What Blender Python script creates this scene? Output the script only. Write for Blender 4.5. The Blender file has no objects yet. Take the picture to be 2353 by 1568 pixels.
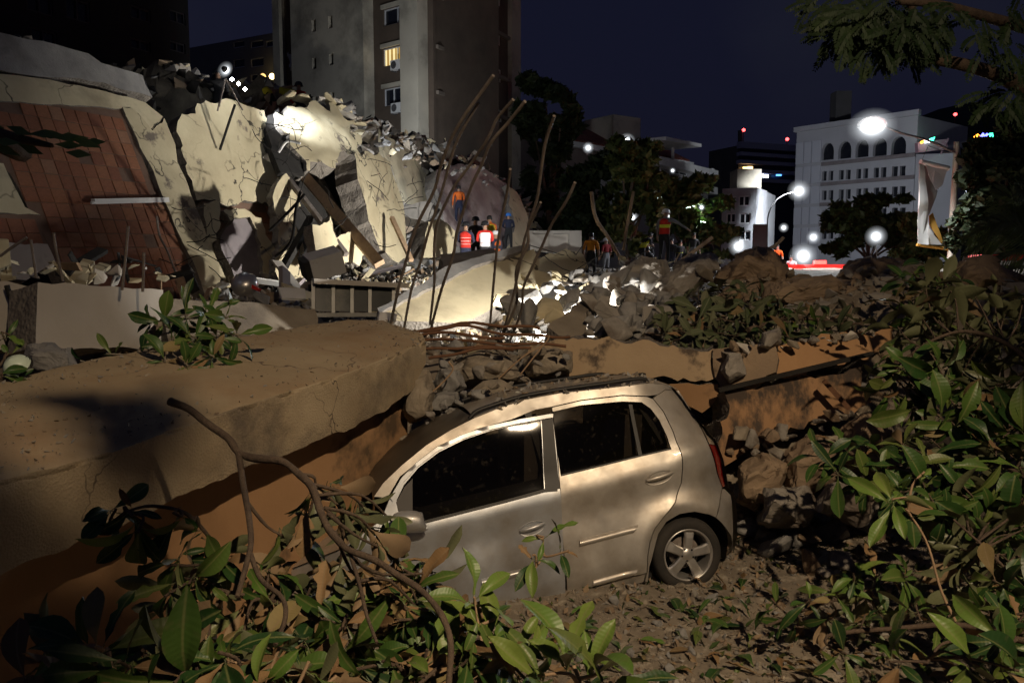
import bpy, bmesh, math, random
from mathutils import Vector, Matrix, Euler, noise
from mathutils.geometry import delaunay_2d_cdt
R = math.radians
V = Vector
scene = bpy.context.scene
COL = scene.collection
random.seed(11)

# ------------------------------------------------------------------ camera
CAM_POS = V((0, 0, 2.5)); PITCH = R(5.74); FPX = 1829.0
cam_data = bpy.data.cameras.new('camera'); cam = bpy.data.objects.new('camera', cam_data); COL.objects.link(cam)
cam_data.lens = 28.0; cam_data.sensor_width = 36.0; cam_data.clip_start = 0.05; cam_data.clip_end = 2000
cam.location = CAM_POS; cam.rotation_euler = (R(90) - PITCH, 0, 0)
scene.camera = cam

# ------------------------------------------------------------------ night sky, faint moonlight, exposure
world = bpy.data.worlds.new('World'); scene.world = world; world.use_nodes = True
wn = world.node_tree; wn.nodes.clear()
w_out = wn.nodes.new('ShaderNodeOutputWorld'); w_bg = wn.nodes.new('ShaderNodeBackground')
w_sky = wn.nodes.new('ShaderNodeTexSky'); w_sky.sky_type = 'NISHITA'; w_sky.sun_disc = False
w_sky.sun_elevation = R(-1.0); w_sky.sun_rotation = R(170); w_sky.ozone_density = 4.0
w_mix = wn.nodes.new('ShaderNodeMix'); w_mix.data_type = 'RGBA'; w_mix.inputs[0].default_value = 0.93
w_mix.inputs[7].default_value = (0.060, 0.064, 0.155, 1)
w_coord = wn.nodes.new('ShaderNodeTexCoord'); w_noise = wn.nodes.new('ShaderNodeTexNoise')
w_noise.inputs['Scale'].default_value = 2.2; w_noise.inputs['Detail'].default_value = 5
w_ramp = wn.nodes.new('ShaderNodeMapRange'); w_ramp.inputs[1].default_value = .5; w_ramp.inputs[2].default_value = .75
w_ramp.inputs[3].default_value = 0; w_ramp.inputs[4].default_value = .45
w_cl = wn.nodes.new('ShaderNodeMix'); w_cl.data_type = 'RGBA'; w_cl.inputs[7].default_value = (.16, .17, .24, 1)
wn.links.new(w_coord.outputs['Generated'], w_noise.inputs['Vector'])
wn.links.new(w_noise.outputs['Fac'], w_ramp.inputs[0])
wn.links.new(w_sky.outputs[0], w_mix.inputs[6]); wn.links.new(w_mix.outputs[2], w_cl.inputs[6])
wn.links.new(w_ramp.outputs[0], w_cl.inputs[0])
wn.links.new(w_cl.outputs[2], w_bg.inputs[0]); wn.links.new(w_bg.outputs[0], w_out.inputs[0])
w_bg.inputs[1].default_value = 0.105
moon = bpy.data.lights.new('moonlight', 'SUN'); moon.energy = 0.012; moon.angle = R(.5); moon.color = (.75, .82, 1)
moon_o = bpy.data.objects.new('moonlight', moon); COL.objects.link(moon_o); moon_o.rotation_euler = (R(50), 0, R(-30))
scene.view_settings.view_transform = 'Standard'; scene.view_settings.look = 'None'
scene.view_settings.exposure = 0.0; scene.view_settings.gamma = 1.0
scene.cycles.use_denoising = True
scene.cycles.max_bounces = 6; scene.cycles.diffuse_bounces = 3; scene.cycles.glossy_bounces = 3
scene.cycles.transmission_bounces = 4; scene.cycles.transparent_max_bounces = 12
scene.cycles.sample_clamp_indirect = 4.0
scene.cycles.caustics_reflective = False; scene.cycles.caustics_refractive = False

# ------------------------------------------------------------------ geometry helpers
_F = V((0, math.cos(PITCH), -math.sin(PITCH))); _U = V((0, math.sin(PITCH), math.cos(PITCH))); _X = V((1, 0, 0))
def ray(x, y): return _F + _X * ((x - 1176) / FPX) - _U * ((y - 784) / FPX)
def P(x, y, d):                      # the point seen at (x, y) that stands d metres ahead
    r = ray(x, y); return CAM_POS + r * (d / r.y)
class Plane:
    def __init__(s, a, b, c):
        s.o = a; s.n = (b - a).cross(c - a).normalized()
        if s.n.dot(CAM_POS - a) < 0: s.n = -s.n
    def at(s, x, y, off=0):
        r = ray(x, y); t = ((s.o - CAM_POS).dot(s.n) + off) / r.dot(s.n); return CAM_POS + r * t
def lerp(a, b, t): return a + (b - a) * t
def pwl(pts, x):
    if x <= pts[0][0]: return pts[0][1]
    for (a, b), (c, d) in zip(pts, pts[1:]):
        if x <= c: return b + (d - b) * (x - a) / max(c - a, 1e-9)
    return pts[-1][1]
def nz(p, s=1.0, seed=0): return noise.noise(V((p[0] * s + seed * 7.1, p[1] * s - seed * 3.3, p[2] * s + seed * 1.7)))
def fbm(p, s=1.0, o=4, seed=0):
    a = 0; w = 1; t = 0
    for i in range(o): a += w * nz(p, s, seed + i); t += w; w *= .5; s *= 2.1
    return a / t

def T(o, label=None, cat=None, group=None, kind=None):
    if label: o['label'] = label
    if cat: o['category'] = cat
    if group: o['group'] = group
    if kind or cat: o['kind'] = kind or 'thing'
    return o
def empty(name, loc, label=None, cat=None, group=None):
    o = bpy.data.objects.new(name, None); COL.objects.link(o); o.location = loc; o.empty_display_size = .2
    T(o, label, cat, group); return o
def inv_of(p):
    m = p.matrix_basis.copy(); q = p.parent
    while q: m = q.matrix_basis @ m; q = q.parent
    return m.inverted()
def link(name, me, parent=None, M=None, world=True):
    o = bpy.data.objects.new(name, me); COL.objects.link(o)
    M = M or Matrix()
    if parent:
        o.parent = parent
        o.matrix_basis = inv_of(parent) @ M if world else M
    else: o.matrix_basis = M
    return o
class B:
    """collects geometry; build() links it as one mesh object"""
    def __init__(s): s.v = []; s.f = []; s.m = []; s.s = []
    def add(s, vs, fs, m=0, smooth=False):
        b = len(s.v); s.v += [tuple(v) for v in vs]
        for f in fs: s.f.append([i + b for i in f]); s.m.append(m); s.s.append(smooth)
        return s
    def box(s, c, size, rot=None, m=0, jit=0):
        c = V(c); hx, hy, hz = size[0] / 2, size[1] / 2, size[2] / 2
        vs = [V((x * hx, y * hy, z * hz)) for z in (-1, 1) for y in (-1, 1) for x in (-1, 1)]
        if jit: vs = [v + V((random.uniform(-1, 1), random.uniform(-1, 1), random.uniform(-1, 1))) * jit for v in vs]
        if rot is not None: vs = [rot @ v for v in vs]
        return s.add([v + c for v in vs], [(0, 2, 3, 1), (4, 5, 7, 6), (0, 1, 5, 4), (2, 6, 7, 3), (0, 4, 6, 2), (1, 3, 7, 5)], m)
    def box2(s, a, b, m=0):
        a = V(a); b = V(b); return s.box((a + b) / 2, [abs(q) for q in (b - a)], None, m)
    def bar(s, a, b, w, h, up=V((0, 0, 1)), m=0):
        a = V(a); b = V(b); d = b - a; x = d.normalized(); y = up.cross(x)
        y = y.normalized() if y.length > 1e-5 else V((0, 1, 0)); z = x.cross(y)
        return s.box((a + b) / 2, (d.length, w, h), Matrix((x, y, z)).transposed(), m)
    def tube(s, path, rad, n=7, m=0, caps=True):
        path = [V(p) for p in path]; k = len(path)
        if not hasattr(rad, '__len__'): rad = [rad] * k
        rings = []; up = V((.3, .2, 1)).normalized()
        for i, p in enumerate(path):
            t = (path[min(i + 1, k - 1)] - path[max(i - 1, 0)]).normalized()
            a = t.cross(up)
            if a.length < 1e-4: a = t.cross(V((1, 0, 0)))
            a.normalize(); b = t.cross(a); up = -b if b.dot(up) < 0 else b
            a = t.cross(up).normalized()
            rings.append([p + (a * math.cos(q) + up * math.sin(q)) * rad[i] for q in [2 * math.pi * j / n for j in range(n)]])
        vs = [v for r in rings for v in r]; fs = []
        for i in range(k - 1):
            for j in range(n):
                j2 = (j + 1) % n; fs.append((i * n + j, i * n + j2, (i + 1) * n + j2, (i + 1) * n + j))
        s.add(vs, fs, m, True)
        if caps: s.add(rings[0], [tuple(range(n))], m); s.add(rings[-1], [tuple(range(n))], m)
        return s
    def lathe(s, prof, n=24, M=None, m=0, smooth=True):      # prof: (radius, height) about local z
        vs = []; fs = []; M = M or Matrix()
        for r, h in prof: vs += [M @ V((r * math.cos(2 * math.pi * j / n), r * math.sin(2 * math.pi * j / n), h)) for j in range(n)]
        for i in range(len(prof) - 1):
            for j in range(n):
                j2 = (j + 1) % n; fs.append((i * n + j, i * n + j2, (i + 1) * n + j2, (i + 1) * n + j))
        return s.add(vs, fs, m, smooth)
    def mesh(s, name, mats, sharp=None):
        me = bpy.data.meshes.new(name); me.from_pydata(s.v, [], s.f)
        for q in (mats if isinstance(mats, (list, tuple)) else [mats]): me.materials.append(q)
        me.polygons.foreach_set('material_index', s.m); me.polygons.foreach_set('use_smooth', s.s); me.update()
        if sharp: me.set_sharp_from_angle(angle=R(sharp))
        return me
    def build(s, name, mats, parent=None, M=None, world=True, sharp=None): return link(name, s.mesh(name, mats, sharp), parent, M, world)

def spline(pts, per=6):
    pts = [V(p) for p in pts]; out = []
    for i in range(len(pts) - 1):
        p0 = pts[max(i - 1, 0)]; p1 = pts[i]; p2 = pts[i + 1]; p3 = pts[min(i + 2, len(pts) - 1)]
        for j in range(per):
            t = j / per
            out.append(.5 * ((2 * p1) + (p2 - p0) * t + (2 * p0 - 5 * p1 + 4 * p2 - p3) * t * t + (3 * p1 - p0 - 3 * p2 + p3) * t ** 3))
    out.append(pts[-1]); return out

def inside(p, poly):
    x, y = p[0], p[1]; c = False; j = len(poly) - 1
    for i in range(len(poly)):
        xi, yi = poly[i][0], poly[i][1]; xj, yj = poly[j][0], poly[j][1]
        if (yi > y) != (yj > y) and x < (xj - xi) * (y - yi) / (yj - yi) + xi: c = not c
        j = i
    return c
def resample(poly, step):
    out = []
    for i in range(len(poly)):
        a = V(poly[i]); b = V(poly[(i + 1) % len(poly)]); k = max(1, int(round((b - a).length / step)))
        out += [lerp(a, b, j / k) for j in range(k)]
    return out
def fill2d(poly, step, holes=()):
    """triangulate a 2-D outline with inner grid points; returns verts2d, tris, the boundary loops as index lists"""
    loops = [poly] + list(holes); pts = []; edges = []; src = []
    for lp in loops:
        b = len(pts); n = len(lp); pts += [V(p[:2]) for p in lp]; edges += [(b + i, b + (i + 1) % n) for i in range(n)]; src.append(list(range(b, b + n)))
    xs = [p[0] for p in poly]; ys = [p[1] for p in poly]
    nb = list(pts); y = min(ys) + step * .5; row = 0
    while y < max(ys):
        x = min(xs) + step * (.5 if row % 2 else .95)
        while x < max(xs):
            q = V((x, y))
            if inside(q, poly) and not any(inside(q, h) for h in holes):
                if all((q - p).length_squared > (step * .45) ** 2 for p in nb): pts.append(q)
            x += step
        y += step * .87; row += 1
    vs, es, fs, ov, oe, of = delaunay_2d_cdt(pts, edges, [], 0, 1e-6)
    fs = [f for f in fs if (lambda c: inside(c, poly) and not any(inside(c, h) for h in holes))(sum((vs[i] for i in f), V((0, 0))) / len(f))]
    mp = {}
    for i, o in enumerate(ov):
        for k in o: mp[k] = i
    return vs, fs, [[mp[i] for i in l] for l in src]

def slab_geo(buf, outline, thick, step=.2, jag=.04, rough=.012, seed=0, mface=0, medge=1, flip=False, smooth=True, back=None, nhint=None, rs=1.6):
    """a broken slab: ragged outline, uneven face, real thickness behind"""
    pts = [V(p) for p in outline]; n = V((0, 0, 0))
    for a, b in zip(pts, pts[1:] + pts[:1]): n += a.cross(b)
    n.normalize(); c = sum(pts, V((0, 0, 0))) / len(pts)
    h = nhint or (CAM_POS - c)
    if n.dot(h) < 0: n = -n; pts.reverse()
    ux = (pts[1] - pts[0]).normalized(); ux = (ux - n * ux.dot(n)).normalized(); uy = n.cross(ux)
    p2 = [V(((p - c).dot(ux), (p - c).dot(uy))) for p in pts]
    p2 = resample(p2, step)
    k = len(p2); q2 = []; rj = random.Random(seed * 13 + 5); run = 0.0
    for i, p in enumerate(p2):
        t = (p2[(i + 1) % k] - p2[i - 1]); nn = V((t.y, -t.x)); nn = nn.normalized() if nn.length > 1e-6 else nn
        w = c + ux * p.x + uy * p.y
        run = run * .55 + rj.uniform(-1, 1) * .75; q2.append(p + nn * (run * jag * .9 + fbm(w, .8, 2, seed) * jag * .7) + t.normalized() * rj.uniform(-.25, .25) * min(step, jag * 2))
    vs, fs, loops = fill2d(q2, step)
    P3 = [c + ux * v.x + uy * v.y for v in vs]
    bd = set(loops[0])
    F = [p + n * (fbm(p, rs, 4, seed + 3) * rough * 2) for p in P3]
    buf.add(F, [tuple(f) for f in fs], mface, smooth)
    off = back if back is not None else -n * thick
    lp = loops[0]; m = len(lp); rows = 3 if thick > .12 else 2; ring = []
    for r in range(rows + 1):
        t = r / rows
        ring.append([F[i] + off * t + (V((nz(P3[i], 9, r), nz(P3[i], 9, r + 9), nz(P3[i], 9, r + 5))) * min(jag, .06) * .8 if 0 < r else V((0, 0, 0))) for i in lp])
    vv = [v for g in ring for v in g]
    buf.add(vv, [(r * m + i, (r + 1) * m + i, (r + 1) * m + (i + 1) % m, r * m + (i + 1) % m) for r in range(rows) for i in range(m)], medge)
    buf.add(ring[-1], [tuple(reversed(range(m)))], medge)
    return buf
def slab(name, outline, thick, mats, parent=None, **kw):
    b = B(); slab_geo(b, outline, thick, **kw)
    if not isinstance(mats, (list, tuple)): mats = [mats, mats]
    return b.build(name, mats, parent)

# ------------------------------------------------------------------ materials
def mat(name, c1, c2=None, scale=3.0, rough=.85, metal=0.0, bump=0.0, bscale=25.0, c3=None, s3=1.2, t3=.58, w3=.08, stretch=None, spec=.4, rough2=None, vor=0.0, dust=None, coat=0, crack=None):
    m = bpy.data.materials.new(name); m.use_nodes = True; nt = m.node_tree; N = nt.nodes; Lk = nt.links.new
    bs = N['Principled BSDF']; bs.inputs['Roughness'].default_value = rough; bs.inputs['Metallic'].default_value = metal
    bs.inputs['Specular IOR Level'].default_value = spec
    if coat: bs.inputs['Coat Weight'].default_value = coat; bs.inputs['Coat Roughness'].default_value = .08
    bs.inputs['Base Color'].default_value = (*c1, 1)
    tc = N.new('ShaderNodeTexCoord'); vec = tc.outputs['Object']
    if stretch:
        mp = N.new('ShaderNodeMapping'); mp.inputs['Scale'].default_value = stretch; Lk(vec, mp.inputs[0]); vec = mp.outputs[0]
    def nse(sc, det=6, rg=.6):
        n = N.new('ShaderNodeTexNoise'); n.inputs['Scale'].default_value = sc; n.inputs['Detail'].default_value = det; n.inputs['Roughness'].default_value = rg
        Lk(vec, n.inputs['Vector']); return n.outputs['Fac']
    def mr(src, a, b, c=0, d=1):
        q = N.new('ShaderNodeMapRange'); q.inputs[1].default_value = a; q.inputs[2].default_value = b; q.inputs[3].default_value = c; q.inputs[4].default_value = d
        Lk(src, q.inputs[0]); return q.outputs[0]
    def mix(f, a, b):
        q = N.new('ShaderNodeMix'); q.data_type = 'RGBA'
        if hasattr(f, 'links') or hasattr(f, 'is_linked'): Lk(f, q.inputs[0])
        else: q.inputs[0].default_value = f
        for s, i in ((a, 6), (b, 7)):
            if isinstance(s, tuple): q.inputs[i].default_value = (*s, 1)
            else: Lk(s, q.inputs[i])
        return q.outputs[2]
    col = c1
    if c2: col = mix(mr(nse(scale), .32, .68), c1, c2)
    if c3: col = mix(mr(nse(s3, 8, .65), t3 - w3, t3 + w3), col, c3)
    if crack:                                            # branching dark cracks
        nv = N.new('ShaderNodeTexNoise'); nv.inputs['Scale'].default_value = crack[0] * 2.2; nv.inputs['Detail'].default_value = 4; Lk(vec, nv.inputs['Vector'])
        va = N.new('ShaderNodeVectorMath'); va.operation = 'MULTIPLY_ADD'; Lk(nv.outputs['Color'], va.inputs[0]); va.inputs[1].default_value = (.9 / crack[0],) * 3; Lk(vec, va.inputs[2])
        vo = N.new('ShaderNodeTexVoronoi'); vo.feature = 'DISTANCE_TO_EDGE'; vo.inputs['Scale'].default_value = crack[0]; Lk(va.outputs[0], vo.inputs['Vector'])
        md_ = N.new('ShaderNodeMath'); md_.operation = 'MULTIPLY'; Lk(mr(vo.outputs['Distance'], crack[1] * .4, crack[1], 1, 0), md_.inputs[0]); Lk(mr(nse(crack[0] * .9, 3), .42, .56), md_.inputs[1])
        col = mix(md_.outputs[0], col, crack[2])
    if dust:                                             # settled dust lies on what faces up
        g = N.new('ShaderNodeNewGeometry'); sx = N.new('ShaderNodeSeparateXYZ'); Lk(g.outputs['Normal'], sx.inputs[0])
        f = mr(sx.outputs[2], .25, .9, 0, dust[1]); a = N.new('ShaderNodeMath'); a.operation = 'MULTIPLY'; Lk(f, a.inputs[0]); Lk(mr(nse(6), .3, .6), a.inputs[1])
        col = mix(a.outputs[0], col, dust[0])
        a2 = N.new('ShaderNodeMath'); a2.operation = 'ADD'; Lk(mr(nse(3.5, 8), .35, .75, 0, .22), a2.inputs[0]); a2.inputs[1].default_value = rough
        Lk(a2.outputs[0], bs.inputs['Roughness'])
        a3 = N.new('ShaderNodeMath'); a3.operation = 'MULTIPLY_ADD'; Lk(a.outputs[0], a3.inputs[0]); a3.inputs[1].default_value = -metal; a3.inputs[2].default_value = metal; Lk(a3.outputs[0], bs.inputs['Metallic'])
    elif rough2 is not None: Lk(mr(nse(scale * 2.3), .3, .7, rough, rough2), bs.inputs['Roughness'])
    if not isinstance(col, tuple): Lk(col, bs.inputs['Base Color'])
    if bump:
        bp = N.new('ShaderNodeBump'); bp.inputs['Strength'].default_value = min(bump, 1); bp.inputs['Distance'].default_value = .02 * max(1, bump)
        h = nse(bscale, 8, .7)
        if vor:
            vo = N.new('ShaderNodeTexVoronoi'); vo.inputs['Scale'].default_value = bscale * vor; Lk(vec, vo.inputs['Vector'])
            ad = N.new('ShaderNodeMath'); ad.operation = 'ADD'; Lk(h, ad.inputs[0]); Lk(vo.outputs[0], ad.inputs[1]); h = ad.outputs[0]
        Lk(h, bp.inputs['Height']); Lk(bp.outputs[0], bs.inputs['Normal'])
    return m
def emit(name, col, strength):
    m = bpy.data.materials.new(name); m.use_nodes = True; bs = m.node_tree.nodes['Principled BSDF']
    bs.inputs['Base Color'].default_value = (*col, 1); bs.inputs['Emission Color'].default_value = (*col, 1); bs.inputs['Emission Strength'].default_value = strength
    return m
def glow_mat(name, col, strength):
    """bloom painted on a bowl: emission falls from core to transparent rim"""
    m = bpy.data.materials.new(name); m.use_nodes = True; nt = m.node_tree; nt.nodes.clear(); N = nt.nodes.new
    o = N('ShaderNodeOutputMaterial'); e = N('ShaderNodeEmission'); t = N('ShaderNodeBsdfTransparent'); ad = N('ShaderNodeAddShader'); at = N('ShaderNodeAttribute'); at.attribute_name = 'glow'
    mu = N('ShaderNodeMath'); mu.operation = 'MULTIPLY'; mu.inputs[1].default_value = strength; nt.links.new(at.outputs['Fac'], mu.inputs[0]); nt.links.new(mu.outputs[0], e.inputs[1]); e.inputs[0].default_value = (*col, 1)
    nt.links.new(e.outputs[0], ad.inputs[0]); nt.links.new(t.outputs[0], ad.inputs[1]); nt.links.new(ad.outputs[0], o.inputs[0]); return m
def bowl(name, parent, M, rad, m, depth=.25):  # shallow bowl whose ring values paint the bloom
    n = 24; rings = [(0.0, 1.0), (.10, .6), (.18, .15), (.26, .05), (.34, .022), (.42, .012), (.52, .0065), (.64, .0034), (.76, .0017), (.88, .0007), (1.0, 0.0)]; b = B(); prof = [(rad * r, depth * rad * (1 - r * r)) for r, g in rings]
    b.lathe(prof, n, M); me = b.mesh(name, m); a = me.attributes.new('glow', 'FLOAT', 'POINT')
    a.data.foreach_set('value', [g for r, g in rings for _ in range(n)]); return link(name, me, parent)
def lamp_light(parent, typ, loc, energy, color, aim=None, spot=None, blend=.4, size=.15):
    L = bpy.data.lights.new('lamp_light', typ); L.energy = energy; L.color = color
    if typ == 'SPOT': L.spot_size = R(spot or 120); L.spot_blend = blend; L.shadow_soft_size = size
    elif typ == 'POINT': L.shadow_soft_size = size
    elif typ == 'AREA': L.size = size
    o = bpy.data.objects.new('lamp_light', L); COL.objects.link(o)
    M = Matrix.Translation(V(loc))
    if aim is not None: M = M @ (V(aim) - V(loc)).to_track_quat('-Z', 'Y').to_matrix().to_4x4()
    o.parent = parent; o.matrix_basis = inv_of(parent) @ M
    return o

CONC = mat('concrete', (.36, .31, .24), (.25, .21, .16), 2.2, .9, bump=.55, bscale=22, c3=(.13, .11, .09), s3=.9, t3=.62, w3=.1)
CONC_G = mat('grey_concrete', (.34, .33, .31), (.22, .215, .21), 2.5, .9, bump=.5, bscale=20, c3=(.12, .115, .11), s3=1.3, t3=.62)
CONC_EDGE = mat('broken_concrete', (.30, .27, .23), (.17, .15, .13), 5, .95, bump=1.0, bscale=14, vor=1.5)
STUCCO = mat('pebbly_render', (.43, .35, .235), (.32, .25, .16), 1.8, .92, bump=.35, bscale=70, vor=1.0, c3=(.13, .105, .08), s3=1.1, t3=.58, w3=.08, crack=(.9, .006, (.07, .055, .04)))
SLABTOP = mat('dusty_slab_top', (.41, .33, .22), (.33, .255, .16), 1.3, .93, bump=.22, bscale=22, c3=(.29, .185, .10), s3=.7, t3=.57, w3=.12, crack=(.5, .005, (.14, .10, .07)))
ORANGE = mat('ochre_paint', (.42, .25, .13), (.34, .195, .095), 1.5, .85, bump=.2, bscale=12, c3=(.13, .085, .05), s3=1.3, t3=.60, w3=.05)
ORANGE_ST = mat('stained_ochre_paint', (.44, .26, .135), (.35, .20, .10), 1.5, .85, bump=.3, bscale=12, c3=(.075, .055, .042), s3=1.15, t3=.47, w3=.04, stretch=(1.4, 1.4, .75))
CREAM = mat('cream_plaster', (.62, .55, .37), (.50, .43, .28), .9, .88, bump=.3, bscale=8, c3=(.33, .28, .19), s3=.8, t3=.62, w3=.09, crack=(.4, .012, (.10, .085, .06)))
CREAM_B = mat('cracked_cream_plaster', (.60, .53, .35), (.46, .39, .25), 1.1, .88, bump=.5, bscale=7, c3=(.17, .14, .11), s3=1.3, t3=.63, w3=.03, crack=(.55, .013, (.07, .06, .045)))
PALE = mat('pale_plaster', (.60, .56, .50), (.50, .46, .40), .9, .85, bump=.2, bscale=6, c3=(.28, .25, .22), s3=.8, t3=.66)
ROCK = mat('rubble_grey', (.36, .33, .29), (.24, .22, .19), 1.6, .92, bump=.8, bscale=9, c3=(.12, .09, .07), s3=.8, t3=.57, w3=.1)
ROCK_B = mat('rubble_brown', (.34, .25, .165), (.22, .16, .11), 1.6, .92, bump=.8, bscale=9)
DIRT = mat('dirt', (.32, .27, .205), (.20, .165, .125), 3.5, .95, bump=.9, bscale=18, c3=(.48, .42, .33), s3=6, t3=.6, w3=.06)
DARK = mat('dark_debris_and_shade', (.03, .027, .024), (.015, .014, .013), 3, .95, bump=.6, bscale=8)  # own colour of dark debris; also paints shade in breaches and gaps
STEEL = mat('rusty_rebar', (.30, .26, .23), (.20, .165, .14), 14, .65, .25, bump=.7, bscale=60)
RUST = mat('rust', (.22, .11, .06), (.14, .07, .04), 10, .8, .2, bump=.5, bscale=40)
WOOD = mat('raw_timber', (.42, .29, .18), (.30, .20, .12), 4, .8, bump=.3, bscale=10, stretch=(3, 3, .4))
BARK = mat('bark', (.16, .115, .08), (.085, .06, .045), 12, .9, bump=.9, bscale=30, stretch=(1, 1, 1))
WHITE = mat('white_paint', (.78, .77, .74), (.66, .65, .62), 1.5, .7, bump=.1, bscale=5, c3=(.45, .43, .40), s3=2, t3=.68)
BLACK = mat('black_rubber', (.018, .018, .018), (.028, .027, .026), 8, .75, bump=.15, bscale=30)
# ================================================================== the ground and the hill of rubble
def sst(t): t = max(0, min(1, t)); return t * t * (3 - 2 * t)
MOUNDS = [(3.3, 10.3, 1.7, 1.2, .45), (6.4, 11.2, 2.2, 1.5, .40), (9.0, 10.5, 2.0, 1.6, .2), (2.6, 7.9, 1.2, .6, .1)]
def H0(x, y):
    h = 1.45 * sst((y - 7.0) / 2.6) + .32 * sst((y - 10) / 10) + .38 * sst((y - 21) / 7)
    h *= 1 - sst((y - 44) / 14)
    for mx, my, sx, sy, a in MOUNDS: h += a * math.exp(-((x - mx) / sx) ** 2 - ((y - my) / sy) ** 2)
    h += .75 * sst((x - 2.9) / 2.2) * sst((y - 4.6) / 2.2) * (1 - sst((y - 9) / 3)) * .9
    return h
def H(x, y):
    h = H0(x, y)
    if y < 60:
        k = .05 + .16 * sst((y - 7) / 3)
        h += fbm((x, y, 0), .9, 4) * k + fbm((x, y, 3), 5, 3) * .03
    return h
def axis(parts):
    out = []
    for a, b, st in parts:
        k = max(1, int(round((b - a) / st))); out += [a + (b - a) * i / k for i in range(k)]
    out.append(parts[-1][1]); return out
gx = axis([(-700, -100, 150), (-100, -20, 10), (-20, -5, .6), (-5, 8, .1), (8, 24, .6), (24, 100, 8), (100, 700, 150)])
gy = axis([(-60, 0, 10), (0, 3.4, .5), (3.4, 12, .1), (12, 30, .35), (30, 62, 1.0), (62, 130, 12), (130, 1300, 200)])
nx = len(gx)
gb = B(); gb.add([(x, y, H(x, y)) for y in gy for x in gx],
                 [(j * nx + i, j * nx + i + 1, (j + 1) * nx + i + 1, (j + 1) * nx + i) for j in range(len(gy) - 1) for i in range(nx - 1)], 0, True)
ground = T(gb.build('ground', DIRT), 'dusty earth and crushed concrete ground', None, None, 'structure')

def loft(buf, secs, us=6, vs=4, m=0, amp=.02, sc=2.0, seed=0, smooth=True, close=False, mfun=None):
    """skin a row of 3-D polylines (same count) with a finely divided uneven surface"""
    rows = []
    n = len(secs[0])
    for i in range(len(secs) - 1):
        for a in range(us):
            t = a / us; rows.append([lerp(secs[i][k], secs[i + 1][k], t) for k in range(n)])
    rows.append(list(secs[-1])); grid = []
    for r in rows:
        g = []
        for k in range(n - 1): g += [lerp(r[k], r[k + 1], b / vs) for b in range(vs)]
        g.append(r[-1]); grid.append(g)
    w = len(grid[0])
    vv = [p + V((fbm(p, sc, 4, seed), fbm(p, sc, 4, seed + 4), fbm(p, sc, 4, seed + 8))) * amp * 2 for g in grid for p in g]
    fs = []; ms = []
    for i in range(len(grid) - 1):
        for j in range(w - 1):
            buf.f.append([len(buf.v) + q for q in (i * w + j, i * w + j + 1, (i + 1) * w + j + 1, (i + 1) * w + j)])
            buf.m.append(mfun(j // vs) if mfun else m); buf.s.append(smooth)
    buf.v += [tuple(v) for v in vv]
    return buf

ridge = [P(-250, 40, 16.8), P(0, 92, 18), P(120, 112, 18.6), P(250, 138, 19.4), P(430, 152, 21.4), P(520, 185, 22.6), P(640, 208, 25), P(740, 232, 27), P(830, 262, 29), P(940, 305, 33), P(1060, 350, 37), P(1150, 405, 40), P(1215, 480, 43), P(1235, 590, 45)]
foot = [P(-250, 690, 14), P(0, 690, 15), P(120, 690, 16), P(250, 690, 17), P(430, 690, 19), P(520, 680, 20.4), P(640, 670, 22.2), P(740, 650, 24), P(830, 640, 26), P(940, 620, 30), P(1060, 610, 34), P(1150, 605, 38), P(1215, 600, 41), P(1240, 598, 43)]
secs = []
for a, b in zip(ridge, foot):
    mid = lerp(b, a, .55) + V((-.25, .5, 0)); back = a + V((-3.5, 4.5, 0)); back.z = a.z * .6; bb = a + V((-5, 8, 0)); bb.z = 0
    secs.append([V((b.x, b.y, 0.6)), b, mid, a, back, bb])
hb = loft(B(), secs, 10, 9, 0, .42, .75, 5, False)
RUBFACE = mat('crushed_rubble_slope', (.25, .215, .16), (.13, .11, .085), 1.3, .95, bump=1.0, bscale=5, c3=(.035, .03, .026), s3=.7, t3=.52, w3=.12)
T(hb.build('rubble_hill', RUBFACE), 'high slope of crushed rubble behind the fallen wall slabs', None, None, 'structure')

# ================================================================== the tilted wall with terracotta tiles (left)
PA = Plane(P(0, 600, 13.0), P(430, 640, 16.5), P(200, 100, 16.8))
def on(pl, pts, off=0): return [pl.at(x, y, off) for x, y in pts]
MORTAR = mat('tile_mortar', (.19, .12, .085), (.13, .08, .06), 3, .95, bump=.4, bscale=12)
TILES = [mat('terracotta_tile_%s' % n, c, tuple(q * .72 for q in c), 3.0, .75, bump=.15, bscale=8, c3=(.40, .27, .18), s3=1.7, t3=.70, w3=.08)
         for n, c in (('red', (.29, .115, .06)), ('orange', (.32, .135, .068)), ('brown', (.26, .105, .056)), ('pale', (.33, .17, .10)), ('dark', (.24, .092, .05)))]
tile_b = B(); a, h = .5, .5; bv = .035
tile_b.add([(-a, -h, 0), (a, -h, 0), (a, h, 0), (-a, h, 0), (-a + bv, -h + bv, 1), (a - bv, -h + bv, 1), (a - bv, h - bv, 1), (-a + bv, h - bv, 1)],
           [(4, 5, 6, 7), (0, 1, 5, 4), (1, 2, 6, 5), (2, 3, 7, 6), (3, 0, 4, 7)])
TILE_ME = [tile_b.mesh('tile', m) for m in TILES]
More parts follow.
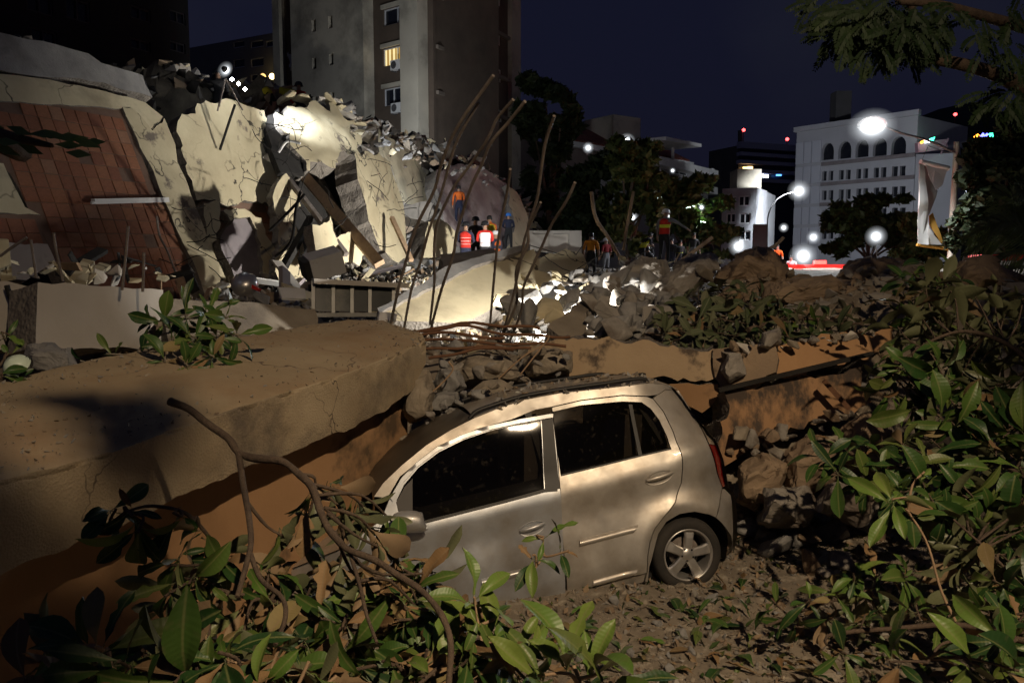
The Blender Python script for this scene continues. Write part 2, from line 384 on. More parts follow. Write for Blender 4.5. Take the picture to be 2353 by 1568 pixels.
def tiling(parent, pl, poly, a0, a1, size, off, miss=.06, weights=(4, 4, 3, 1, 1)):
    o = pl.at(*a0, off); u = (pl.at(*a1, off) - o).normalized(); v = pl.n.cross(u).normalized()
    p2 = [V(((q - o).dot(u), (q - o).dot(v))) for q in on(pl, poly, off)]
    x0, x1 = min(p.x for p in p2), max(p.x for p in p2); y0, y1 = min(p.y for p in p2), max(p.y for p in p2)
    k = 0
    for j in range(int(y0 / size) - 1, int(y1 / size) + 2):
        for i in range(int(x0 / size) - 1, int(x1 / size) + 2):
            c = V(((i + .5) * size, (j + .5) * size)); s = size * .42
            if not all(inside(c + V((sx * s, sy * s)), p2) for sx in (-1, 1) for sy in (-1, 1)): continue
            if random.random() < miss: continue
            M = Matrix((u, v, pl.n)).transposed().to_4x4(); M.translation = o + u * c.x + v * c.y + pl.n * random.uniform(-.004, .006)
            M = M @ Euler((random.gauss(0, .010), random.gauss(0, .010), random.gauss(0, .006))).to_matrix().to_4x4() @ Matrix.Diagonal((size * .965, size * .965, .014, 1))
            link('tile', random.choices(TILE_ME, weights)[0], parent, M); k += 1
    return k
tw = empty('tiled_wall_slab', PA.at(250, 640), 'leaning wall slab faced with terracotta tiles inside a cream border', 'wall')
tile_poly = [(-60, 226), (280, 246), (305, 310), (350, 415), (400, 515), (442, 628), (430, 690), (152, 660), (112, 560), (62, 470), (22, 396), (-60, 332)]
slab('backing', on(PA, tile_poly), .3, [MORTAR, CONC_EDGE], tw, step=.35, jag=.02, rough=.006)
tiling(tw, PA, tile_poly, (120, 640), (420, 628), .285, .0, .07)
slab('border', on(PA, [(-60, 158), (180, 196), (335, 236), (375, 268), (352, 300), (300, 262), (284, 249), (-60, 232)], .05), .42, [CREAM, CONC_EDGE], tw, step=.22, jag=.03, seed=2)
slab('border', on(PA, [(280, 246), (305, 252), (352, 300), (378, 272), (402, 335), (432, 425), (470, 520), (503, 610), (508, 672), (470, 672), (441, 605), (395, 492), (340, 372)], .07), .42, [CREAM_B, CONC_EDGE], tw, step=.18, jag=.05, seed=4, rough=.03)
slab('parapet', on(PA, [(-60, 72), (60, 90), (200, 124), (232, 150), (330, 172), (350, 222), (180, 184), (-60, 148)], .0), .6, [CONC_G, CONC_EDGE], tw, step=.3, jag=.06, seed=5, rough=.04)
lw = empty('tiled_wall_fragment', PA.at(20, 600), 'broken cream and terracotta wall fragment at the far left of the tiled slab', 'wall')
slab('plaster', on(PA, [(-60, 362), (10, 374), (58, 478), (92, 494), (-60, 492)], .02), .3, [CREAM, CONC_EDGE], lw, step=.2, jag=.03, seed=6)
tp2 = [(-60, 490), (96, 492), (118, 572), (-60, 575)]
slab('backing', on(PA, tp2, .0), .3, [MORTAR, CONC_EDGE], lw, step=.3, jag=.02, seed=7)
tiling(lw, PA, tp2, (0, 570), (110, 570), .27, .003)
slab('skirting', on(PA, [(-60, 560), (112, 560), (128, 605), (60, 640), (-60, 640)], .06), .3, [PALE, CONC_EDGE], lw, step=.2, jag=.05, seed=8)
# a lamp batten still hanging on the tiles
fb = B(); q0, q1 = PA.at(214, 463, .22), PA.at(385, 459, .10); fb.bar(q0, q1, .09, .10); fb.tube([q0 + V((0, -.07, -.03)), q1 + V((0, -.07, -.03))], .025, 8)
T(fb.build('lamp_batten', WHITE), 'unlit white tube lamp batten hanging on the terracotta tiled wall', 'lamp')

# ================================================================== the other collapsed wall slabs
PB = Plane(P(450, 640, 17.6), P(640, 620, 20), P(560, 250, 20.8))
PC = Plane(P(640, 380, 21), P(820, 370, 24), P(740, 240, 24.2))
PD = Plane(P(830, 600, 22), P(960, 560, 27), P(880, 360, 26.5))
PE = Plane(P(960, 560, 30), P(1215, 570, 38), P(1050, 330, 36.5))
T(slab('lower_cream_wall', on(PB, [(448, 452), (500, 440), (600, 450), (655, 440), (668, 500), (700, 560), (716, 650), (500, 660), (480, 560)], -.12), .3, [CREAM_B, CONC_EDGE], step=.18, jag=.1, seed=19, rough=.03), 'cracked lower cream wall behind the lilac grey panel and shards', 'wall')
T(slab('cream_wall_slab', on(PB, [(410, 292), (418, 262), (446, 256), (452, 236), (498, 242), (540, 228), (572, 250), (606, 254), (622, 300), (604, 322), (612, 352), (598, 360), (640, 376), (634, 400), (660, 446), (648, 474), (560, 458), (520, 470), (455, 455), (432, 400)], .12), .4, [CREAM_B, CONC_EDGE], step=.15, jag=.10, seed=12, rough=.012),
  'large cracked cream wall slab right of the terracotta tiled slab', 'wall')
sp = empty('fallen_tiled_wall', PB.at(560, 600), 'small broken panel of orange tiles below the cracked cream slab', 'wall')
tp3 = [(462, 452), (645, 468), (640, 560), (600, 585), (520, 540), (480, 530)]
slab('backing', on(PB, tp3, .02), .3, [MORTAR, CONC_EDGE], sp, step=.3, jag=.06, seed=13)
tiling(sp, PB, tp3, (480, 530), (640, 540), .29, .02, .15, (2, 2, 2, 5, 0))
LILAC = mat('lilac_grey_plaster', (.27, .235, .24), (.20, .175, .18), 2, .9, bump=.3, bscale=7)
T(slab('grey_wall_panel', on(PB, [(522, 522), (538, 505), (572, 500), (596, 560), (604, 645), (548, 655), (520, 600), (505, 560)], .25), .25, [LILAC, CONC_EDGE], step=.2, jag=.06, seed=14),
  'lilac grey wall panel standing in the debris below the cream slab', 'wall')
SH = [([(468, 470), (500, 462), (512, 520), (492, 560), (520, 640), (490, 648), (478, 560)], .3, 'tall thin cream shard left of the lilac grey panel'),
      ([(510, 486), (560, 478), (600, 496), (612, 540), (640, 580), (632, 640), (606, 630), (600, 560), (574, 502), (530, 504)], .35, 'hooked cream plaster shard arching over the lilac grey panel'),
      ([(628, 440), (660, 400), (690, 470), (678, 520), (690, 590), (650, 620), (640, 540)], .5, 'ragged upright cream shard beside the dark cavity'),
      ([(648, 560), (690, 540), (705, 600), (700, 640), (640, 650), (630, 610)], .9, 'wedge of cream wall at the foot of the dark cavity'),
      ([(720, 520), (760, 500), (778, 560), (760, 600), (735, 590)], .9, 'cream wall fragment under the diagonal timber'),
      ([(770, 545), (810, 530), (840, 580), (825, 606), (780, 600)], .7, 'cream wall fragment right of the diagonal timber foot')]
for i, (o, off, lab) in enumerate(SH):
    T(slab('plaster_shard', on(PB if i < 4 else PD, o, off), .22, [CREAM_B, CONC_EDGE], step=.16, jag=.09, seed=20 + i, rough=.02), lab, 'rubble', 'cream plaster shards')
T(slab('lit_wall_slab', on(PC, [(636, 262), (660, 262), (668, 236), (700, 248), (716, 232), (752, 256), (768, 244), (800, 280), (822, 272), (812, 300), (838, 312), (818, 330), (826, 352), (790, 360), (770, 384), (728, 376), (706, 392), (692, 350), (668, 330), (672, 306), (646, 290)], .4), .5, [CREAM_B, CONC_EDGE], step=.14, jag=.14, seed=31, rough=.035, rs=2.5),
  'broken cream slab high on the heap glaring under a floodlight', 'wall')
T(slab('dark_wall_slab', on(PD, [(735, 396), (770, 385), (818, 366), (832, 420), (838, 500), (805, 505), (770, 460)], -1.0), .3, [DARK, CONC_EDGE], step=.3, jag=.05, seed=32), 'dark wall panel behind the diagonal timber', 'wall')  # dark grey slab colour
T(slab('cream_pier', on(PD, [(812, 352), (870, 348), (898, 372), (908, 420), (926, 468), (932, 520), (938, 592), (908, 606), (872, 572), (846, 505), (828, 432)], .35), .7, [CREAM_B, CONC_EDGE], step=.24, jag=.12, seed=33, rough=.02),
  'tall leaning cream pier in the middle of the heap', 'wall')
T(slab('sloping_wall_slab', on(PD, [(872, 300), (925, 335), (975, 365), (1030, 405), (1052, 440), (1030, 480), (960, 478), (925, 462), (900, 380), (872, 350)], -.9), .5, [CREAM, CONC_EDGE], step=.4, jag=.12, seed=34, rough=.03),
  'sloping cream slab between the leaning pier and the orange-shirted climber', 'wall')
PINK = mat('pinkish_plaster', (.52, .44, .40), (.34, .27, .26), .7, .9, bump=.9, bscale=3, c3=(.17, .12, .11), s3=.55, t3=.52, w3=.08)
T(slab('pink_wall_slab', on(PE, [(1000, 390), (1060, 372), (1120, 392), (1165, 425), (1190, 460), (1190, 540), (1160, 592), (1080, 592), (1030, 540), (1010, 470)], .3), .8, [PINK, CONC_EDGE], step=.4, jag=.2, seed=35, rough=.12, rs=1.2),
  'pinkish rough wall slab behind the group of rescuers', 'wall')
T(slab('cream_wall_end', on(PE, [(1165, 425), (1195, 448), (1214, 500), (1216, 560), (1200, 592), (1160, 592), (1180, 520)], .6), .8, [CREAM_B, CONC_EDGE], step=.4, jag=.2, seed=36, rough=.05), 'cream wall end tapering off at the right foot of the heap', 'wall')
tb = B(); tb.bar(P(688, 392, 22.0), P(872, 606, 19.5), .26, .16, V((.3, -1, .2)))
T(tb.build('timber_beam', WOOD), 'long brown timber leaning diagonally down the heap', 'beam')
tb = B(); tb.bar(P(650, 395, 21.0), P(795, 585, 19.0), .12, .12)
T(tb.build('steel_strut', STEEL), 'dark thin strut crossing under the diagonal timber', 'beam')
tb = B(); tb.bar(P(715, 500, 20.0), P(648, 620, 18.4), .16, .14)
T(tb.build('dark_post', DARK), 'short dark post leaning left beside the dark cavity', 'beam')  # post is plain dark
tb = B(); tb.bar(P(900, 500, 23.5), P(945, 598, 22.0), .12, .10)
T(tb.build('timber_batten', WOOD), 'thin timber batten leaning on the cream pier', 'beam')
cav = B(); slab_geo(cav, on(PC, [(615, 262), (640, 250), (662, 300), (700, 350), (700, 400), (640, 400), (620, 345)], .28), .2, jag=.1, seed=37)  # black slab stands in for the shade inside the breach
T(cav.build('breach_shade', [DARK, DARK]), 'black slab painted as the shade of a ragged breach left of the floodlit slab', 'rubble')
cav = B(); slab_geo(cav, on(PB, [(640, 405), (705, 400), (745, 480), (770, 560), (735, 620), (690, 640), (670, 560), (662, 480)], .02), .2, jag=.1, seed=38)  # solid black slab puts the cavity's shade into colour
T(cav.build('cavity_shade', [DARK, DARK]), 'black slab painted as the shade of a cavity below the floodlit slab behind the timber', 'rubble')

def wall_block(name, label, outline, thick, mats, cat='wall', **kw):
    return T(slab(name, outline, thick, mats, **kw), label, cat)
# cave mouth in the middle distance
wall_block('cream_column_stump', 'square cream column stump right of the glowing cave mouth', [P(985, 508, 26), P(1012, 500, 26.2), P(1046, 530, 26.6), P(1044, 592, 26.4), P(972, 594, 25.8), P(978, 540, 25.9)], .9, [CREAM, CONC_EDGE], step=.3, jag=.06, seed=40)
wall_block('cave_lintel', 'tilted grey lintel slab over the glowing cave mouth', [P(925, 474, 26), P(985, 462, 26.4), P(1010, 480, 26.5), P(985, 512, 26.2), P(930, 500, 26)], .9, [CONC_G, CONC_EDGE], step=.3, jag=.08, seed=41)
# the tilted cream beam below the rescuers
PF = Plane(P(870, 715, 10.6), P(1065, 740, 11.0), P(1210, 590, 13.4))
cb = empty('tilted_cream_beam', P(1060, 742, 11), 'big smooth cream concrete beam tilted up to the right behind the rebar', 'beam')
slab('beam_face', on(PF, [(872, 716), (990, 660), (1090, 612), (1225, 572), (1238, 600), (1232, 642), (1165, 690), (1065, 741), (960, 738), (880, 732)], 0), .55, [CREAM, CONC_EDGE], cb, step=.22, jag=.02, seed=42, rough=.006)
slab('beam_edge', on(PF, [(872, 716), (990, 660), (1090, 612), (1225, 572), (1218, 560), (1080, 592), (980, 640), (868, 708)], .06), .4, [CONC_G, CONC_EDGE], cb, step=.2, jag=.05, seed=43, rough=.03)
wall_block('tan_slab', 'tan flat slab lying above the tilted cream beam', [P(1012, 585, 16), P(1130, 568, 17), P(1160, 590, 16.5), P(1090, 606, 15), P(1015, 624, 14.6)], .4, [CONC, CONC_EDGE], step=.2, jag=.06, seed=44)
wall_block('cream_block', 'cream cracked block under the white door panel', [P(1222, 602, 16.6), P(1300, 572, 17.5), P(1345, 575, 17.8), P(1352, 620, 17.6), P(1290, 640, 16.8), P(1236, 656, 16)], .9, [CREAM_B, CONC_EDGE], step=.2, jag=.08, seed=45, rough=.05)
dp = empty('door_panel', P(1275, 585, 18), 'white recessed panel door lying on its side on the cream block', 'door')
PG = Plane(P(1215, 600, 18), P(1335, 600, 18.6), P(1275, 530, 18.4))
slab('leaf_board', on(PG, [(1216, 532), (1335, 530), (1336, 590), (1216, 572)], -.04), .1, [WHITE, WHITE], dp, step=.4, jag=.004, rough=0)
for x0, x1 in ((1216, 1224), (1262, 1270), (1308, 1336)): slab('stile', on(PG, [(x0, 530), (x1, 529), (x1, 592), (x0, 574)], .05), .1, [WHITE, WHITE], dp, step=.4, jag=.004, rough=0)
slab('rail', on(PG, [(1225, 530), (1308, 529), (1308, 536), (1225, 537)], .045), .08, [WHITE, WHITE], dp, step=.4, jag=.004, rough=0)

# ================================================================== the pale fallen wall at left
def W3(l): return [P(*q) for q in l]
wall_block('pale_fallen_wall', 'pale rendered wall chunk with a chipped corner behind the big slab', W3([(98, 646, 8.3), (200, 655, 8.9), (372, 668, 9.8), (374, 800, 9.5), (230, 800, 8.8), (78, 800, 8.1), (84, 720, 8.2)]), .45, [PALE, CONC_EDGE], step=.14, jag=.025, seed=46, rough=.012)
wall_block('brown_fallen_wall', 'long brownish wall chunk running right from the pale wall', W3([(378, 674, 9.9), (440, 682, 10.2), (580, 700, 10.8), (720, 716, 11.4), (735, 745, 11.2), (600, 780, 10.4), (378, 800, 9.7)]), .5, [CONC, CONC_EDGE], step=.16, jag=.03, seed=47, rough=.02)
wall_block('cracked_wall_end', 'shadowed cracked wall piece at the left edge of the picture', W3([(-120, 648, 8.4), (20, 648, 8.7), (76, 655, 8.9), (66, 720, 8.8), (70, 800, 8.7), (-120, 810, 8.2)]), .5, [PALE, CONC_EDGE], step=.14, jag=.05, seed=48, rough=.02)
crk = B()
for pth in ([(16, 655), (28, 690), (48, 712), (62, 730), (72, 770)], [(58, 660), (66, 690), (58, 715)]):
    crk.tube(spline([P(x, y, 8.6) for x, y in pth], 3), [.02, .05] * 20 if 0 else .03, 5)
T(crk.build('crack_line', BLACK), 'black tube tracing the crack in the wall piece at the left edge', 'cable')  # black tube stands in for the crack

# ================================================================== the big fallen slab in front
fx = [(-260, 1205, 2.82, 1450), (0, 1108, 3.3, 1318), (100, 1084, 3.52, 1278), (250, 1040, 3.88, 1228), (410, 985, 4.32, 1142), (560, 935, 4.8, 1078), (760, 872, 5.6, 1002), (880, 828, 6.25, 945), (950, 798, 6.7, 893), (978, 786, 6.95, 835)]
bx = [(-260, 925, 4.3), (0, 876, 4.75), (100, 852, 5.05), (250, 818, 5.5), (410, 795, 6.05), (560, 774, 6.6), (700, 748, 7.2), (800, 735, 7.6), (880, 736, 7.8), (958, 762, 7.3)]
secs = []
for (x, y, d, yb), (x2, y2, d2) in zip(fx, bx):
    ft = P(x, y, d); bt = P(x2, y2, d2); fbm_ = P(x, yb, d + .02); bb = bt - V((0, 0, .45))
    n = (bt - ft).normalized()
    secs.append([bb, bt, lerp(bt, ft, .5) + V((0, 0, .03)), ft + n * .02 + V((0, 0, .004)), ft, ft + V((0, 0, -.02)), fbm_, fbm_ + n * .6, bb])
sb = loft(B(), secs, 22, 9, 0, .007, 4.0, 9, True, mfun=lambda j: 0 if j in (1, 2) else 1 if j in (3, 4, 5) else 2)
w_ = 8 * 9 + 1
for i in range(len(sb.v)):                             # edges knocked off in places
    j = i % w_; p = V(sb.v[i]); a_ = fbm(p, 3.2, 3, 21); c_ = fbm(p, 9, 2, 4)
    if 18 <= j <= 47 and abs(j - 36) <= 12:
        k_ = max(0, a_ - .02) * .30 * math.exp(-((j - 36) / 5) ** 2) + max(0, c_ - .2) * .05
        sb.v[i] = tuple(p + V((-.45, .35, -.75)) * k_)
    if 52 <= j <= 56: sb.v[i] = tuple(p + V((0, 0, .035)) * (a_ + .5 * c_))
e = secs[-1]; sb.add(e, [tuple(range(len(e) - 1))], 2)
big = T(sb.build('fallen_concrete_slab', [SLABTOP, STUCCO, CONC_EDGE], sharp=32), 'long thick concrete slab with dusty top fallen in front at left', 'slab')
for p in big.data.polygons: pass
# ochre wall it rests on
wx = [(-260, 1450, 3.1), (0, 1300, 3.65), (250, 1215, 4.3), (410, 1135, 4.75), (560, 1070, 5.25), (760, 995, 6.0), (880, 940, 6.6), (935, 905, 7.0)]
secs = []
for x, y, d in wx:
    t = P(x, y - 12, d); secs.append([t, lerp(t, V((t.x, t.y, 0)), .5), V((t.x, t.y, -.1)), V((t.x - .5, t.y + .5, -.1)), t + V((-.5, .5, 0))])
T(loft(B(), secs, 8, 8, 0, .012, 1.5, 11).build('ochre_wall', ORANGE), 'ochre painted wall under the long fallen slab', 'wall')

# the concrete beam above the car and its rubble
wall_block('fallen_roof_beam', 'tan concrete beam lying behind the car roof', W3([(1220, 786, 8.3), (1340, 776, 8.25), (1450, 786, 8.15), (1545, 796, 8.0), (1640, 802, 7.9), (1640, 872, 7.85), (1500, 868, 7.95), (1335, 862, 8.1), (1235, 868, 8.2), (1218, 832, 8.25)]), .55, [mat('tan_painted_concrete', (.46, .345, .22), (.38, .275, .17), 1.6, .88, bump=.45, bscale=14, c3=(.10, .075, .055), s3=1.9, t3=.57, w3=.04), CONC_EDGE], step=.06, jag=.05, seed=50, rough=.012, back=V((.1, .5, -.02)))
wall_block('ochre_corner_piece', 'small ochre wedge of wall under the beam end behind the car tail', W3([(1540, 884, 7.9), (1648, 880, 7.8), (1645, 915, 7.8), (1612, 950, 7.8), (1560, 925, 7.9)]), .4, [ORANGE, CONC_EDGE], step=.1, jag=.03, seed=51)
wall_block('brown_broken_block', 'dark brown broken block between the beam end and the ochre wall', W3([(1640, 800, 7.9), (1700, 792, 7.8), (1780, 800, 7.7), (1786, 850, 7.6), (1730, 890, 7.6), (1660, 895, 7.7), (1640, 870, 7.8)]), .6, [ROCK_B, CONC_EDGE], step=.1, jag=.05, seed=52, rough=.06, rs=3)
wall_block('upper_ochre_wall', 'upper tier of streaked ochre wall right of the car', W3([(1778, 792, 7.8), (1880, 776, 7.85), (1970, 764, 7.9), (2048, 756, 8), (2036, 796, 7.9), (1998, 812, 7.8), (1900, 838, 7.75), (1800, 862, 7.7), (1776, 846, 7.7)]), .5, [mat('streaked_ochre_paint', (.46, .27, .135), (.38, .215, .10), 1.5, .85, bump=.25, bscale=12, c3=(.14, .10, .065), s3=2.2, t3=.63, w3=.05, stretch=(1.6, 1.6, .5)), CONC_EDGE], step=.06, jag=.05, seed=53, rough=.012)
wall_block('lower_ochre_wall', 'lower tier of ochre wall with big dark stains right of the car', W3([(1668, 905, 7.65), (1800, 872, 7.7), (1990, 826, 7.75), (2000, 856, 7.75), (1986, 886, 7.7), (1996, 922, 7.7), (1975, 938, 7.65), (1880, 962, 7.6), (1780, 990, 7.55), (1700, 1040, 7.45), (1655, 1075, 7.4), (1650, 980, 7.5)]), .5, [ORANGE_ST, CONC_EDGE], step=.06, jag=.07, seed=54, rough=.015)
b = B(); b.bar(P(1650, 896, 7.55), P(2004, 812, 7.6), .06, .035)
T(b.build('gap_shade', DARK), 'dark strip painting the shaded gap between the two ochre wall tiers', 'rail')  # dark bar stands in for the shaded gap
b = B(); b.bar(P(1892, 874, 7.45), P(1950, 938, 7.4), .05, .045)
T(b.build('steel_bar', RUST), 'short bar leaning on the lower ochre wall', 'bar')
# ================================================================== boulders of the right-hand mound
def boulder(name, label, outline, d, bulge, depth, m, group=None, seed=0, sub=3, amp=.05):
    c = sum((V((x, y)) for x, y in outline), V((0, 0))) / len(outline); rnd = random.Random(seed); pts = []
    for x, y in outline:
        pts.append(P(x, y, d)); q = lerp(V((x, y)), c, .35); pts.append(P(q.x, q.y, d - bulge * rnd.uniform(.7, 1.1)))
        q = lerp(V((x, y)), c, .1); pts.append(P(q.x, q.y, d + depth * rnd.uniform(.6, 1)))
    bm = bmesh.new()
    for p in pts: bm.verts.new(p)
    bmesh.ops.convex_hull(bm, input=bm.verts[:])
    for v in [v for v in bm.verts if not v.link_faces]: bm.verts.remove(v)
    for e in range(sub): bmesh.ops.subdivide_edges(bm, edges=bm.edges[:], cuts=1, use_grid_fill=True); 
    bmesh.ops.smooth_vert(bm, verts=bm.verts[:], factor=.12, use_axis_x=True, use_axis_y=True, use_axis_z=True)
    for v in bm.verts: v.co += V((fbm(v.co, 3.4, 4, seed), fbm(v.co, 3.4, 4, seed + 5), fbm(v.co, 3.4, 4, seed + 9))) * amp * 3.2
    me = bpy.data.meshes.new(name); bm.to_mesh(me); bm.free(); me.materials.append(m)
    return T(link(name, me), label, 'rubble', group)
boulder('boulder', 'rounded earthy boulder crowning the rubble mound left of the red glow', [(1630, 650), (1665, 612), (1700, 585), (1738, 570), (1772, 578), (1808, 615), (1815, 650), (1740, 668)], 11.0, .5, .9, ROCK_B, seed=1)
boulder('boulder', 'wide flat brown boulder under the red glow', [(1735, 690), (1755, 650), (1830, 636), (1915, 636), (1962, 655), (1960, 690), (1900, 712), (1790, 716)], 10.2, .45, .8, ROCK_B, seed=2)
boulder('boulder', 'dark brown boulder under the round street tree', [(1915, 640), (1950, 608), (1995, 592), (2050, 596), (2085, 610), (2090, 645), (2000, 655)], 11.4, .4, .8, ROCK_B, seed=3)
boulder('boulder', 'pale wedge-shaped boulder right of the wide flat one', [(1985, 672), (2035, 645), (2100, 640), (2120, 665), (2080, 700), (2020, 708)], 9.8, .35, .6, ROCK, seed=4)
boulder('boulder', 'reddish boulder at the right end of the mound below the banner', [(2180, 640), (2205, 595), (2260, 592), (2330, 630), (2365, 690), (2290, 705), (2200, 680)], 9.8, .4, .8, ROCK_B, seed=5)
boulder('boulder', 'long grey slab-like boulder slanting across the left of the mound', [(1470, 690), (1530, 640), (1580, 612), (1640, 590), (1648, 615), (1600, 660), (1520, 715)], 10.8, .35, .5, ROCK, seed=6)
boulder('boulder', 'grey boulder at the top left of the mound below the rescuer in the red vest', [(1420, 650), (1440, 615), (1480, 592), (1530, 600), (1545, 640), (1490, 670)], 11.6, .35, .6, ROCK, seed=7)
boulder('boulder', 'grey boulder topping the mound under the man in the black shirt', [(1540, 612), (1570, 594), (1625, 586), (1650, 600), (1640, 632), (1570, 645)], 12.2, .3, .6, ROCK, seed=8)
boulder('boulder', 'brown boulder low in the mound behind the leaves', [(1640, 680), (1680, 655), (1740, 655), (1760, 690), (1700, 715)], 10.3, .3, .5, ROCK_B, seed=9)
boulder('boulder', 'pale chipped stone on the upper ochre wall corner', [(1742, 800), (1752, 768), (1790, 758), (1796, 790), (1770, 808)], 7.7, .15, .25, ROCK, seed=10, amp=.02)
boulder('boulder', 'squat rock between beam end and ochre wall behind the car', [(1655, 850), (1672, 815), (1700, 815), (1712, 860), (1680, 880)], 7.6, .15, .3, ROCK, seed=11, amp=.02)
for i, (o, d, lab) in enumerate((([(1690, 1150), (1700, 1080), (1760, 1050), (1810, 1080), (1800, 1150), (1740, 1170)], 7.0, 'dark brown boulder just behind the car tail'), ([(1790, 1120), (1810, 1040), (1880, 1000), (1930, 1040), (1920, 1110), (1850, 1140)], 7.1, 'dark brown boulder under the stained ochre wall'), ([(1910, 1080), (1925, 1000), (1990, 955), (2050, 985), (2050, 1060), (1980, 1100)], 7.2, 'dark brown boulder under the right end of the ochre wall'), ([(1740, 1200), (1765, 1130), (1850, 1120), (1890, 1170), (1840, 1215)], 6.6, 'flat grey boulder in the shade behind the rear bumper'), ([(1880, 1180), (1900, 1120), (1980, 1095), (2030, 1140), (1990, 1190)], 6.5, 'grey boulder in the shade between bumper and leaves'))):
    boulder('boulder', lab, o, d, .3, .5, ROCK_B if i < 3 else ROCK, seed=60 + i, amp=.05)
# chunks under the beam, behind the car roof
boulder('boulder', 'large tan lump of concrete behind the car roof', [(1032, 850), (1060, 815), (1110, 808), (1160, 820), (1225, 880), (1180, 890), (1050, 890)], 7.6, .25, .5, CONC, seed=12, amp=.025)
boulder('boulder', 'round brown lump of concrete under the left beam end', [(1205, 830), (1225, 805), (1275, 800), (1318, 815), (1315, 855), (1260, 872), (1215, 865)], 7.9, .22, .5, CONC, seed=13, amp=.03)
boulder('boulder', 'grey lump of concrete below the rebar bundle left of the car roof', [(992, 890), (1010, 850), (1050, 845), (1070, 890), (1040, 915), (1000, 915)], 7.3, .2, .4, CONC_G, seed=14, amp=.03)
boulder('boulder', 'upright grey block wedged between the slab end and the car', [(922, 940), (940, 862), (984, 846), (1004, 900), (988, 962), (946, 972)], 6.95, .2, .35, CONC, seed=70, amp=.03)
boulder('boulder', 'grey flat stone in the dark gap left of the car roof', [(970, 935), (1000, 900), (1050, 905), (1060, 935), (1010, 955)], 7.1, .15, .4, CONC_G, seed=15, amp=.02)
boulder('boulder', 'ochre flat piece of concrete on the car roof rubble', [(1075, 905), (1110, 875), (1150, 870), (1185, 895), (1150, 912), (1090, 915)], 7.1, .12, .3, CONC, seed=16, amp=.015)
boulder('boulder', 'grey rough boulder at the left end below the pale wall', [(52, 862), (62, 800), (110, 790), (160, 800), (190, 850), (140, 880)], 6.6, .25, .4, CONC_G, seed=17, amp=.04)
# ================================================================== the car
PAINT = mat('champagne_paint', (.66, .63, .58), (.60, .57, .52), 1.2, .38, .72, bump=.0, spec=.5, dust=((.30, .25, .19), .9), c3=(.40, .345, .28), s3=2.2, t3=.56, w3=.14, coat=.2)
PAINT_COOL_LIT = mat('cool_lit_paint', (.64, .68, .73), (.58, .62, .67), 1.2, .31, .75, spec=.5, dust=((.30, .26, .21), .8), c3=(.42, .39, .35), s3=2.0, t3=.58, w3=.14, coat=.25)  # cool light on the front door put into the paint colour
TRIMB = mat('black_trim', (.015, .015, .016), (.025, .024, .022), 5, .5, bump=.05, bscale=30)
CHROME = mat('alloy', (.74, .72, .69), (.62, .60, .57), 7, .34, .8)
TYRE = mat('tyre_rubber', (.022, .021, .02), (.05, .043, .036), 4, .85, bump=.3, bscale=40)
REDL = mat('red_lens', (.22, .006, .006), None, rough=.12, spec=.6, coat=.6)
CLEARL = mat('clear_lens', (.55, .47, .38), (.40, .34, .27), 20, .15, .3, coat=.8)
SEAT = mat('seat_cloth', (.14, .12, .10), (.09, .08, .07), 8, .9)
GLASS = bpy.data.materials.new('tinted_glass'); GLASS.use_nodes = True
_n = GLASS.node_tree; _n.nodes.clear()
_o = _n.nodes.new('ShaderNodeOutputMaterial'); _t = _n.nodes.new('ShaderNodeBsdfTransparent'); _g = _n.nodes.new('ShaderNodeBsdfGlossy'); _mx = _n.nodes.new('ShaderNodeMixShader'); _fr = _n.nodes.new('ShaderNodeFresnel')
_d = _n.nodes.new('ShaderNodeBsdfDiffuse'); _m2 = _n.nodes.new('ShaderNodeMixShader'); _ns = _n.nodes.new('ShaderNodeTexNoise'); _rp = _n.nodes.new('ShaderNodeMapRange'); _tc = _n.nodes.new('ShaderNodeTexCoord')
_t.inputs[0].default_value = (.42, .40, .37, 1); _g.inputs['Roughness'].default_value = .05; _fr.inputs[0].default_value = 1.5; _d.inputs[0].default_value = (.22, .19, .15, 1)
_ns.inputs['Scale'].default_value = 26; _ns.inputs['Detail'].default_value = 8; _rp.inputs[1].default_value = .60; _rp.inputs[2].default_value = .95; _rp.inputs[3].default_value = .01; _rp.inputs[4].default_value = .25
_n.links.new(_tc.outputs['Object'], _ns.inputs['Vector']); _n.links.new(_ns.outputs['Fac'], _rp.inputs[0]); _n.links.new(_rp.outputs[0], _m2.inputs[0])
_n.links.new(_fr.outputs[0], _mx.inputs[0]); _n.links.new(_t.outputs[0], _mx.inputs[1]); _n.links.new(_g.outputs[0], _mx.inputs[2])
_n.links.new(_mx.outputs[0], _m2.inputs[1]); _n.links.new(_d.outputs[0], _m2.inputs[2]); _n.links.new(_m2.outputs[0], _o.inputs[0])

ca, cth = R(12), R(10.5)
CO = P(1583, 1275, 6.0)
cex = V((math.cos(ca) * math.cos(cth), math.sin(ca) * math.cos(cth), math.sin(cth))); cey = V((-math.sin(ca), math.cos(ca), 0)); cez = cex.cross(cey)
cro = R(6); cey, cez = cey * math.cos(cro) - cez * math.sin(cro), cez * math.cos(cro) + cey * math.sin(cro)      # rolled a little away
CM = Matrix((cex, cey, cez)).transposed().to_4x4(); CM.translation = CO
CW = 1.56                                             # width; local x rearward, y across (0 = near side), z up
car = empty('car', CO, 'dusty champagne silver hatchback half buried nose down in rubble and branches', 'car')
car.matrix_basis = CM
def CL(px, py, dep=0.0):
    r = ray(px, py); t = ((CO - CAM_POS).dot(cey) + dep) / r.dot(cey); q = CAM_POS + r * t - CO
    return V((q.dot(cex), q.dot(cez)))
def z1(zx, zy): return (814.1 + .473 * zx, 705.6 + .473 * zy)
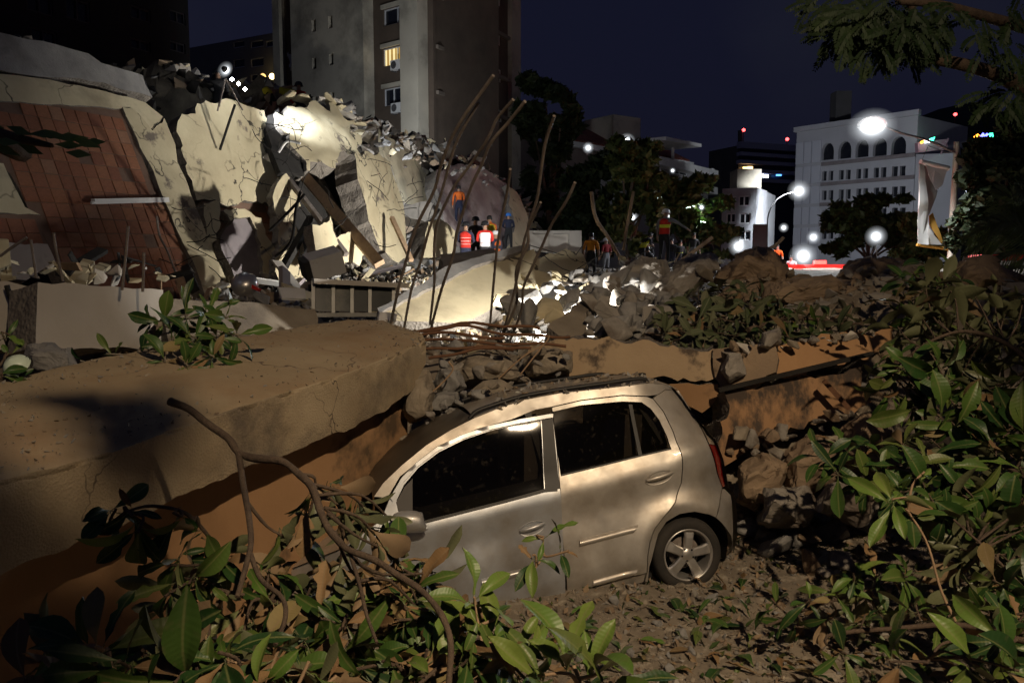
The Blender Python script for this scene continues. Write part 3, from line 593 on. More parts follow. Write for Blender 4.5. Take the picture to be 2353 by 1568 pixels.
rear_px = [(1575, 400), (1600, 432), (1628, 480), (1690, 568), (1742, 648), (1776, 735), (1800, 868), (1828, 905), (1838, 1000), (1841, 1110), (1836, 1190)]
rear_sil = [CL(*z1(*p), .26) for p in rear_px]
_rs = sorted((p.y, p.x) for p in rear_sil)
def xr(z): return pwl(_rs, z)
ZB = .87
def dep(x, z):
    d = 0.0
    if z > ZB: d += .062 + (z - ZB) * .27 + .22 * max(0, z - 1.2) ** 1.5
    else:
        zc = .70 if x < 0 else .70 + .09 * min(1, x / .12)
        if z > zc: d += .062 * ((z - zc) / (ZB - zc)) ** 1.1
        else:
            d += .018 * math.exp(-((z - .52) / .12) ** 2) * 1.0
            if z < .05: d += (.05 - z) * .28
    r = math.hypot(x, z)
    d -= .035 * math.exp(-((r - .40) / .08) ** 2) * (1 if z > -.2 else 0)
    d += .007 * nz((x, z, 0), 1.9, 3) + .0035 * nz((x, z, 0), 4.3, 5)          # small dents
    q = xr(z) - x
    if q < .42: d += .30 * (1 - math.sqrt(max(0, 1 - (1 - max(q, 0) / .42) ** 2)))
    if x < -2.3: d += .30 * min(1, ((-2.3 - x) / .9)) ** 2
    return d
def CP(px, py, extra=0.0):                            # a picture point onto the curved car side, in car coordinates
    p = CL(px, py)
    for _ in range(6): p = CL(px, py, dep(p.x, p.y) + extra)
    return p
def S3(p, off=0.0): return V((p[0], dep(p[0], p[1]) + off, p[1]))
def shrink(poly, k):
    n = len(poly); area = sum(poly[i].x * poly[(i + 1) % n].y - poly[(i + 1) % n].x * poly[i].y for i in range(n)); s = 1 if area > 0 else -1; out = []
    for i in range(n):
        t = (poly[(i + 1) % n] - poly[i - 1]).normalized(); out.append(poly[i] + V((-t.y, t.x)) * s * k)
    return out
def panel(name, poly, m, parent, off=0.0, holes=(), step=.05, gap=.004, lip=.03, fun=None, both=True):
    """a pressed body panel following the car side, edges turned in"""
    poly = shrink(resample(poly, step), gap); hs = [resample(h, step) for h in holes]
    vs, fs, loops = fill2d(poly, step, hs); b = B(); g = fun or S3
    b.add([g(v, off) for v in vs], [tuple(reversed(f)) if (vs[f[1]] - vs[f[0]]).cross(vs[f[2]] - vs[f[0]]) < 0 else tuple(f) for f in fs], 0, True)
    for lp in loops:
        k = len(lp); f0 = [g(vs[i], off) for i in lp]; f1 = [p + V((0, .004, 0)) for p in f0]; f2 = [p + V((0, lip, 0)) for p in f0]
        b.add(f0 + f2, [(i, (i + 1) % k, k + (i + 1) % k, k + i) for i in range(k)], 0)
    o = b.build(name, m, parent, None, False)
    if both:                                          # the far side of the car carries the same panel
        me = o.data.copy(); me.transform(Matrix.Translation((0, CW, 0)) @ Matrix.Diagonal((1, -1, 1, 1))); me.flip_normals()
        o2 = link(name, me, parent, None, False)
    return o
def strip(name, poly, m, parent, proud, base=0.0, both=True):
    zs = [p.y for p in poly]; z0 = sum(zs) / len(zs); hw = .026
    def f(p, off): return S3(p, base - proud * max(0, math.cos(max(-1, min(1, (p.y - z0) / hw)) * 1.45)))
    xs = [p.x for p in poly]; x0, x1 = min(xs), max(xs)
    pl_ = [V((x0, z0 - hw)), V((x1 - .06, z0 - hw)), V((x1, z0 + hw)), V((x0 + .01, z0 + hw))]
    return panel(name, pl_, m, parent, 0, gap=0, lip=.004, step=.018, fun=f, both=both)
def zz(l, e=0.0): return [CP(*z1(*p), e) for p in l]

# outlines, traced around the near side
shut = zz([(1450, 443), (1500, 505), (1546, 600), (1580, 688), (1594, 760), (1588, 850), (1558, 945), (1500, 1020), (1458, 1075), (1436, 1135), (1424, 1210), (1421, 1288)])
dtop = zz([(1450, 443), (1420, 432), (1300, 428), (1100, 452), (985, 478), (958, 486)])
win_r = zz([(962, 506), (1100, 474), (1300, 456), (1395, 460), (1438, 490), (1480, 545), (1518, 625), (1540, 690), (1392, 724), (1200, 772), (1002, 820), (986, 700), (974, 600)])
rd = empty('rear_door', (0, 0, 0)); rd.parent = car
rd_out = dtop[::-1] + shut[1:] + zz([(1250, 1332), (1032, 1392), (1012, 1150), (1000, 900), (985, 700), (968, 560)])
panel('door_skin', rd_out, PAINT, rd, holes=[win_r])
qdiv = zz([(1330, 470), (1352, 470), (1402, 720), (1380, 726)])
panel('window_pane', win_r, GLASS, rd, .014, gap=-.004, lip=.004, step=.08)
panel('pane_divider', qdiv, TRIMB, rd, .006, lip=.02)
panel('window_seal', zz([(1000, 812), (1200, 764), (1392, 716), (1542, 682), (1544, 694), (1392, 730), (1200, 778), (1002, 828)]), TRIMB, rd, .004, gap=0)
strip('rubbing_strip', zz([(1088, 1136), (1378, 1056), (1340, 1092), (1098, 1158)]), PAINT, rd, .026)
strip('lower_crease_strip', zz([(1152, 1338), (1372, 1278), (1378, 1290), (1158, 1352)]), PAINT, rd, .024)
def handle(parent, c, m, sgn=1):
    for far in (0, 1):
        b = B(); w, hh = .115, .05; k = 24
        def at(u, v, o):
            p = V((c.x + u * w, c.y + v * hh + u * w * .06)); q = S3(p, o)
            return V((q.x, CW - q.y, q.z)) if far else q
        ring = [[at(s * math.cos(2 * math.pi * i / k), s * math.sin(2 * math.pi * i / k), o) for i in range(k)] for s, o in ((1.05, -.001), (1.0, -.006), (.9, -.004), (.7, .02))]
        for r0, r1 in zip(ring, ring[1:]): b.add(r0 + r1, [(i, (i + 1) % k, k + (i + 1) % k, k + i) for i in range(k)], 0, True)
        b.add(ring[-1], [tuple(range(k))], 0)
        n = 9; pth = [at(-.95 + 1.9 * i / (n - 1), .22, -.012 - .016 * math.sin(math.pi * i / (n - 1))) for i in range(n)]
        b.tube(pth, [.010, .015, .017, .017, .017, .017, .017, .015, .010], 8)
        b.build('handle', m, parent, None, False)
handle(rd, CP(*z1(1480, 826)), PAINT)

# rear quarter with wheel arch, bumper end, sill
arch = [CP(1266.4 + .3462 * x, 868.4 + .3462 * y) for x, y in [(642, 1350), (652, 1250), (690, 1110), (712, 1030), (765, 952), (850, 902), (950, 886), (1050, 906), (1092, 925)]]
arch2 = [CP(1266.4 + .3462 * x, 868.4 + .3462 * y) for x, y in [(1092, 925), (1130, 960), (1190, 1042), (1206, 1120), (1206, 1190)]]
rear_e = zz([(1592, 428), (1650, 520), (1685, 590), (1718, 660), (1744, 730), (1760, 800), (1786, 872)])
edge_top = zz([(1575, 402), (1510, 398), (1470, 425)])
quarter = shut + zz([(1410, 1330)]) + arch + zz([(1765, 985), (1786, 930)])[:1] + rear_e[::-1] + edge_top
panel('quarter_panel', quarter, PAINT, car, step=.05)
bsil = zz([(1798, 880), (1826, 908), (1836, 1000), (1838, 1110), (1834, 1186)])
panel('bumper_end', zz([(1786, 876)]) + bsil + arch2[::-1] + zz([(1768, 985)]), PAINT, car, step=.05)
lt = zz([(1668, 562), (1692, 572), (1742, 650), (1750, 668), (1722, 662), (1688, 590)])
panel('tail_lamp_clear', lt, CLEARL, car, -.006, gap=.001)
lr = zz([(1722, 664), (1752, 670), (1776, 738), (1798, 866), (1786, 872), (1762, 800), (1746, 728)])
panel('tail_lamp', lr, REDL, car, -.008, gap=.001)
panel('sill', zz([(1032, 1398), (1250, 1338), (1420, 1292), (1408, 1338), (1250, 1385), (1045, 1440)]), PAINT, car, .02)

# front door: hangs a little low and stands a hand's breadth open
fd = empty('front_door', (0, 0, 0)); fd.parent = car
fd_top = zz([(172, 922), (228, 826), (300, 752), (400, 676), (520, 618), (650, 574), (800, 542), (962, 514)], -.03)
win_f = zz([(205, 935), (240, 862), (310, 778), (410, 702), (530, 642), (660, 598), (800, 566), (905, 548), (915, 720), (922, 886), (700, 948), (480, 1004), (335, 1040), (282, 1052), (210, 985)], -.03)
fd_out = fd_top + zz([(968, 560), (984, 700), (1000, 880), (1010, 1000), (1018, 1200), (1026, 1430), (820, 1474), (600, 1530), (380, 1590), (180, 1640), (100, 1400), (90, 1150), (140, 1000)], -.03)
panel('door_skin', fd_out, PAINT_COOL_LIT, fd, -.03, holes=[win_f], both=False, lip=.05)
panel('window_pane', win_f, GLASS, fd, -.018, gap=-.004, lip=.004, both=False, step=.08)
panel('b_pillar_cover', zz([(906, 545), (964, 534), (980, 700), (1000, 880), (924, 892), (914, 720)], -.03), TRIMB, fd, -.036, both=False)
panel('sail_panel', zz([(200, 945), (242, 868), (284, 828), (286, 1048), (212, 992)], -.03), mat('grey_plastic', (.10, .095, .09), None, rough=.6), fd, -.034, both=False)
panel('window_frame', fd_top + zz([(962, 532), (800, 560), (655, 592), (525, 636), (405, 694), (306, 770), (238, 846), (186, 938)], -.03), PAINT_COOL_LIT, fd, -.048, both=False, gap=0, lip=.02)
panel('window_seal', zz([(336, 1034), (480, 998), (700, 942), (922, 880), (985, 876), (986, 890), (922, 896), (700, 956), (480, 1012), (340, 1048)], -.03), TRIMB, fd, -.036, both=False, gap=0)
strip('rubbing_strip', zz([(612, 1328), (880, 1254), (884, 1274), (620, 1348)], -.03), PAINT_COOL_LIT, fd, .026, -.03, False)
_h = handle
hb_ = B(); hc = CP(*z1(862, 1072), -.03); k = 24
def hat(u, v, o): return S3(V((hc.x + u * .10, hc.y + v * .05 + u * .006)), -.03 + o)
rg = [[hat(s * math.cos(2 * math.pi * i / k), s * math.sin(2 * math.pi * i / k), o) for i in range(k)] for s, o in ((1.05, -.001), (1, -.007), (.9, -.004), (.7, .018))]
for r0, r1 in zip(rg, rg[1:]): hb_.add(r0 + r1, [(i, (i + 1) % k, k + (i + 1) % k, k + i) for i in range(k)], 0, True)
hb_.add(rg[-1], [tuple(range(k))]); hb_.tube([hat(-.95 + 1.9 * i / 8, .2, -.012 - .016 * math.sin(math.pi * i / 8)) for i in range(9)], [.010, .015, .017, .017, .017, .017, .017, .015, .010], 8)
hb_.build('handle', PAINT_COOL_LIT, fd, None, False)
# wing mirror
bm = bmesh.new(); bmesh.ops.create_icosphere(bm, subdivisions=3, radius=1)
mc = CP(*z1(275, 1040), -.16)
for v in bm.verts:
    c = v.co.copy()
    sx = math.copysign(abs(c.x) ** .75, c.x); sz = math.copysign(abs(c.z) ** .8, c.z)
    v.co = V((sx * .125 - .02 * sz, c.y * .075, sz * .085 - .02 * sx))
    if c.x > .72: v.co.x = .092
me = bpy.data.meshes.new('wing_mirror'); bm.to_mesh(me); bm.free(); me.materials.append(PAINT_COOL_LIT)
for p in me.polygons: p.use_smooth = True
link('wing_mirror', me, fd, Matrix.Translation((mc.x, dep(mc.x, mc.y) - .16, mc.y)), False)
b = B(); b.tube([S3(CP(*z1(262, 1040), -.03), -.02), V((mc.x, dep(mc.x, mc.y) - .12, mc.y - .03))], [.03, .035], 8); b.build('mirror_arm', TRIMB, fd, None, False)

# roof edge, roof, windscreen, tailgate
up = zz([(95, 918), (140, 852), (230, 766), (350, 668), (470, 594), (580, 538), (700, 490), (820, 450), (1000, 416), (1250, 390), (1420, 368), (1505, 374), (1575, 402)])
lo = zz([(160, 925), (220, 822), (326, 735), (450, 655), (600, 588), (760, 545), (880, 496), (958, 482), (1100, 449), (1300, 425), (1420, 430), (1470, 425), (1510, 398)])
panel('roof_rail_panel', up + lo[::-1], PAINT, car, .0, gap=.001, step=.05)
def cross_loft(name, line, m, crown, n=14, parent=car, off=V((0, 0, 0)), nvec=V((0, 0, 1))):
    b = B(); rows = []
    for p in line:
        q = S3(p); q2 = V((q.x, CW - q.y, q.z)); rows.append([lerp(q, q2, i / n) + nvec * crown * (1 - (2 * i / n - 1) ** 2) + off for i in range(n + 1)])
    w = n + 1; b.add([v for r in rows for v in r], [(i * w + j, i * w + j + 1, (i + 1) * w + j + 1, (i + 1) * w + j) for i in range(len(rows) - 1) for j in range(n)], 0, True)
    return b.build(name, m, parent, None, False)
cross_loft('windscreen', up[:6], mat('dust_caked_glass', (.11, .092, .07), (.06, .05, .04), 3, .4, c3=(.02, .018, .016), s3=1.5, t3=.6), .05, nvec=V((-.7, 0, .7)))
roof = cross_loft('roof', [lerp(up[5], up[6], .0)] + up[6:], PAINT, .045)
for far in (0, 1):
    b = B(); pth = [S3(p) for p in zz([(560, 538), (600, 520), (700, 484), (820, 448), (1000, 416), (1200, 388), (1400, 362), (1425, 372)])]
    pth = [V((q.x, CW - q.y - .02 if far else q.y + .02, q.z + (.025 if 0 < i < len(pth) - 1 else -.005))) for i, q in enumerate(pth)]
    b.tube(spline(pth, 4), .017, 8); b.build('roof_rail', TRIMB, car, None, False)
rs3 = [V((p.x, .28, p.y)) for p in rear_sil]
def rear_panel(name, i0, i1, m, bulge, x_off=0.0, y0=None):
    b = B(); n = 14; rows = []
    for i in range(i0, i1 + 1):
        y = max(dep(rear_sil[i].x - .02, rear_sil[i].y) - .02, .12) if y0 is None else y0
        q = V((rear_sil[i].x + x_off, y, rear_sil[i].y)); q2 = V((q.x, CW - y, q.z))
        rows.append([lerp(q, q2, j / n) + V((bulge * (1 - (2 * j / n - 1) ** 2), 0, 0)) for j in range(n + 1)])
    w = n + 1; b.add([v for r in rows for v in r], [(i * w + j, (i + 1) * w + j, (i + 1) * w + j + 1, i * w + j + 1) for i in range(len(rows) - 1) for j in range(n)], 0, True)
    return b.build(name, m, car, None, False)
rear_panel('rear_window', 0, 3, GLASS, .07)
rear_panel('tailgate', 3, 6, PAINT, .07)
rear_panel('rear_bumper', 6, 10, PAINT, .08)
# bonnet, front wings and nose, mostly under the debris
bon = [V((-2.30, .74)), V((-2.6, .70)), V((-2.95, .62)), V((-3.15, .50)), V((-3.22, .30)), V((-3.22, .0)), V((-3.15, -.12))]
cross_loft('bonnet', [zz([(95, 918)])[0]] + bon, PAINT, .05)
panel('front_wing', [V((-2.28, .82)), V((-2.6, .69)), V((-2.95, .61)), V((-3.14, .49)), V((-3.2, .3)), V((-3.2, .0)), V((-3.1, -.12)), V((-2.78, -.1)), V((-2.76, .1)), V((-2.66, .28)), V((-2.47, .36)), V((-2.28, .28)), V((-2.18, .1)), V((-2.16, -.1)), V((-2.06, -.1)), V((-2.04, .4)), V((-2.1, .8))], PAINT_COOL_LIT, car, 0)
# dark inner shell and seats
b = B()
prof = [V((-2.9, .5)), V((-2.2, .72)), V((-2.0, ZB - .02)), V((-.9, ZB - .02)), V((-.02, ZB - .02)), V((.06, .5)), V((.06, .42)), V((-.2, .40)), V((-.38, .3)), V((-.44, .0)), V((-.46, -.1)), V((-2.1, -.1)), V((-2.9, -.05))]
for y in (.09, CW - .09): b.add([V((p.x, y, p.y)) for p in prof], [tuple(range(len(prof)))])
b.box2((-2.2, .09, -.12), (-.3, CW - .09, -.08)); b.box2((-.3, .1, .36), (.3, CW - .1, .39))
b.build('inner_shell', TRIMB, car, None, False)
for x, y in ((-1.35, .18), (-1.35, .86)):
    b = B(); b.box((x, y + .25, .42), (.5, .5, .16)); b.box((x + .28, y + .25, .82), (.12, .48, .7), Euler((0, R(12), 0)).to_matrix()); b.box((x + .36, y + .25, 1.2), (.09, .26, .16), Euler((0, R(12), 0)).to_matrix()); b.build('seat', SEAT, car, None, False)
b = B(); b.box((-.55, CW / 2, .42), (.5, 1.2, .16)); b.box((-.24, CW / 2, .82), (.14, 1.2, .66), Euler((0, R(14), 0)).to_matrix())
for y in (.4, .78, 1.16): b.box((-.15, y, 1.2), (.08, .24, .15), Euler((0, R(14), 0)).to_matrix())
b.build('seat', SEAT, car, None, False)
# pillars inside so the roof stands on something
b = B()
for far in (0, 1):
    f = lambda q: V((q.x, CW - q.y, q.z)) if far else q
    b.bar(f(S3(V((-.93, .6)), .08)), f(S3(V((-.99, 1.34)), .06)), .10, .05, V((1, 0, 0))); b.bar(f(S3(V((.04, .86)), .16)), f(S3(V((-.12, 1.34)), .14)), .10, .05, V((1, 0, 0)))
b.build('inner_pillar', TRIMB, car, None, False)['kind'] = 'stuff'
b = B(); _rl = [S3(p, .05) for p in up[6:]]
for q in _rl: q.z -= .05
rows = [[lerp(q, V((q.x, CW - q.y, q.z)), i / 6) for i in range(7)] for q in _rl]
b.add([v for r in rows for v in r], [(i * 7 + j, i * 7 + j + 1, (i + 1) * 7 + j + 1, (i + 1) * 7 + j) for i in range(len(rows) - 1) for j in range(6)], 0, True)
b.build('headliner', SEAT, car, None, False)

# wheels
def wheel(x, y, zc, far=False):
    w = empty('wheel', (x, y, zc)); w.parent = car
    w.rotation_euler = (R(90), R(17), 0) if not far else (R(-90), R(17), 0)      # local z points out of the car side
    b = B(); b.lathe([(.196, -.17), (.25, -.175), (.278, -.155), (.286, -.12), (.286, -.05), (.278, -.015), (.262, .004), (.235, .008), (.215, .004), (.197, -.006), (.194, -.05)], 48)
    b.build('tyre', TYRE, w, None, False)
    b = B(); b.lathe([(.200, -.012), (.205, .002), (.198, .008), (.190, .002), (.186, -.02), (.178, -.05), (.172, -.11), (.17, -.15)], 48)
    for i in range(5):
        a = 2 * math.pi * i / 5 + .3; ca_, sa_ = math.cos(a), math.sin(a); er = V((ca_, sa_, 0)); et = V((-sa_, ca_, 0)); ez_ = V((0, 0, 1))
        st = [(.035, .030, -.012), (.08, .034, -.008), (.13, .036, -.010), (.172, .043, -.018), (.190, .052, -.014)]; vs = []
        for r_, hw, zf in st: vs += [er * r_ - et * hw + ez_ * (zf - .010), er * r_ - et * hw * .72 + ez_ * zf, er * r_ + et * hw * .72 + ez_ * zf, er * r_ + et * hw + ez_ * (zf - .010), er * r_ + et * hw * .9 + ez_ * (zf - .045), er * r_ - et * hw * .9 + ez_ * (zf - .045)]
        fs = [(i2 * 6 + j, i2 * 6 + (j + 1) % 6, i2 * 6 + 6 + (j + 1) % 6, i2 * 6 + 6 + j) for i2 in range(len(st) - 1) for j in range(6)]
        b.add(vs, fs, 0, False)
    b.lathe([(.0, -.004), (.03, -.004), (.036, -.008), (.062, -.014), (.066, -.04), (.0, -.04)], 30)
    b.build('rim', CHROME, w, None, False)
    for i in range(5):
        a = 2 * math.pi * i / 5 + .3 + math.pi / 5; n_ = B(); n_.lathe([(0, .004), (.007, .004), (.009, 0), (.009, -.03)], 8, Matrix.Translation((math.cos(a) * .048, math.sin(a) * .048, -.010))); n_.build('wheel_nut', TRIMB, w, None, False)
    b = B(); b.lathe([(.0, -.09), (.125, -.09), (.125, -.1), (.0, -.1)], 28); b.build('brake_disc', STEEL, w, None, False)
wheel(0, .015, 0); wheel(0, CW - .015, 0, True); wheel(-2.47, .02, .0); wheel(-2.47, CW - .02, .0, True)
b = B(); k = 26
for y0_, y1_ in ((.0, .30), (CW - .0, CW - .30)):
    for rr, inn in ((.375, 0),):
        pts = [V((math.cos(a) * .37, 0, math.sin(a) * .37)) for a in [R(-25) + R(230) * i / k for i in range(k + 1)]]
        pts = [V((p.x, dep(p.x, p.z) + .02 if y0_ == 0 else CW - dep(p.x, p.z) - .02, p.z)) for p in pts]; p2 = [V((p.x, y1_, p.z)) for p in pts]
        b.add(pts + p2, [(i, i + 1, k + 2 + i, k + 1 + i) for i in range(k)], 0, True); b.add(p2, [tuple(range(k + 1))])
b.build('arch_liner', TRIMB, car, None, False)['kind'] = 'stuff'
# ================================================================== fallen branches with big leaves
def leaf_mat(name, cols, back, rough=.42, rib=(.20, .22, .08)):
    m = bpy.data.materials.new(name); m.use_nodes = True; nt = m.node_tree; N = nt.nodes; Lk = nt.links.new
    bs = N['Principled BSDF']; bs.inputs['Roughness'].default_value = rough; bs.inputs['Specular IOR Level'].default_value = .4
    oi = N.new('ShaderNodeObjectInfo'); cr = N.new('ShaderNodeValToRGB'); Lk(oi.outputs['Random'], cr.inputs[0])
    el = cr.color_ramp.elements
    while len(el) < len(cols): el.new(.5)
    for i, c in enumerate(cols): el[i].position = i / (len(cols) - 1); el[i].color = (*c, 1)
    tc = N.new('ShaderNodeTexCoord'); sx = N.new('ShaderNodeSeparateXYZ'); Lk(tc.outputs['Object'], sx.inputs[0])
    ab = N.new('ShaderNodeMath'); ab.operation = 'ABSOLUTE'; Lk(sx.outputs[0], ab.inputs[0])
    mr = N.new('ShaderNodeMapRange'); mr.inputs[1].default_value = .006; mr.inputs[2].default_value = .022; mr.inputs[3].default_value = .6; mr.inputs[4].default_value = 0; Lk(ab.outputs[0], mr.inputs[0])
    mx = N.new('ShaderNodeMix'); mx.data_type = 'RGBA'; Lk(mr.outputs[0], mx.inputs[0]); Lk(cr.outputs[0], mx.inputs[6]); mx.inputs[7].default_value = (*rib, 1)
    ns = N.new('ShaderNodeTexNoise'); ns.inputs['Scale'].default_value = 5; ns.inputs['Detail'].default_value = 6; Lk(tc.outputs['Object'], ns.inputs['Vector'])
    m2 = N.new('ShaderNodeMapRange'); m2.inputs[1].default_value = .55; m2.inputs[2].default_value = .75; m2.inputs[3].default_value = 0; m2.inputs[4].default_value = .45; Lk(ns.outputs[0], m2.inputs[0])
    mz = N.new('ShaderNodeMix'); mz.data_type = 'RGBA'; Lk(m2.outputs[0], mz.inputs[0]); Lk(mx.outputs[2], mz.inputs[6]); mz.inputs[7].default_value = (.16, .125, .07, 1)    # dust lying on the blade
    g = N.new('ShaderNodeNewGeometry'); my = N.new('ShaderNodeMix'); my.data_type = 'RGBA'; Lk(g.outputs['Backfacing'], my.inputs[0]); Lk(mz.outputs[2], my.inputs[6]); my.inputs[7].default_value = (*back, 1)
    Lk(my.outputs[2], bs.inputs['Base Color'])
    bp = N.new('ShaderNodeBump'); bp.inputs['Strength'].default_value = .05; bp.inputs['Distance'].default_value = .02
    wv = N.new('ShaderNodeTexWave'); wv.inputs['Scale'].default_value = 4.5; wv.inputs['Distortion'].default_value = 1.5; wv.bands_direction = 'Y'; Lk(tc.outputs['Object'], wv.inputs['Vector']); Lk(wv.outputs[0], bp.inputs['Height']); Lk(bp.outputs[0], bs.inputs['Normal'])
    return m
LEAF = leaf_mat('broad_leaf', [(.014, .042, .012), (.028, .070, .016), (.045, .10, .02), (.075, .135, .026), (.11, .14, .035)], (.125, .135, .07))
LEAF_BR = leaf_mat('fresh_leaf', [(.09, .17, .03), (.13, .21, .04), (.16, .22, .045)], (.17, .19, .08))
LEAF_DRY = leaf_mat('withered_leaf', [(.20, .115, .05), (.28, .18, .085), (.14, .085, .04), (.24, .19, .08)], (.27, .19, .11), .7, (.25, .18, .1))
def leaf_mesh(k, m):
    rnd = random.Random(k); fold = rnd.uniform(.05, .7); curl = rnd.uniform(-.12, .55); tw = rnd.uniform(-.35, .35); wav = rnd.uniform(.0, .035); wid = rnd.uniform(.15, .26); pk = rnd.uniform(.85, 1.25)
    tear = k % 3 == 0; b = B(); n = 8; vs = []
    for i in range(n + 1):
        t = i / n; w = wid * max(.0, math.sin(math.pi * min(1, t ** (pk * 1.15)))) ** .72 if 0 < i < n else (.012 if i == 0 else .0)
        if 0 < i: w *= (.55 + .6 * t) if t < .8 else 1.03
        if tear and 2 <= i <= 6 and rnd.random() < .4: w *= rnd.uniform(.45, .8)
        y = t; zc = -curl * t * t + .04 * math.sin(t * 3)
        for s in (-1, -.5, 0, .5, 1):
            x = s * w; z = zc + abs(s) * w * fold + wav * math.sin(t * 11 + s * 2) * abs(s); a = tw * t
            vs.append((x * math.cos(a) - (z - zc) * math.sin(a), y, zc + x * math.sin(a) + (z - zc) * math.cos(a)))
    fs = [(i * 5 + j, i * 5 + j + 1, i * 5 + 6 + j, i * 5 + 5 + j) for i in range(n) for j in range(4)]
    b.add(vs, fs, 0, True); b.tube([(0, -.16, .0), (0, .02, 0.0)], .011, 4, caps=False)
    return b.mesh('leaf', m)
LEAF_DUSTY = leaf_mat('dust_coated_leaf', [(.05, .07, .03), (.075, .095, .042), (.10, .115, .06), (.13, .13, .075)], (.15, .15, .10), .75, (.16, .17, .1))
LV = [leaf_mesh(i, LEAF) for i in range(14)]; LVB = [leaf_mesh(20 + i, LEAF_BR) for i in range(4)]; LVD = [leaf_mesh(40 + i, LEAF_DRY) for i in range(5)]
LVG = [leaf_mesh(60 + i, LEAF_DUSTY) for i in range(6)]
def frame(y, z):
    y = y.normalized(); z = z - y * z.dot(y); z = z.normalized() if z.length > 1e-4 else y.orthogonal().normalized(); x = y.cross(z); return Matrix((x, y, z)).transposed().to_4x4()
def cluster(root, c, axis, n, size, dry=.15, fresh=.08, spread=(40, 95), droop=.15, rnd=random, base=None):
    axis = axis.normalized(); p = axis.orthogonal().normalized(); q = axis.cross(p); a0 = rnd.uniform(0, 6.3)
    for i in range(n):
        a = a0 + i * 2.4 + rnd.uniform(-.4, .4); sp = R(rnd.uniform(*spread)); out = axis * math.cos(sp) + (p * math.cos(a) + q * math.sin(a)) * math.sin(sp); out.z -= droop
        nrm = axis * 1.0 + V((rnd.gauss(0, .35), rnd.gauss(0, .35), rnd.gauss(.25, .35)))
        r = rnd.random(); me = rnd.choice(LVD if r < dry else LVB if r < dry + fresh else (base or LV))
        M = frame(out, nrm); s = size * rnd.choice((rnd.uniform(.6, 1.0), rnd.uniform(.95, 1.5))); M = M @ Matrix.Diagonal((s, s, s, 1)); M.translation = c - axis * rnd.uniform(0, size * .35) + out.normalized() * s * .14
        link('leaf', me, root, M)
def branch(label, path, rad, clusters, size, group=None, dry=.15, fresh=.08, stem=None, droop=.15, extra=(), spread=(40, 95), seed=0, axis_up=.35, base=None):
    rnd = random.Random(seed); pts = spline([P(*q) for q in path], 5); root = empty('fallen_branch', pts[0], label, 'branch', group)
    b = B(); k = len(pts); b.tube([p + V((nz(p, 4), nz(p, 4, 2), nz(p, 4, 4))) * rad[0] * 1.2 for p in pts], [lerp(rad[0], rad[1], i / (k - 1)) * (1 + .25 * nz(p, 12)) for i, p in enumerate(pts)], 8)
    for pth, r0, r1 in extra:
        e = spline([P(*q) for q in pth], 5); b.tube(e, [lerp(r0, r1, i / (len(e) - 1)) for i in range(len(e))], 7); pts = pts + e
    for cl in clusters:
        c = P(*cl[:3]); at = min(pts, key=lambda p: (p - c).length); n = cl[3] if len(cl) > 3 else rnd.randint(5, 8); s = cl[4] if len(cl) > 4 else size
        ax = (c - at) if (c - at).length > .05 else V((rnd.uniform(-1, 1), -.5, 1)); ax = ax.normalized() + V((rnd.uniform(-.3, .3), -.35, axis_up)); mid = lerp(at, c, .5) + V((rnd.uniform(-.05, .05), 0, rnd.uniform(-.06, .06)))
        if (c - at).length > .03: b.tube(spline([at, mid, c + ax.normalized() * .02], 4), [.008] * 4 + [.006] * 5, 5)
        cluster(root, c, ax, n, s, cl[5] if len(cl) > 5 else dry, cl[6] if len(cl) > 6 else fresh, spread, droop, rnd, base)
    b.build('stem', stem or BARK, root)
    return root
def rnd_clusters(poly, dfun, n, seed, mind=40):
    rnd = random.Random(seed); out = []; xs = [p[0] for p in poly]; ys = [p[1] for p in poly]; tries = 0
    while len(out) < n and tries < 4000:
        tries += 1; x = rnd.uniform(min(xs), max(xs)); y = rnd.uniform(min(ys), max(ys))
        if inside((x, y), poly) and all((x - a[0]) ** 2 + (y - a[1]) ** 2 > mind * mind for a in out): out.append((x, y, dfun(x, y) + rnd.uniform(-.18, .18)))
    return out

# --- left foreground: the forked branch and the leafy tangle under it
branch('forked bare branch reaching up over the slab with withered leaves along its foot',
       [(384, 921, 3.75), (440, 946, 3.7), (515, 1003, 3.6), (548, 1042, 3.55), (640, 1060, 3.45), (700, 1098, 3.3), (745, 1165, 3.15), (775, 1232, 3.0), (802, 1270, 2.9), (880, 1295, 2.8), (960, 1346, 2.7), (1010, 1412, 2.6), (1034, 1490, 2.5), (1040, 1600, 2.4)],
       (.020, .010), [(720, 1140, 3.4, 6, .17), (770, 1120, 3.5, 7, .17, .1, .3), (800, 1180, 3.4, 7, .16), (850, 1215, 3.35, 6, .16, .3), (870, 1250, 3.3, 6, .15, .4), (700, 1190, 3.35, 6, .16), (905, 1330, 3.2, 5, .15, .3), (950, 1390, 3.1, 6, .15, .3), (840, 1330, 3.2, 6, .15), (985, 1310, 3.2, 5, .14, .4), (780, 1300, 3.3, 6, .16, .4), (660, 1230, 3.35, 5, .15), (830, 1160, 3.5, 6, .16, .1, .35), (890, 1190, 3.5, 4, .13, .3)],
       .14, dry=.25, seed=1, droop=.55, axis_up=-.1, extra=[([(548, 1042, 3.55), (560, 1120, 3.35), (572, 1190, 3.1), (576, 1250, 2.95), (562, 1310, 2.8), (545, 1370, 2.7)], .015, .009), ([(575, 1270, 2.9), (600, 1330, 2.8), (648, 1372, 2.7), (655, 1420, 2.6), (632, 1480, 2.5)], .010, .008), ([(805, 1272, 2.9), (828, 1350, 2.8), (842, 1410, 2.7), (866, 1475, 2.6)], .008, .006)])
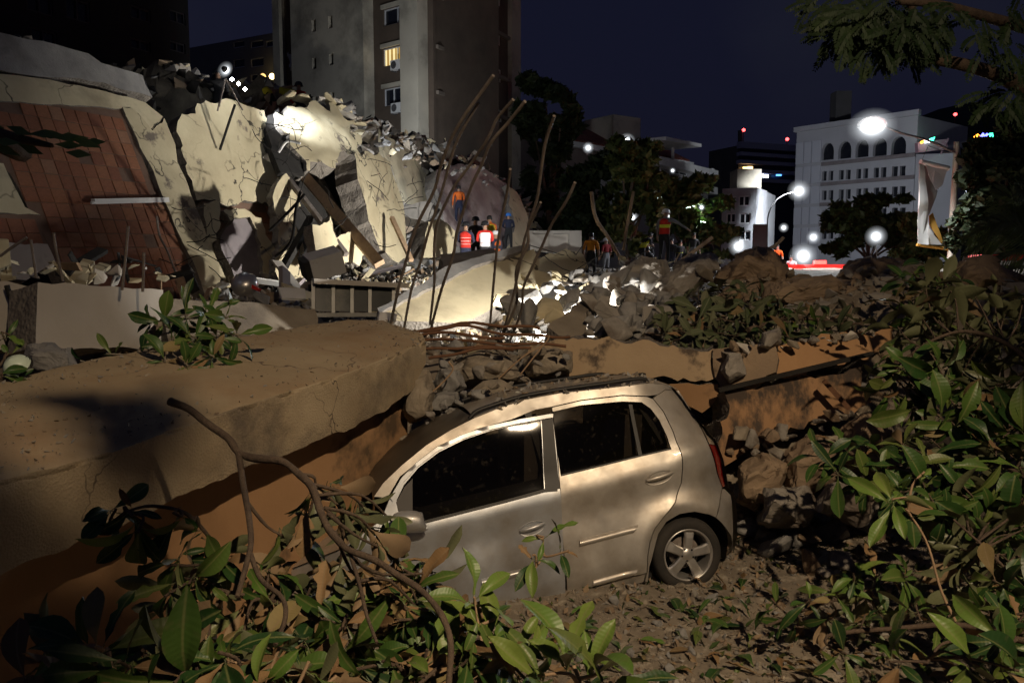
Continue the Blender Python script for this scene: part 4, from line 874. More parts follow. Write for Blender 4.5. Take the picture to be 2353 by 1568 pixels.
branch('leafy branch hanging against the ochre wall at left', [(560, 1330, 3.2), (500, 1260, 3.2), (430, 1180, 3.25), (350, 1160, 3.2), (290, 1175, 3.1)], (.010, .006),
       [(262, 1170, 3.1, 5, .13, 0, 0), (305, 1180, 3.05, 5, .15, .1, .2), (318, 1215, 3.0, 4, .14, .0, .4), (405, 1180, 3.2, 4, .13), (450, 1215, 3.2, 5, .14), (480, 1270, 3.15, 5, .14), (520, 1290, 3.1, 5, .14, .4), (400, 1290, 3.0, 5, .15), (440, 1330, 2.95, 6, .15), (385, 1360, 2.9, 6, .17), (470, 1340, 3.0, 4, .14)], .13, dry=.18, seed=2, droop=.7, axis_up=-.3)
branch('branch with large dusty leaves along the bottom left edge', [(700, 1640, 2.2), (600, 1560, 2.35), (480, 1500, 2.5), (330, 1480, 2.5), (235, 1490, 2.45)], (.012, .006),
       [(200, 1490, 2.45, 6, .19, .15, .1), (150, 1530, 2.35, 5, .19), (260, 1540, 2.3, 6, .18, .3, .2), (520, 1530, 2.3, 7, .20, .3, .1), (640, 1500, 2.35, 6, .21, .5), (700, 1530, 2.3, 6, .20, .5), (420, 1540, 2.3, 5, .18, .2, .2), (590, 1580, 2.2, 6, .2, .2, .3), (330, 1590, 2.1, 5, .18), (760, 1560, 2.3, 5, .18)], .17, dry=.25, seed=3, droop=.5, axis_up=-.1, stem=WOOD)
mass = [(400, 1300), (560, 1250), (640, 1290), (760, 1330), (900, 1400), (1020, 1450), (1060, 1568), (700, 1568), (480, 1500), (360, 1420)]
cl = rnd_clusters(mass, lambda x, y: 3.35 - (y - 1300) * .0026, 46, 5, 32)
branch('dense dark tangle of leaves in front of the buried car nose', [(1040, 1640, 2.6), (900, 1500, 2.9), (760, 1430, 3.0), (620, 1380, 3.1), (480, 1350, 3.1)], (.014, .007), cl, .155, dry=.36, fresh=.04, seed=4, droop=.6, axis_up=-.2)
branch('tangle of wilted leaves over the sill of the front door', [(1060, 1620, 2.7), (1010, 1500, 3.0), (960, 1400, 3.3), (900, 1320, 3.5)], (.010, .006), rnd_clusters([(880, 1270), (960, 1300), (1010, 1370), (1060, 1450), (1070, 1520), (960, 1500), (890, 1400)], lambda x, y: 3.45 - (y - 1270) * .0025, 22, 45, 32), .155, dry=.4, fresh=.05, seed=44, droop=.6, axis_up=-.1)
branch('low dark leaves filling the bottom left corner', [(-40, 1640, 2.2), (100, 1560, 2.4), (240, 1530, 2.45), (400, 1540, 2.4), (560, 1590, 2.3)], (.010, .006), rnd_clusters([(60, 1540), (150, 1490), (330, 1480), (560, 1500), (640, 1568), (60, 1600)], lambda x, y: 2.4, 16, 46, 52), .17, dry=.2, fresh=.05, seed=47, droop=.3, axis_up=.1)
branch('upright sprig with bright leaves before the front door', [(1150, 1640, 2.5), (1132, 1560, 2.65), (1105, 1470, 2.75), (1092, 1395, 2.8), (1088, 1372, 2.8)], (.007, .005),
       [(1092, 1375, 2.8, 5, .155, .0, .9), (1130, 1470, 2.72, 5, .14, .0, .8), (1110, 1440, 2.75, 4, .13, .1, .6), (1150, 1520, 2.65, 5, .14, .1, .5)], .15, seed=6, spread=(25, 85), droop=0, stem=WOOD)
branch('small sprig lying against the front door under its handle', [(1190, 1330, 3.9), (1240, 1290, 4.0), (1248, 1230, 4.05)], (.006, .004), [(1248, 1235, 4.0, 3, .12, 0, .5), (1225, 1280, 3.95, 4, .13, .1, .3), (1300, 1265, 3.95, 3, .12, .1, .3)], .12, seed=7, stem=WOOD)
branch('cluster of tall upright green leaves at the bottom centre', [(1335, 1640, 2.5), (1330, 1568, 2.6), (1318, 1530, 2.65)], (.009, .006),
       [(1300, 1525, 2.65, 5, .20, 0, .7), (1360, 1535, 2.6, 5, .20, 0, .8), (1240, 1560, 2.55, 5, .16, 0, .5), (1400, 1575, 2.5, 4, .17, 0, .5)], .2, seed=8, spread=(10, 60), droop=0, stem=WOOD, axis_up=1.2)
branch('low leafy twig on the ground left of bottom centre', [(900, 1640, 2.3), (980, 1560, 2.5), (1060, 1500, 2.75), (1130, 1470, 3.0)], (.008, .005), rnd_clusters([(960, 1480), (1200, 1500), (1230, 1568), (940, 1568)], lambda x, y: 2.75, 9, 9, 45), .14, dry=.15, fresh=.35, seed=9)

# --- right foreground: the fallen crown
RS = 1.22
def dR(x, y): return pwl([(650, 7.0), (800, 6.3), (1000, 5.6), (1200, 4.9), (1400, 4.1), (1568, 3.4)], y)
branch('fallen crown of broad dark leaves at the right edge above the ochre wall', [(2420, 900, 5.6), (2330, 800, 5.9), (2220, 760, 6.0), (2130, 785, 6.1), (2050, 850, 6.2)], (.020, .008),
       rnd_clusters([(2075, 690), (2150, 640), (2352, 690), (2380, 1010), (2250, 1000), (2120, 960), (2040, 900), (2030, 830)], dR, 46, 21, 40), .185 * RS, seed=21, dry=.04, fresh=.02)
branch('leafy limb drooping over the dark gap right of the ochre wall', [(2440, 1180, 4.9), (2330, 1080, 5.2), (2200, 1060, 5.3), (2080, 1100, 5.3), (1980, 1090, 5.5), (1880, 1075, 5.8)], (.016, .007),
       rnd_clusters([(1870, 1040), (2000, 1010), (2200, 1000), (2370, 1020), (2370, 1230), (2230, 1220), (2080, 1130), (1950, 1120)], dR, 32, 22, 42), .17 * RS, seed=22, dry=.05, fresh=.02)
branch('sprig with bright yellow-green leaves in the right foreground', [(2200, 1440, 4.1), (2165, 1360, 4.2), (2125, 1240, 4.35), (2085, 1172, 4.45)], (.008, .005),
       [(2050, 1150, 4.4, 6, .20, 0, 1.0), (2090, 1180, 4.4, 3, .17, 0, .2), (2120, 1090, 4.5, 3, .15, 0, .6)], .19, seed=23, stem=WOOD, spread=(40, 110))
branch('leafy limb low at the right edge with drooping leaves', [(2440, 1460, 3.7), (2340, 1340, 4.2), (2260, 1260, 4.4), (2190, 1190, 4.5)], (.012, .006),
       rnd_clusters([(2170, 1160), (2370, 1150), (2370, 1480), (2280, 1440), (2210, 1330)], dR, 26, 24, 42), .17 * RS, seed=24, dry=.06, fresh=.06)
branch('long bare limb lying across the lower right corner', [(2460, 1500, 3.6), (2250, 1445, 3.9), (2080, 1438, 4.0), (1900, 1460, 4.05)], (.018, .010),
       [(2150, 1500, 3.7, 6, .22, .1, .1), (2050, 1520, 3.6, 6, .2, .1, .1), (2240, 1530, 3.5, 7, .2, .1, .15), (2330, 1540, 3.4, 6, .18), (2300, 1470, 3.7, 6, .17), (2180, 1420, 4.0, 5, .16), (1990, 1420, 4.1, 5, .15), (2100, 1390, 4.2, 5, .16), (2350, 1420, 3.8, 5, .16), (1940, 1500, 3.8, 4, .13), (2260, 1380, 4.1, 5, .16)], .18, seed=25, dry=.15, extra=[([(2200, 1470, 3.85), (2160, 1480, 3.75), (2130, 1520, 3.6)], .008, .006)])
branch('fallen leafy limb running on past the right edge of the picture', [(2380, 1250, 4.8), (2480, 1150, 5.0), (2620, 1050, 5.3), (2780, 980, 5.6)], (.02, .008), rnd_clusters([(2340, 760), (2700, 760), (2850, 1100), (2750, 1500), (2400, 1568), (2340, 1300)], dR, 40, 48, 60), .21, seed=49, dry=.06, fresh=.04)
branch('scatter of broken leafy twigs behind the rear wheel', [(1760, 1440, 4.6), (1850, 1400, 4.7), (1950, 1370, 4.7), (2050, 1330, 4.7)], (.009, .005),
       rnd_clusters([(1760, 1380), (1850, 1350), (2080, 1290), (2100, 1400), (1900, 1450), (1790, 1450)], lambda x, y: 4.75, 12, 26, 50), .14, seed=26, dry=.2, fresh=.12)

# --- leaves caught in the rubble mound, on the slab and at the left edge
def dM(x, y): return pwl([(640, 9.6), (700, 9.0), (780, 8.3)], y)
branch('mat of grey-green leaves draped over the left side of the mound', [(1480, 770, 8.5), (1560, 740, 8.8), (1640, 700, 9.2), (1720, 690, 9.3)], (.03, .012),
       rnd_clusters([(1500, 745), (1540, 690), (1600, 660), (1700, 650), (1760, 690), (1740, 775), (1560, 780)], dM, 30, 31, 26), .21, seed=31, dry=.05, fresh=.0, base=LVG)
branch('mat of dark leaves over the middle of the mound above the ochre wall', [(1720, 760, 8.4), (1800, 730, 8.7), (1880, 730, 8.7), (1980, 750, 8.4)], (.03, .012),
       rnd_clusters([(1735, 770), (1760, 700), (1830, 715), (1950, 725), (2010, 745), (1960, 775), (1800, 785)], dM, 26, 32, 26), .20, seed=32, dry=.06, fresh=.02, base=LVG[:3] + LV[:2])
branch('spray of leaves on the right shoulder of the mound under the banner', [(2200, 760, 7.6), (2150, 700, 8.0), (2110, 650, 8.6)], (.02, .01),
       rnd_clusters([(2060, 640), (2140, 600), (2200, 640), (2200, 740), (2080, 740)], lambda x, y: 8.2, 15, 33, 26), .19, seed=33, dry=.08, fresh=.04)
branch('leafy broken bough lying on the back of the long fallen slab', [(312, 828, 5.9), (340, 800, 5.9), (356, 760, 5.95), (372, 735, 6.0)], (.035, .022),
       [(345, 735, 5.9, 4, .17), (380, 740, 5.9, 6, .17), (430, 725, 5.9, 7, .17), (480, 720, 5.9, 7, .17), (520, 730, 5.9, 6, .16), (400, 780, 5.75, 7, .17), (450, 780, 5.7, 8, .17), (505, 775, 5.75, 7, .17), (545, 770, 5.8, 5, .16), (380, 830, 5.5, 7, .16), (430, 840, 5.4, 7, .16), (490, 820, 5.5, 7, .16), (250, 815, 5.8, 5, .14), (190, 830, 5.7, 4, .14)], .16, seed=34, dry=.04, fresh=.0, stem=mat('pale_bark', (.30, .26, .21), (.20, .17, .13), 9, .9, bump=.6, bscale=25))
branch('glossy leafy sprig at the left edge above the slab', [(-60, 900, 4.6), (-10, 850, 4.8), (15, 800, 5.0), (5, 760, 5.1)], (.01, .006), [(10, 770, 5.0, 6, .13, 0, .4), (25, 815, 4.95, 5, .12, 0, .2), (0, 860, 4.7, 5, .13), (50, 870, 4.8, 4, .11)], .13, seed=35)

def zone(x, y): return ('under the rear door' if x < 1480 else 'just in front of the rear wheel' if x < 1620 else 'right behind the rear wheel' if x < 1800 else 'before the leafy limbs at right') if y < 1460 else ('at the bottom edge left of centre' if x < 1400 else 'at the bottom edge below the rear wheel' if x < 1750 else 'at the bottom edge near the bare limb')
# --- loose leaves on the ground, each lying by itself
rnd = random.Random(77); placed = 0
GP = [(1240, 1470), (1330, 1400), (1480, 1370), (1700, 1340), (1800, 1330), (1950, 1400), (2100, 1520), (2150, 1568), (1250, 1568)]
for i in range(420):
    x = rnd.uniform(1200, 2200); y = rnd.uniform(1330, 1568)
    if not inside((x, y), GP): continue
    r = ray(x, y); t = -2.5 / r.z; g = CAM_POS + r * t; g.z = H(g.x, g.y) + .025
    big = placed < 105
    if not big: break
    out = V((rnd.uniform(-1, 1), rnd.uniform(-1, 1), rnd.uniform(-.05, .25))); M = frame(out, V((rnd.gauss(0, .25), rnd.gauss(0, .25), 1))); s = rnd.uniform(.10, .19); M = M @ Matrix.Diagonal((s, s, s, 1)); M.translation = g
    q = rnd.random(); dryq = q < .38
    T(link('fallen_leaf', rnd.choice(LVD if dryq else LVB if q < .5 else LV), None, M), ('withered brown leaf lying ' if dryq else 'green leaf lying ') + ('loose ' if s < .15 else 'large and flat ') + zone(x, y), 'leaf', 'loose withered leaves on the ground' if dryq else 'loose green leaves on the ground'); placed += 1
# ================================================================== buildings in the background
PANE = mat('night_window', (.012, .014, .02), (.02, .022, .03), 1, .08, spec=.6)
FRAMEW = mat('white_frame', (.62, .62, .63), None, rough=.5)
CURT = bpy.data.materials.new('lit_curtain'); CURT.use_nodes = True
_n = CURT.node_tree; _b = _n.nodes['Principled BSDF']; _w = _n.nodes.new('ShaderNodeTexWave'); _t = _n.nodes.new('ShaderNodeTexCoord'); _r = _n.nodes.new('ShaderNodeValToRGB')
_mp = _n.nodes.new('ShaderNodeMapping'); _mp.inputs['Scale'].default_value = (1, 1, .02); _n.links.new(_t.outputs['Object'], _mp.inputs[0])
_w.inputs['Scale'].default_value = 1.15; _w.inputs['Distortion'].default_value = 3; _w.inputs['Detail'].default_value = 2; _n.links.new(_mp.outputs[0], _w.inputs['Vector'])
_r.color_ramp.elements[0].color = (.36, .20, .045, 1); _r.color_ramp.elements[1].color = (1, .83, .42, 1); _r.color_ramp.elements[0].position = .35; _r.color_ramp.elements[1].position = .75
_n.links.new(_w.outputs['Fac'], _r.inputs[0]); _n.links.new(_r.outputs[0], _b.inputs['Emission Color']); _b.inputs['Emission Strength'].default_value = 1.0; _b.inputs['Base Color'].default_value = (.4, .3, .1, 1)
class Fac:
    """a vertical facade between two picture columns at given depths"""
    def __init__(s, xa, da, xb, db):
        a = P(xa, 600, da); b = P(xb, 600, db); s.a = V((a.x, a.y, 0)); s.b = V((b.x, b.y, 0)); s.u = (s.b - s.a).normalized(); s.L = (s.b - s.a).length
        s.pl = Plane(s.a, s.b, s.a + V((0, 0, 5))); s.n = s.pl.n
    def uz(s, x, y):
        p = s.pl.at(x, y); return V(((p - s.a).dot(s.u), p.z))
    def at(s, u, z, off=0): return s.a + s.u * u + V((0, 0, z)) + s.n * off
    def rect(s, x0, y0, x1, y1):
        p = s.uz(x0, y0); q = s.uz(x0, y1); u1 = s.uz(x1, y0).x; return [V((p.x, q.y)), V((u1, q.y)), V((u1, p.y)), V((p.x, p.y))]
def facade(F, name, parent, poly, holes, m, off=0.0, thick=.3):
    vs, fs, loops = fill2d(poly, 50, holes); b = B()
    b.add([F.at(v.x, v.y, off) for v in vs], [tuple(f) for f in fs], 0)
    for lp in loops:
        k = len(lp); f0 = [F.at(vs[i].x, vs[i].y, off) for i in lp]; f1 = [F.at(vs[i].x, vs[i].y, off - thick) for i in lp]
        b.add(f0 + f1, [(i, (i + 1) % k, k + (i + 1) % k, k + i) for i in range(k)])
    return b.build(name, m, parent)
def window(F, parent, poly, off=-.18, nmull=1, mpane=None, fr=.07, mframe=None):
    b = B(); us = [p.x for p in poly]; zs = [p.y for p in poly]; u0, u1, z0, z1 = min(us), max(us), min(zs), max(zs)
    for i in range(nmull + 2):
        u = lerp(u0 + fr / 2, u1 - fr / 2, i / (nmull + 1)); b.bar(F.at(u, z0 + .01, off), F.at(u, z1 - .01, off), fr, .08, F.n)
    for z in (z0 + fr / 2, z1 - fr / 2): b.bar(F.at(u0 + .01, z, off + .003), F.at(u1 - .01, z, off + .003), .08, fr, V((0, 0, 1)))
    w = b.build('window', mframe or FRAMEW, parent)
    q = B(); q.add([F.at(p.x, p.y, off - .05) for p in poly], [tuple(range(len(poly)))]); q.build('pane', mpane or PANE, w)
    return w
def shell(F, name, parent, z1, depth, m, off=-.25, z0=0, u0=0.0, u1=None):
    u1 = F.L if u1 is None else u1; b = B(); o = off; d = off - depth
    v = [F.at(u, z, k) for k in (o, d) for z in (z0, z1) for u in (u0, u1)]
    b.add(v, [(0, 4, 6, 2), (1, 3, 7, 5), (2, 6, 7, 3), (4, 5, 7, 6)] + ([(0, 1, 3, 2)] if False else [])); return b.build(name, m, parent)
def R4(u0, z0, u1, z1): return [V((u0, z0)), V((u1, z0)), V((u1, z1)), V((u0, z1))]

PALEW = mat('weathered_cream_wall', (.56, .51, .40), (.47, .42, .33), .5, .9, bump=.1, bscale=2, c3=(.22, .20, .16), s3=.25, t3=.6, w3=.1)
BROWNW = mat('brown_brick_wall', (.13, .095, .068), (.095, .07, .052), 1, .9)
DARKW = mat('dark_grey_wall', (.10, .095, .095), (.07, .068, .068), .6, .9)
# --- the brown and cream tower
tw_ = empty('apartment_tower', P(1000, 600, 50), 'tall cream and brown apartment tower with one curtained window glowing yellow', 'building')
tw_.location.z = 0
FL = Fac(645, 60, 1000, 50); FR_ = Fac(1000, 50.02, 1186, 61)
bay = [FL.rect(880, 24, 941, 62), FL.rect(879, 114, 943, 155), FL.rect(881, 206, 943, 246), FL.rect(880, -66, 941, -28)]
bay2 = [FL.rect(672, -8, 698, 30), FL.rect(672, 80, 698, 116), FL.rect(672, 165, 698, 205)]
facade(FL, 'wall', tw_, R4(0, 0, FL.L, 26), bay + bay2, BROWNW)
for i, h in enumerate(bay): window(FL, tw_, h, -.15, 2 if i == 2 else 1, CURT if i == 1 else PANE, .06)
for h in bay2: window(FL, tw_, h, -.15, 1, PANE, .06)
for h in bay + bay2:                                    # pale spandrel lips over each window
    u0, u1, zt = h[0].x - .12, h[1].x + .12, h[2].y; b = B(); b.bar(FL.at(u0, zt + .16, .06), FL.at(u1, zt + .16, .06), .12, .26); b.build('lintel', PALEW, tw_)
def pier(x0, x1, proud, holes_px=(), m=PALEW, back=.0):
    u0, u1 = FL.uz(x0, 300).x, FL.uz(x1, 300).x; b = B()
    hs = [FL.rect(*h) for h in holes_px]
    o = facade(FL, 'pier', tw_, R4(u0, 0, u1, 26), hs, m, proud, proud - .01)
    for h in hs: q = B(); q.add([FL.at(p.x, p.y, proud - .25) for p in h], [(0, 1, 2, 3)]); q.build('slot_window', PANE, tw_)
pier(646, 661, .5); pier(698, 862, .9, [(740, 54, 750, 82), (778, 46, 788, 74), (741, 140, 751, 166), (780, 131, 790, 157), (744, 228, 754, 254), (782, 218, 792, 244)]); pier(945, 985, .9)
holes = [FR_.rect(1094, 38, 1150, 76), FR_.rect(1096, 134, 1152, 166), FR_.rect(1097, 232, 1154, 262), FR_.rect(1094, -60, 1150, -20)]
facade(FR_, 'wall', tw_, R4(0, 0, FR_.L, 26), holes, BROWNW)
for h in holes: window(FR_, tw_, h, -.12, 2, PANE, .09, mat('grey_frame', (.62, .60, .55), None, rough=.6))
for z in [FR_.uz(1046, y).y for y in (20, 130, 230)]: b = B(); b.bar(FR_.at(.2, z, .12), FR_.at(FR_.L - .2, z, .12), .24, .22); b.build('floor_band', mat('brown_band', (.22, .18, .14), None), tw_)
u0 = FR_.uz(1166, 200).x; facade(FR_, 'pier', tw_, R4(u0, 0, FR_.L, 26), [], PALEW, .35, .34)
shell(FL, 'rear_shell', tw_, 26, 6, BROWNW)
for x, y, lab in ((918, 152, 'white air conditioner unit below the glowing yellow window'), (919, 250, 'white air conditioner unit on the lowest bay of the tower')):
    p = FL.uz(x, y); a = empty('air_conditioner', FL.at(p.x, p.y, .2), lab, 'air conditioner')
    M = Matrix((FL.u, FL.n, V((0, 0, 1)))).transposed(); b = B(); b.box(FL.at(p.x, p.y, .25), (.85, .32, .6), M); b.build('casing', WHITE, a)
    b = B(); b.lathe([(0, 0), (.08, .01), (.1, .02), (.22, .02), (.24, .0)], 18, Matrix.Translation(FL.at(p.x - .12, p.y, .42)) @ (FL.n.to_track_quat('Z', 'Y').to_matrix().to_4x4())); b.build('fan_grille', DARKW, a)
    b = B(); b.bar(FL.at(p.x - .3, p.y - .36, 0), FL.at(p.x - .3, p.y - .36, .4), .05, .05); b.bar(FL.at(p.x + .3, p.y - .36, 0), FL.at(p.x + .3, p.y - .36, .4), .05, .05); b.build('bracket', POLE_D if 'POLE_D' in globals() else DARKW, a)
p = FL.uz(686, 120); b = B(); pts = [[FL.at(p.x + (i / 6 - .5) * 1.0, p.y - j / 6 * .9 - .25 * math.sin(i), .5 + .12 * math.sin(i * 1.7 + j)) for i in range(7)] for j in range(7)]
b.add([v for r in pts for v in r], [(i * 7 + j, i * 7 + j + 1, i * 7 + 8 + j, i * 7 + 7 + j) for i in range(6) for j in range(6)], 0, True)
T(b.build('hanging_cloth', WHITE), 'white cloth hanging from a tower window at left', 'cloth')

# --- generic block with windows given as picture rectangles
def block(name, label, F, z1, holes_px, wall, depth=10, nmull=1, lit=(), panes=None, off=-.12, fr=.08):
    r = empty(name, F.a.copy(), label, 'building'); hs = [F.rect(*h) for h in holes_px]
    facade(F, 'wall', r, R4(0, 0, F.L, z1), hs, wall); shell(F, 'rear_shell', r, z1, depth, wall)
    for i, h in enumerate(hs): window(F, r, h, off, nmull, (lit[i] if i in lit else PANE) if isinstance(lit, dict) else PANE, fr, panes)
    return r
AMBER = emit('amber_window', (1, .62, .22), 1.6); WHITEWIN = emit('white_window', (.75, .85, 1), 1.2)
F = Fac(455, 86, 660, 80)
zt = F.uz(560, 88).y
block('grey_midrise', 'dim grey midrise with small dark windows left of the tower', F, zt, [(535, 97, 561, 112), (575, 96, 605, 112), (610, 95, 640, 110), (535, 138, 561, 158), (575, 136, 605, 156), (575, 172, 592, 188)], mat('dim_grey_wall', (.19, .19, .20), (.15, .15, .16), .4), 12, 0)
F2 = Fac(598, 79.5, 634, 79.2); 
for x, y, c, lab in ((604, 176, AMBER, 'small dull amber lamp on the grey midrise'), (625, 176, emit('yellow_lamp', (1, .75, .3), 8), 'small bright yellow lamp on the grey midrise')):
    b = B(); b.lathe([(0, -.3), (.2, -.2), (.3, 0), (.2, .2), (0, .3)], 12, Matrix.Translation(P(x, y, 79))); T(b.build('wall_lamp', c), lab, 'lamp')
F = Fac(-120, 34, 455, 46)
dk = block('dark_building', 'unlit black apartment block looming over the left of the heap', F, 26, [(60, -20, 120, 22), (150, -10, 205, 40), (70, 60, 130, 90), (300, 10, 345, 40), (300, 85, 345, 110), (390, 20, 425, 48), (390, 92, 425, 115)], mat('near_black_wall', (.035, .033, .031), (.025, .024, .023), .5), 8, 1, panes=DARKW)  # walls in one near-black tone

# --- the house with the red tiled roof
PINKW = mat('dusky_pink_wall', (.24, .19, .17), (.19, .15, .135), .5, .9)
hs_ = empty('tiled_roof_house', P(1300, 600, 62), 'long house with a red tiled roof and white eaves behind the dark trees', 'building'); hs_.location.z = 0
F = Fac(1190, 64, 1560, 82)
zw = F.uz(1190, 318).y
hl = [F.rect(1300, 380, 1335, 420), F.rect(1395, 372, 1425, 402), F.rect(1530, 375, 1555, 400), F.rect(1300, 440, 1335, 480)]
facade(F, 'wall', hs_, R4(0, 0, F.L, zw), hl, PINKW); shell(F, 'rear_shell', hs_, zw, 9, PINKW)
for h in hl: window(F, hs_, h, -.12, 1, PANE, .1)
b = B(); u0 = F.uz(1300, 300).x
b.bar(F.at(u0, zw + .15, .5), F.at(F.L + 1.2, zw + .15, .5), .5, .45); b.build('eaves', WHITE, hs_)
ROOFT = mat('red_roof_tiles', (.26, .085, .055), (.17, .055, .04), 2, .8, bump=.6, bscale=3, stretch=(1, 1, 1))
rf = B(); nr = 26
for i in range(nr):
    a0 = lerp(u0, F.L + .6, i / nr); a1 = lerp(u0, F.L + .6, (i + .72) / nr); rf.bar(F.at((a0 + a1) / 2, zw + .42, .7), F.at((a0 + a1) / 2, zw + 3.0, -4.5), a1 - a0, .22, F.n)
rf.build('roof', ROOFT, hs_)
Fp = Fac(1405, 74, 1466, 76); b = B(); zp = Fp.uz(1430, 266).y
shell(Fp, 'penthouse', hs_, zp, 4, PALEW, 0, zw); facade(Fp, 'penthouse_wall', hs_, R4(0, zw, Fp.L, zp), [], PALEW)
b = B(); b.bar(P(1488, 322, 72), P(1572, 338, 78), 3.5, .3); b.build('canopy', WHITE, hs_)
b = B(); b.tube([P(1490, 322, 73), P(1490, 400, 73)], .15, 8); b.tube([P(1545, 335, 77), P(1545, 400, 77)], .15, 8); b.build('canopy_post', WHITE, hs_)['kind'] = 'stuff'
Fb = Fac(1450, 70, 1622, 84)
bk = block('white_terraced_block', 'pale terraced block with balconies right of the tiled roof house', Fb, Fb.uz(1450, 352).y, [(1480, 372, 1520, 396), (1545, 376, 1580, 398), (1480, 420, 1520, 445)], mat('pale_grey_wall', (.36, .35, .36), (.30, .29, .30), .5), 8)
for y in (362, 408): p = Fb.uz(1450, y).y; b = B(); b.bar(Fb.at(.3, p, .6), Fb.at(Fb.L - .3, p, .6), 1.2, .7); b.build('balcony', WHITE, bk)

# --- banded office tower, white flats, office block with arches
BT = empty('banded_tower', P(1750, 600, 170), 'distant dark glass tower with pale lilac floor bands', 'building'); BT.location.z = 0
F = Fac(1690, 170, 1822, 176); Fs = Fac(1722, 168, 1722.5, 168.2); zt = F.uz(1700, 334).y
facade(F, 'wall', BT, R4(0, 0, F.L, zt), [], mat('dark_glass', (.02, .022, .04), None, rough=.3)); shell(F, 'rear_shell', BT, zt, 10, DARKW)
LIL = mat('lilac_band', (.30, .29, .42), None, rough=.6)
for y in (338, 358, 376, 396, 416): z = F.uz(1750, y).y; b = B(); b.bar(F.at(-.5, z, .6), F.at(F.L, z, .6), 1.4, .75 if y != 338 else 1.3); b.build('floor_band', LIL, BT)
for x, y, c in ((1706, 388, 'amber'), (1716, 387, 'amber'), (1740, 404, 'white'), (1752, 406, 'white'), (1782, 402, 'blue')):
    p = F.uz(x, y); b = B(); b.box(F.at(p.x, p.y, .9), (1.1, .3, .6)); b.build('lit_window', emit(c + '_office_light', {'amber': (1, .6, .2), 'white': (.8, .9, 1), 'blue': (.1, .35, 1)}[c], 5 if c != 'blue' else 3), BT)
b = B(); b.tube([P(1700, 334, 172), P(1700, 300, 172)], .5, 6); b.build('mast', DARKW, BT)
F = Fac(1655, 58.6, 1733, 57.5); Fc = Fac(1733, 57.51, 1757, 60)
wf = block('white_flats', 'small white block of flats with shuttered windows by the street', F, F.uz(1700, 432).y, [(1668, 452, 1690, 474), (1696, 450, 1722, 474), (1668, 490, 1690, 512), (1698, 490, 1724, 514), (1668, 530, 1690, 552), (1698, 530, 1724, 552)], mat('white_grey_wall', (.46, .47, .49), (.38, .39, .41), .4, c3=(.25, .25, .26), s3=.3, t3=.6), 8)
facade(Fc, 'wall', wf, R4(0, 0, Fc.L, Fc.uz(1740, 432).y), [], mat('peeling_wall', (.30, .30, .31), (.20, .2, .21), 1.2))
b = B(); p = P(1712, 415, 61); b.box((p.x, p.y, p.z), (1.8, 2, 1.5)); b.build('roof_tank_room', PALEW, wf)
OW = mat('office_white_wall', (.50, .50, .54), (.44, .44, .47), .4, .8)
of = empty('office_block', P(1900, 600, 80), 'white office block with a row of arched openings above its windows', 'building'); of.location.z = 0
F = Fac(1820, 86, 2092, 76); zt = F.uz(1820, 306).y
holes = []; xs = [(1887, 1916), (1926, 1956), (1966, 1996), (2006, 2038), (2048, 2082)]
def yl(x, y0): return y0 - (x - 1887) * (600 - y0) / 600 * .20       # the rows climb gently to the right
for x0, x1 in xs:
    r = F.rect(x0, yl(x0, 330), x1, yl(x0, 369)); u0, u1 = r[0].x, r[1].x; z0, z1 = r[0].y, r[2].y; k = 8
    holes.append([V((u0, z0)), V((u1, z0))] + [V(((u0 + u1) / 2 + (u1 - u0) / 2 * math.cos(math.pi * i / k), z1 - .9 + .9 * math.sin(math.pi * i / k))) for i in range(k + 1)])
small = []
for ya, yb in ((394, 416), (438, 460), (484, 505), (528, 549)):
    for x0, x1 in xs:
        m = (x0 + x1) / 2; small.append(F.rect(x0 + 1, yl(x0, ya), m - 3, yl(x0, yb))); small.append(F.rect(m + 2, yl(m, ya), x1 - 2, yl(m, yb)))
facade(F, 'wall', of, R4(0, 0, F.L, zt), holes + small, OW, thick=.5); shell(F, 'rear_shell', of, zt, 10, OW, -.5)
for h in holes: b = B(); b.add([F.at(p.x, p.y, -.48) for p in h], [tuple(range(len(h)))]); b.build('arch_window', PANE, of)
for h in small: b = B(); b.add([F.at(p.x, p.y, -.4) for p in h], [(0, 1, 2, 3)]); b.build('window', PANE, of)
for y in (378, 424, 470, 516): z = F.uz(1887, y).y; b = B(); b.bar(F.at(F.uz(1884, 500).x, z, .12), F.at(F.L, z, .12), .25, .35); b.build('floor_band', LILAC, of)
ux = [F.uz(x, 500).x for x in (1824, 1843, 1861, 1883)]; ys = [326, 382, 428, 474, 520, 566, 600]
for i in range(3):
    for j in range(6):
        za, zb_ = F.uz(1830, ys[j]).y, F.uz(1830, ys[j + 1]).y; b = B(); b.box((F.at((ux[i] + ux[i + 1]) / 2, (za + zb_) / 2, .1)), (ux[i + 1] - ux[i] - .12, .2, za - zb_ - .35), Matrix((F.u, F.n, V((0, 0, 1)))).transposed()); b.build('panel', mat('white_panel', (.56, .57, .63), None, rough=.7) if i == j == 0 else bpy.data.materials['white_panel'], of)
b = B(); b.box(F.at(F.uz(1888, 400).x, zt + 2, -3), (1.6, 1.6, 4)); b.build('chimney', DARKW, of)
b = B(); b.bar(F.at(-.2, zt + .25, .1), F.at(F.L + .2, zt + .25, .1), .5, .5); b.build('parapet', OW, of)
F = Fac(2092, 75.6, 2186, 74.5)
ob = block('white_annex', 'white windowless annex right of the arched office block', F, F.uz(2100, 355).y, [(2110, 432, 2160, 437)], OW, 1.5, 0)

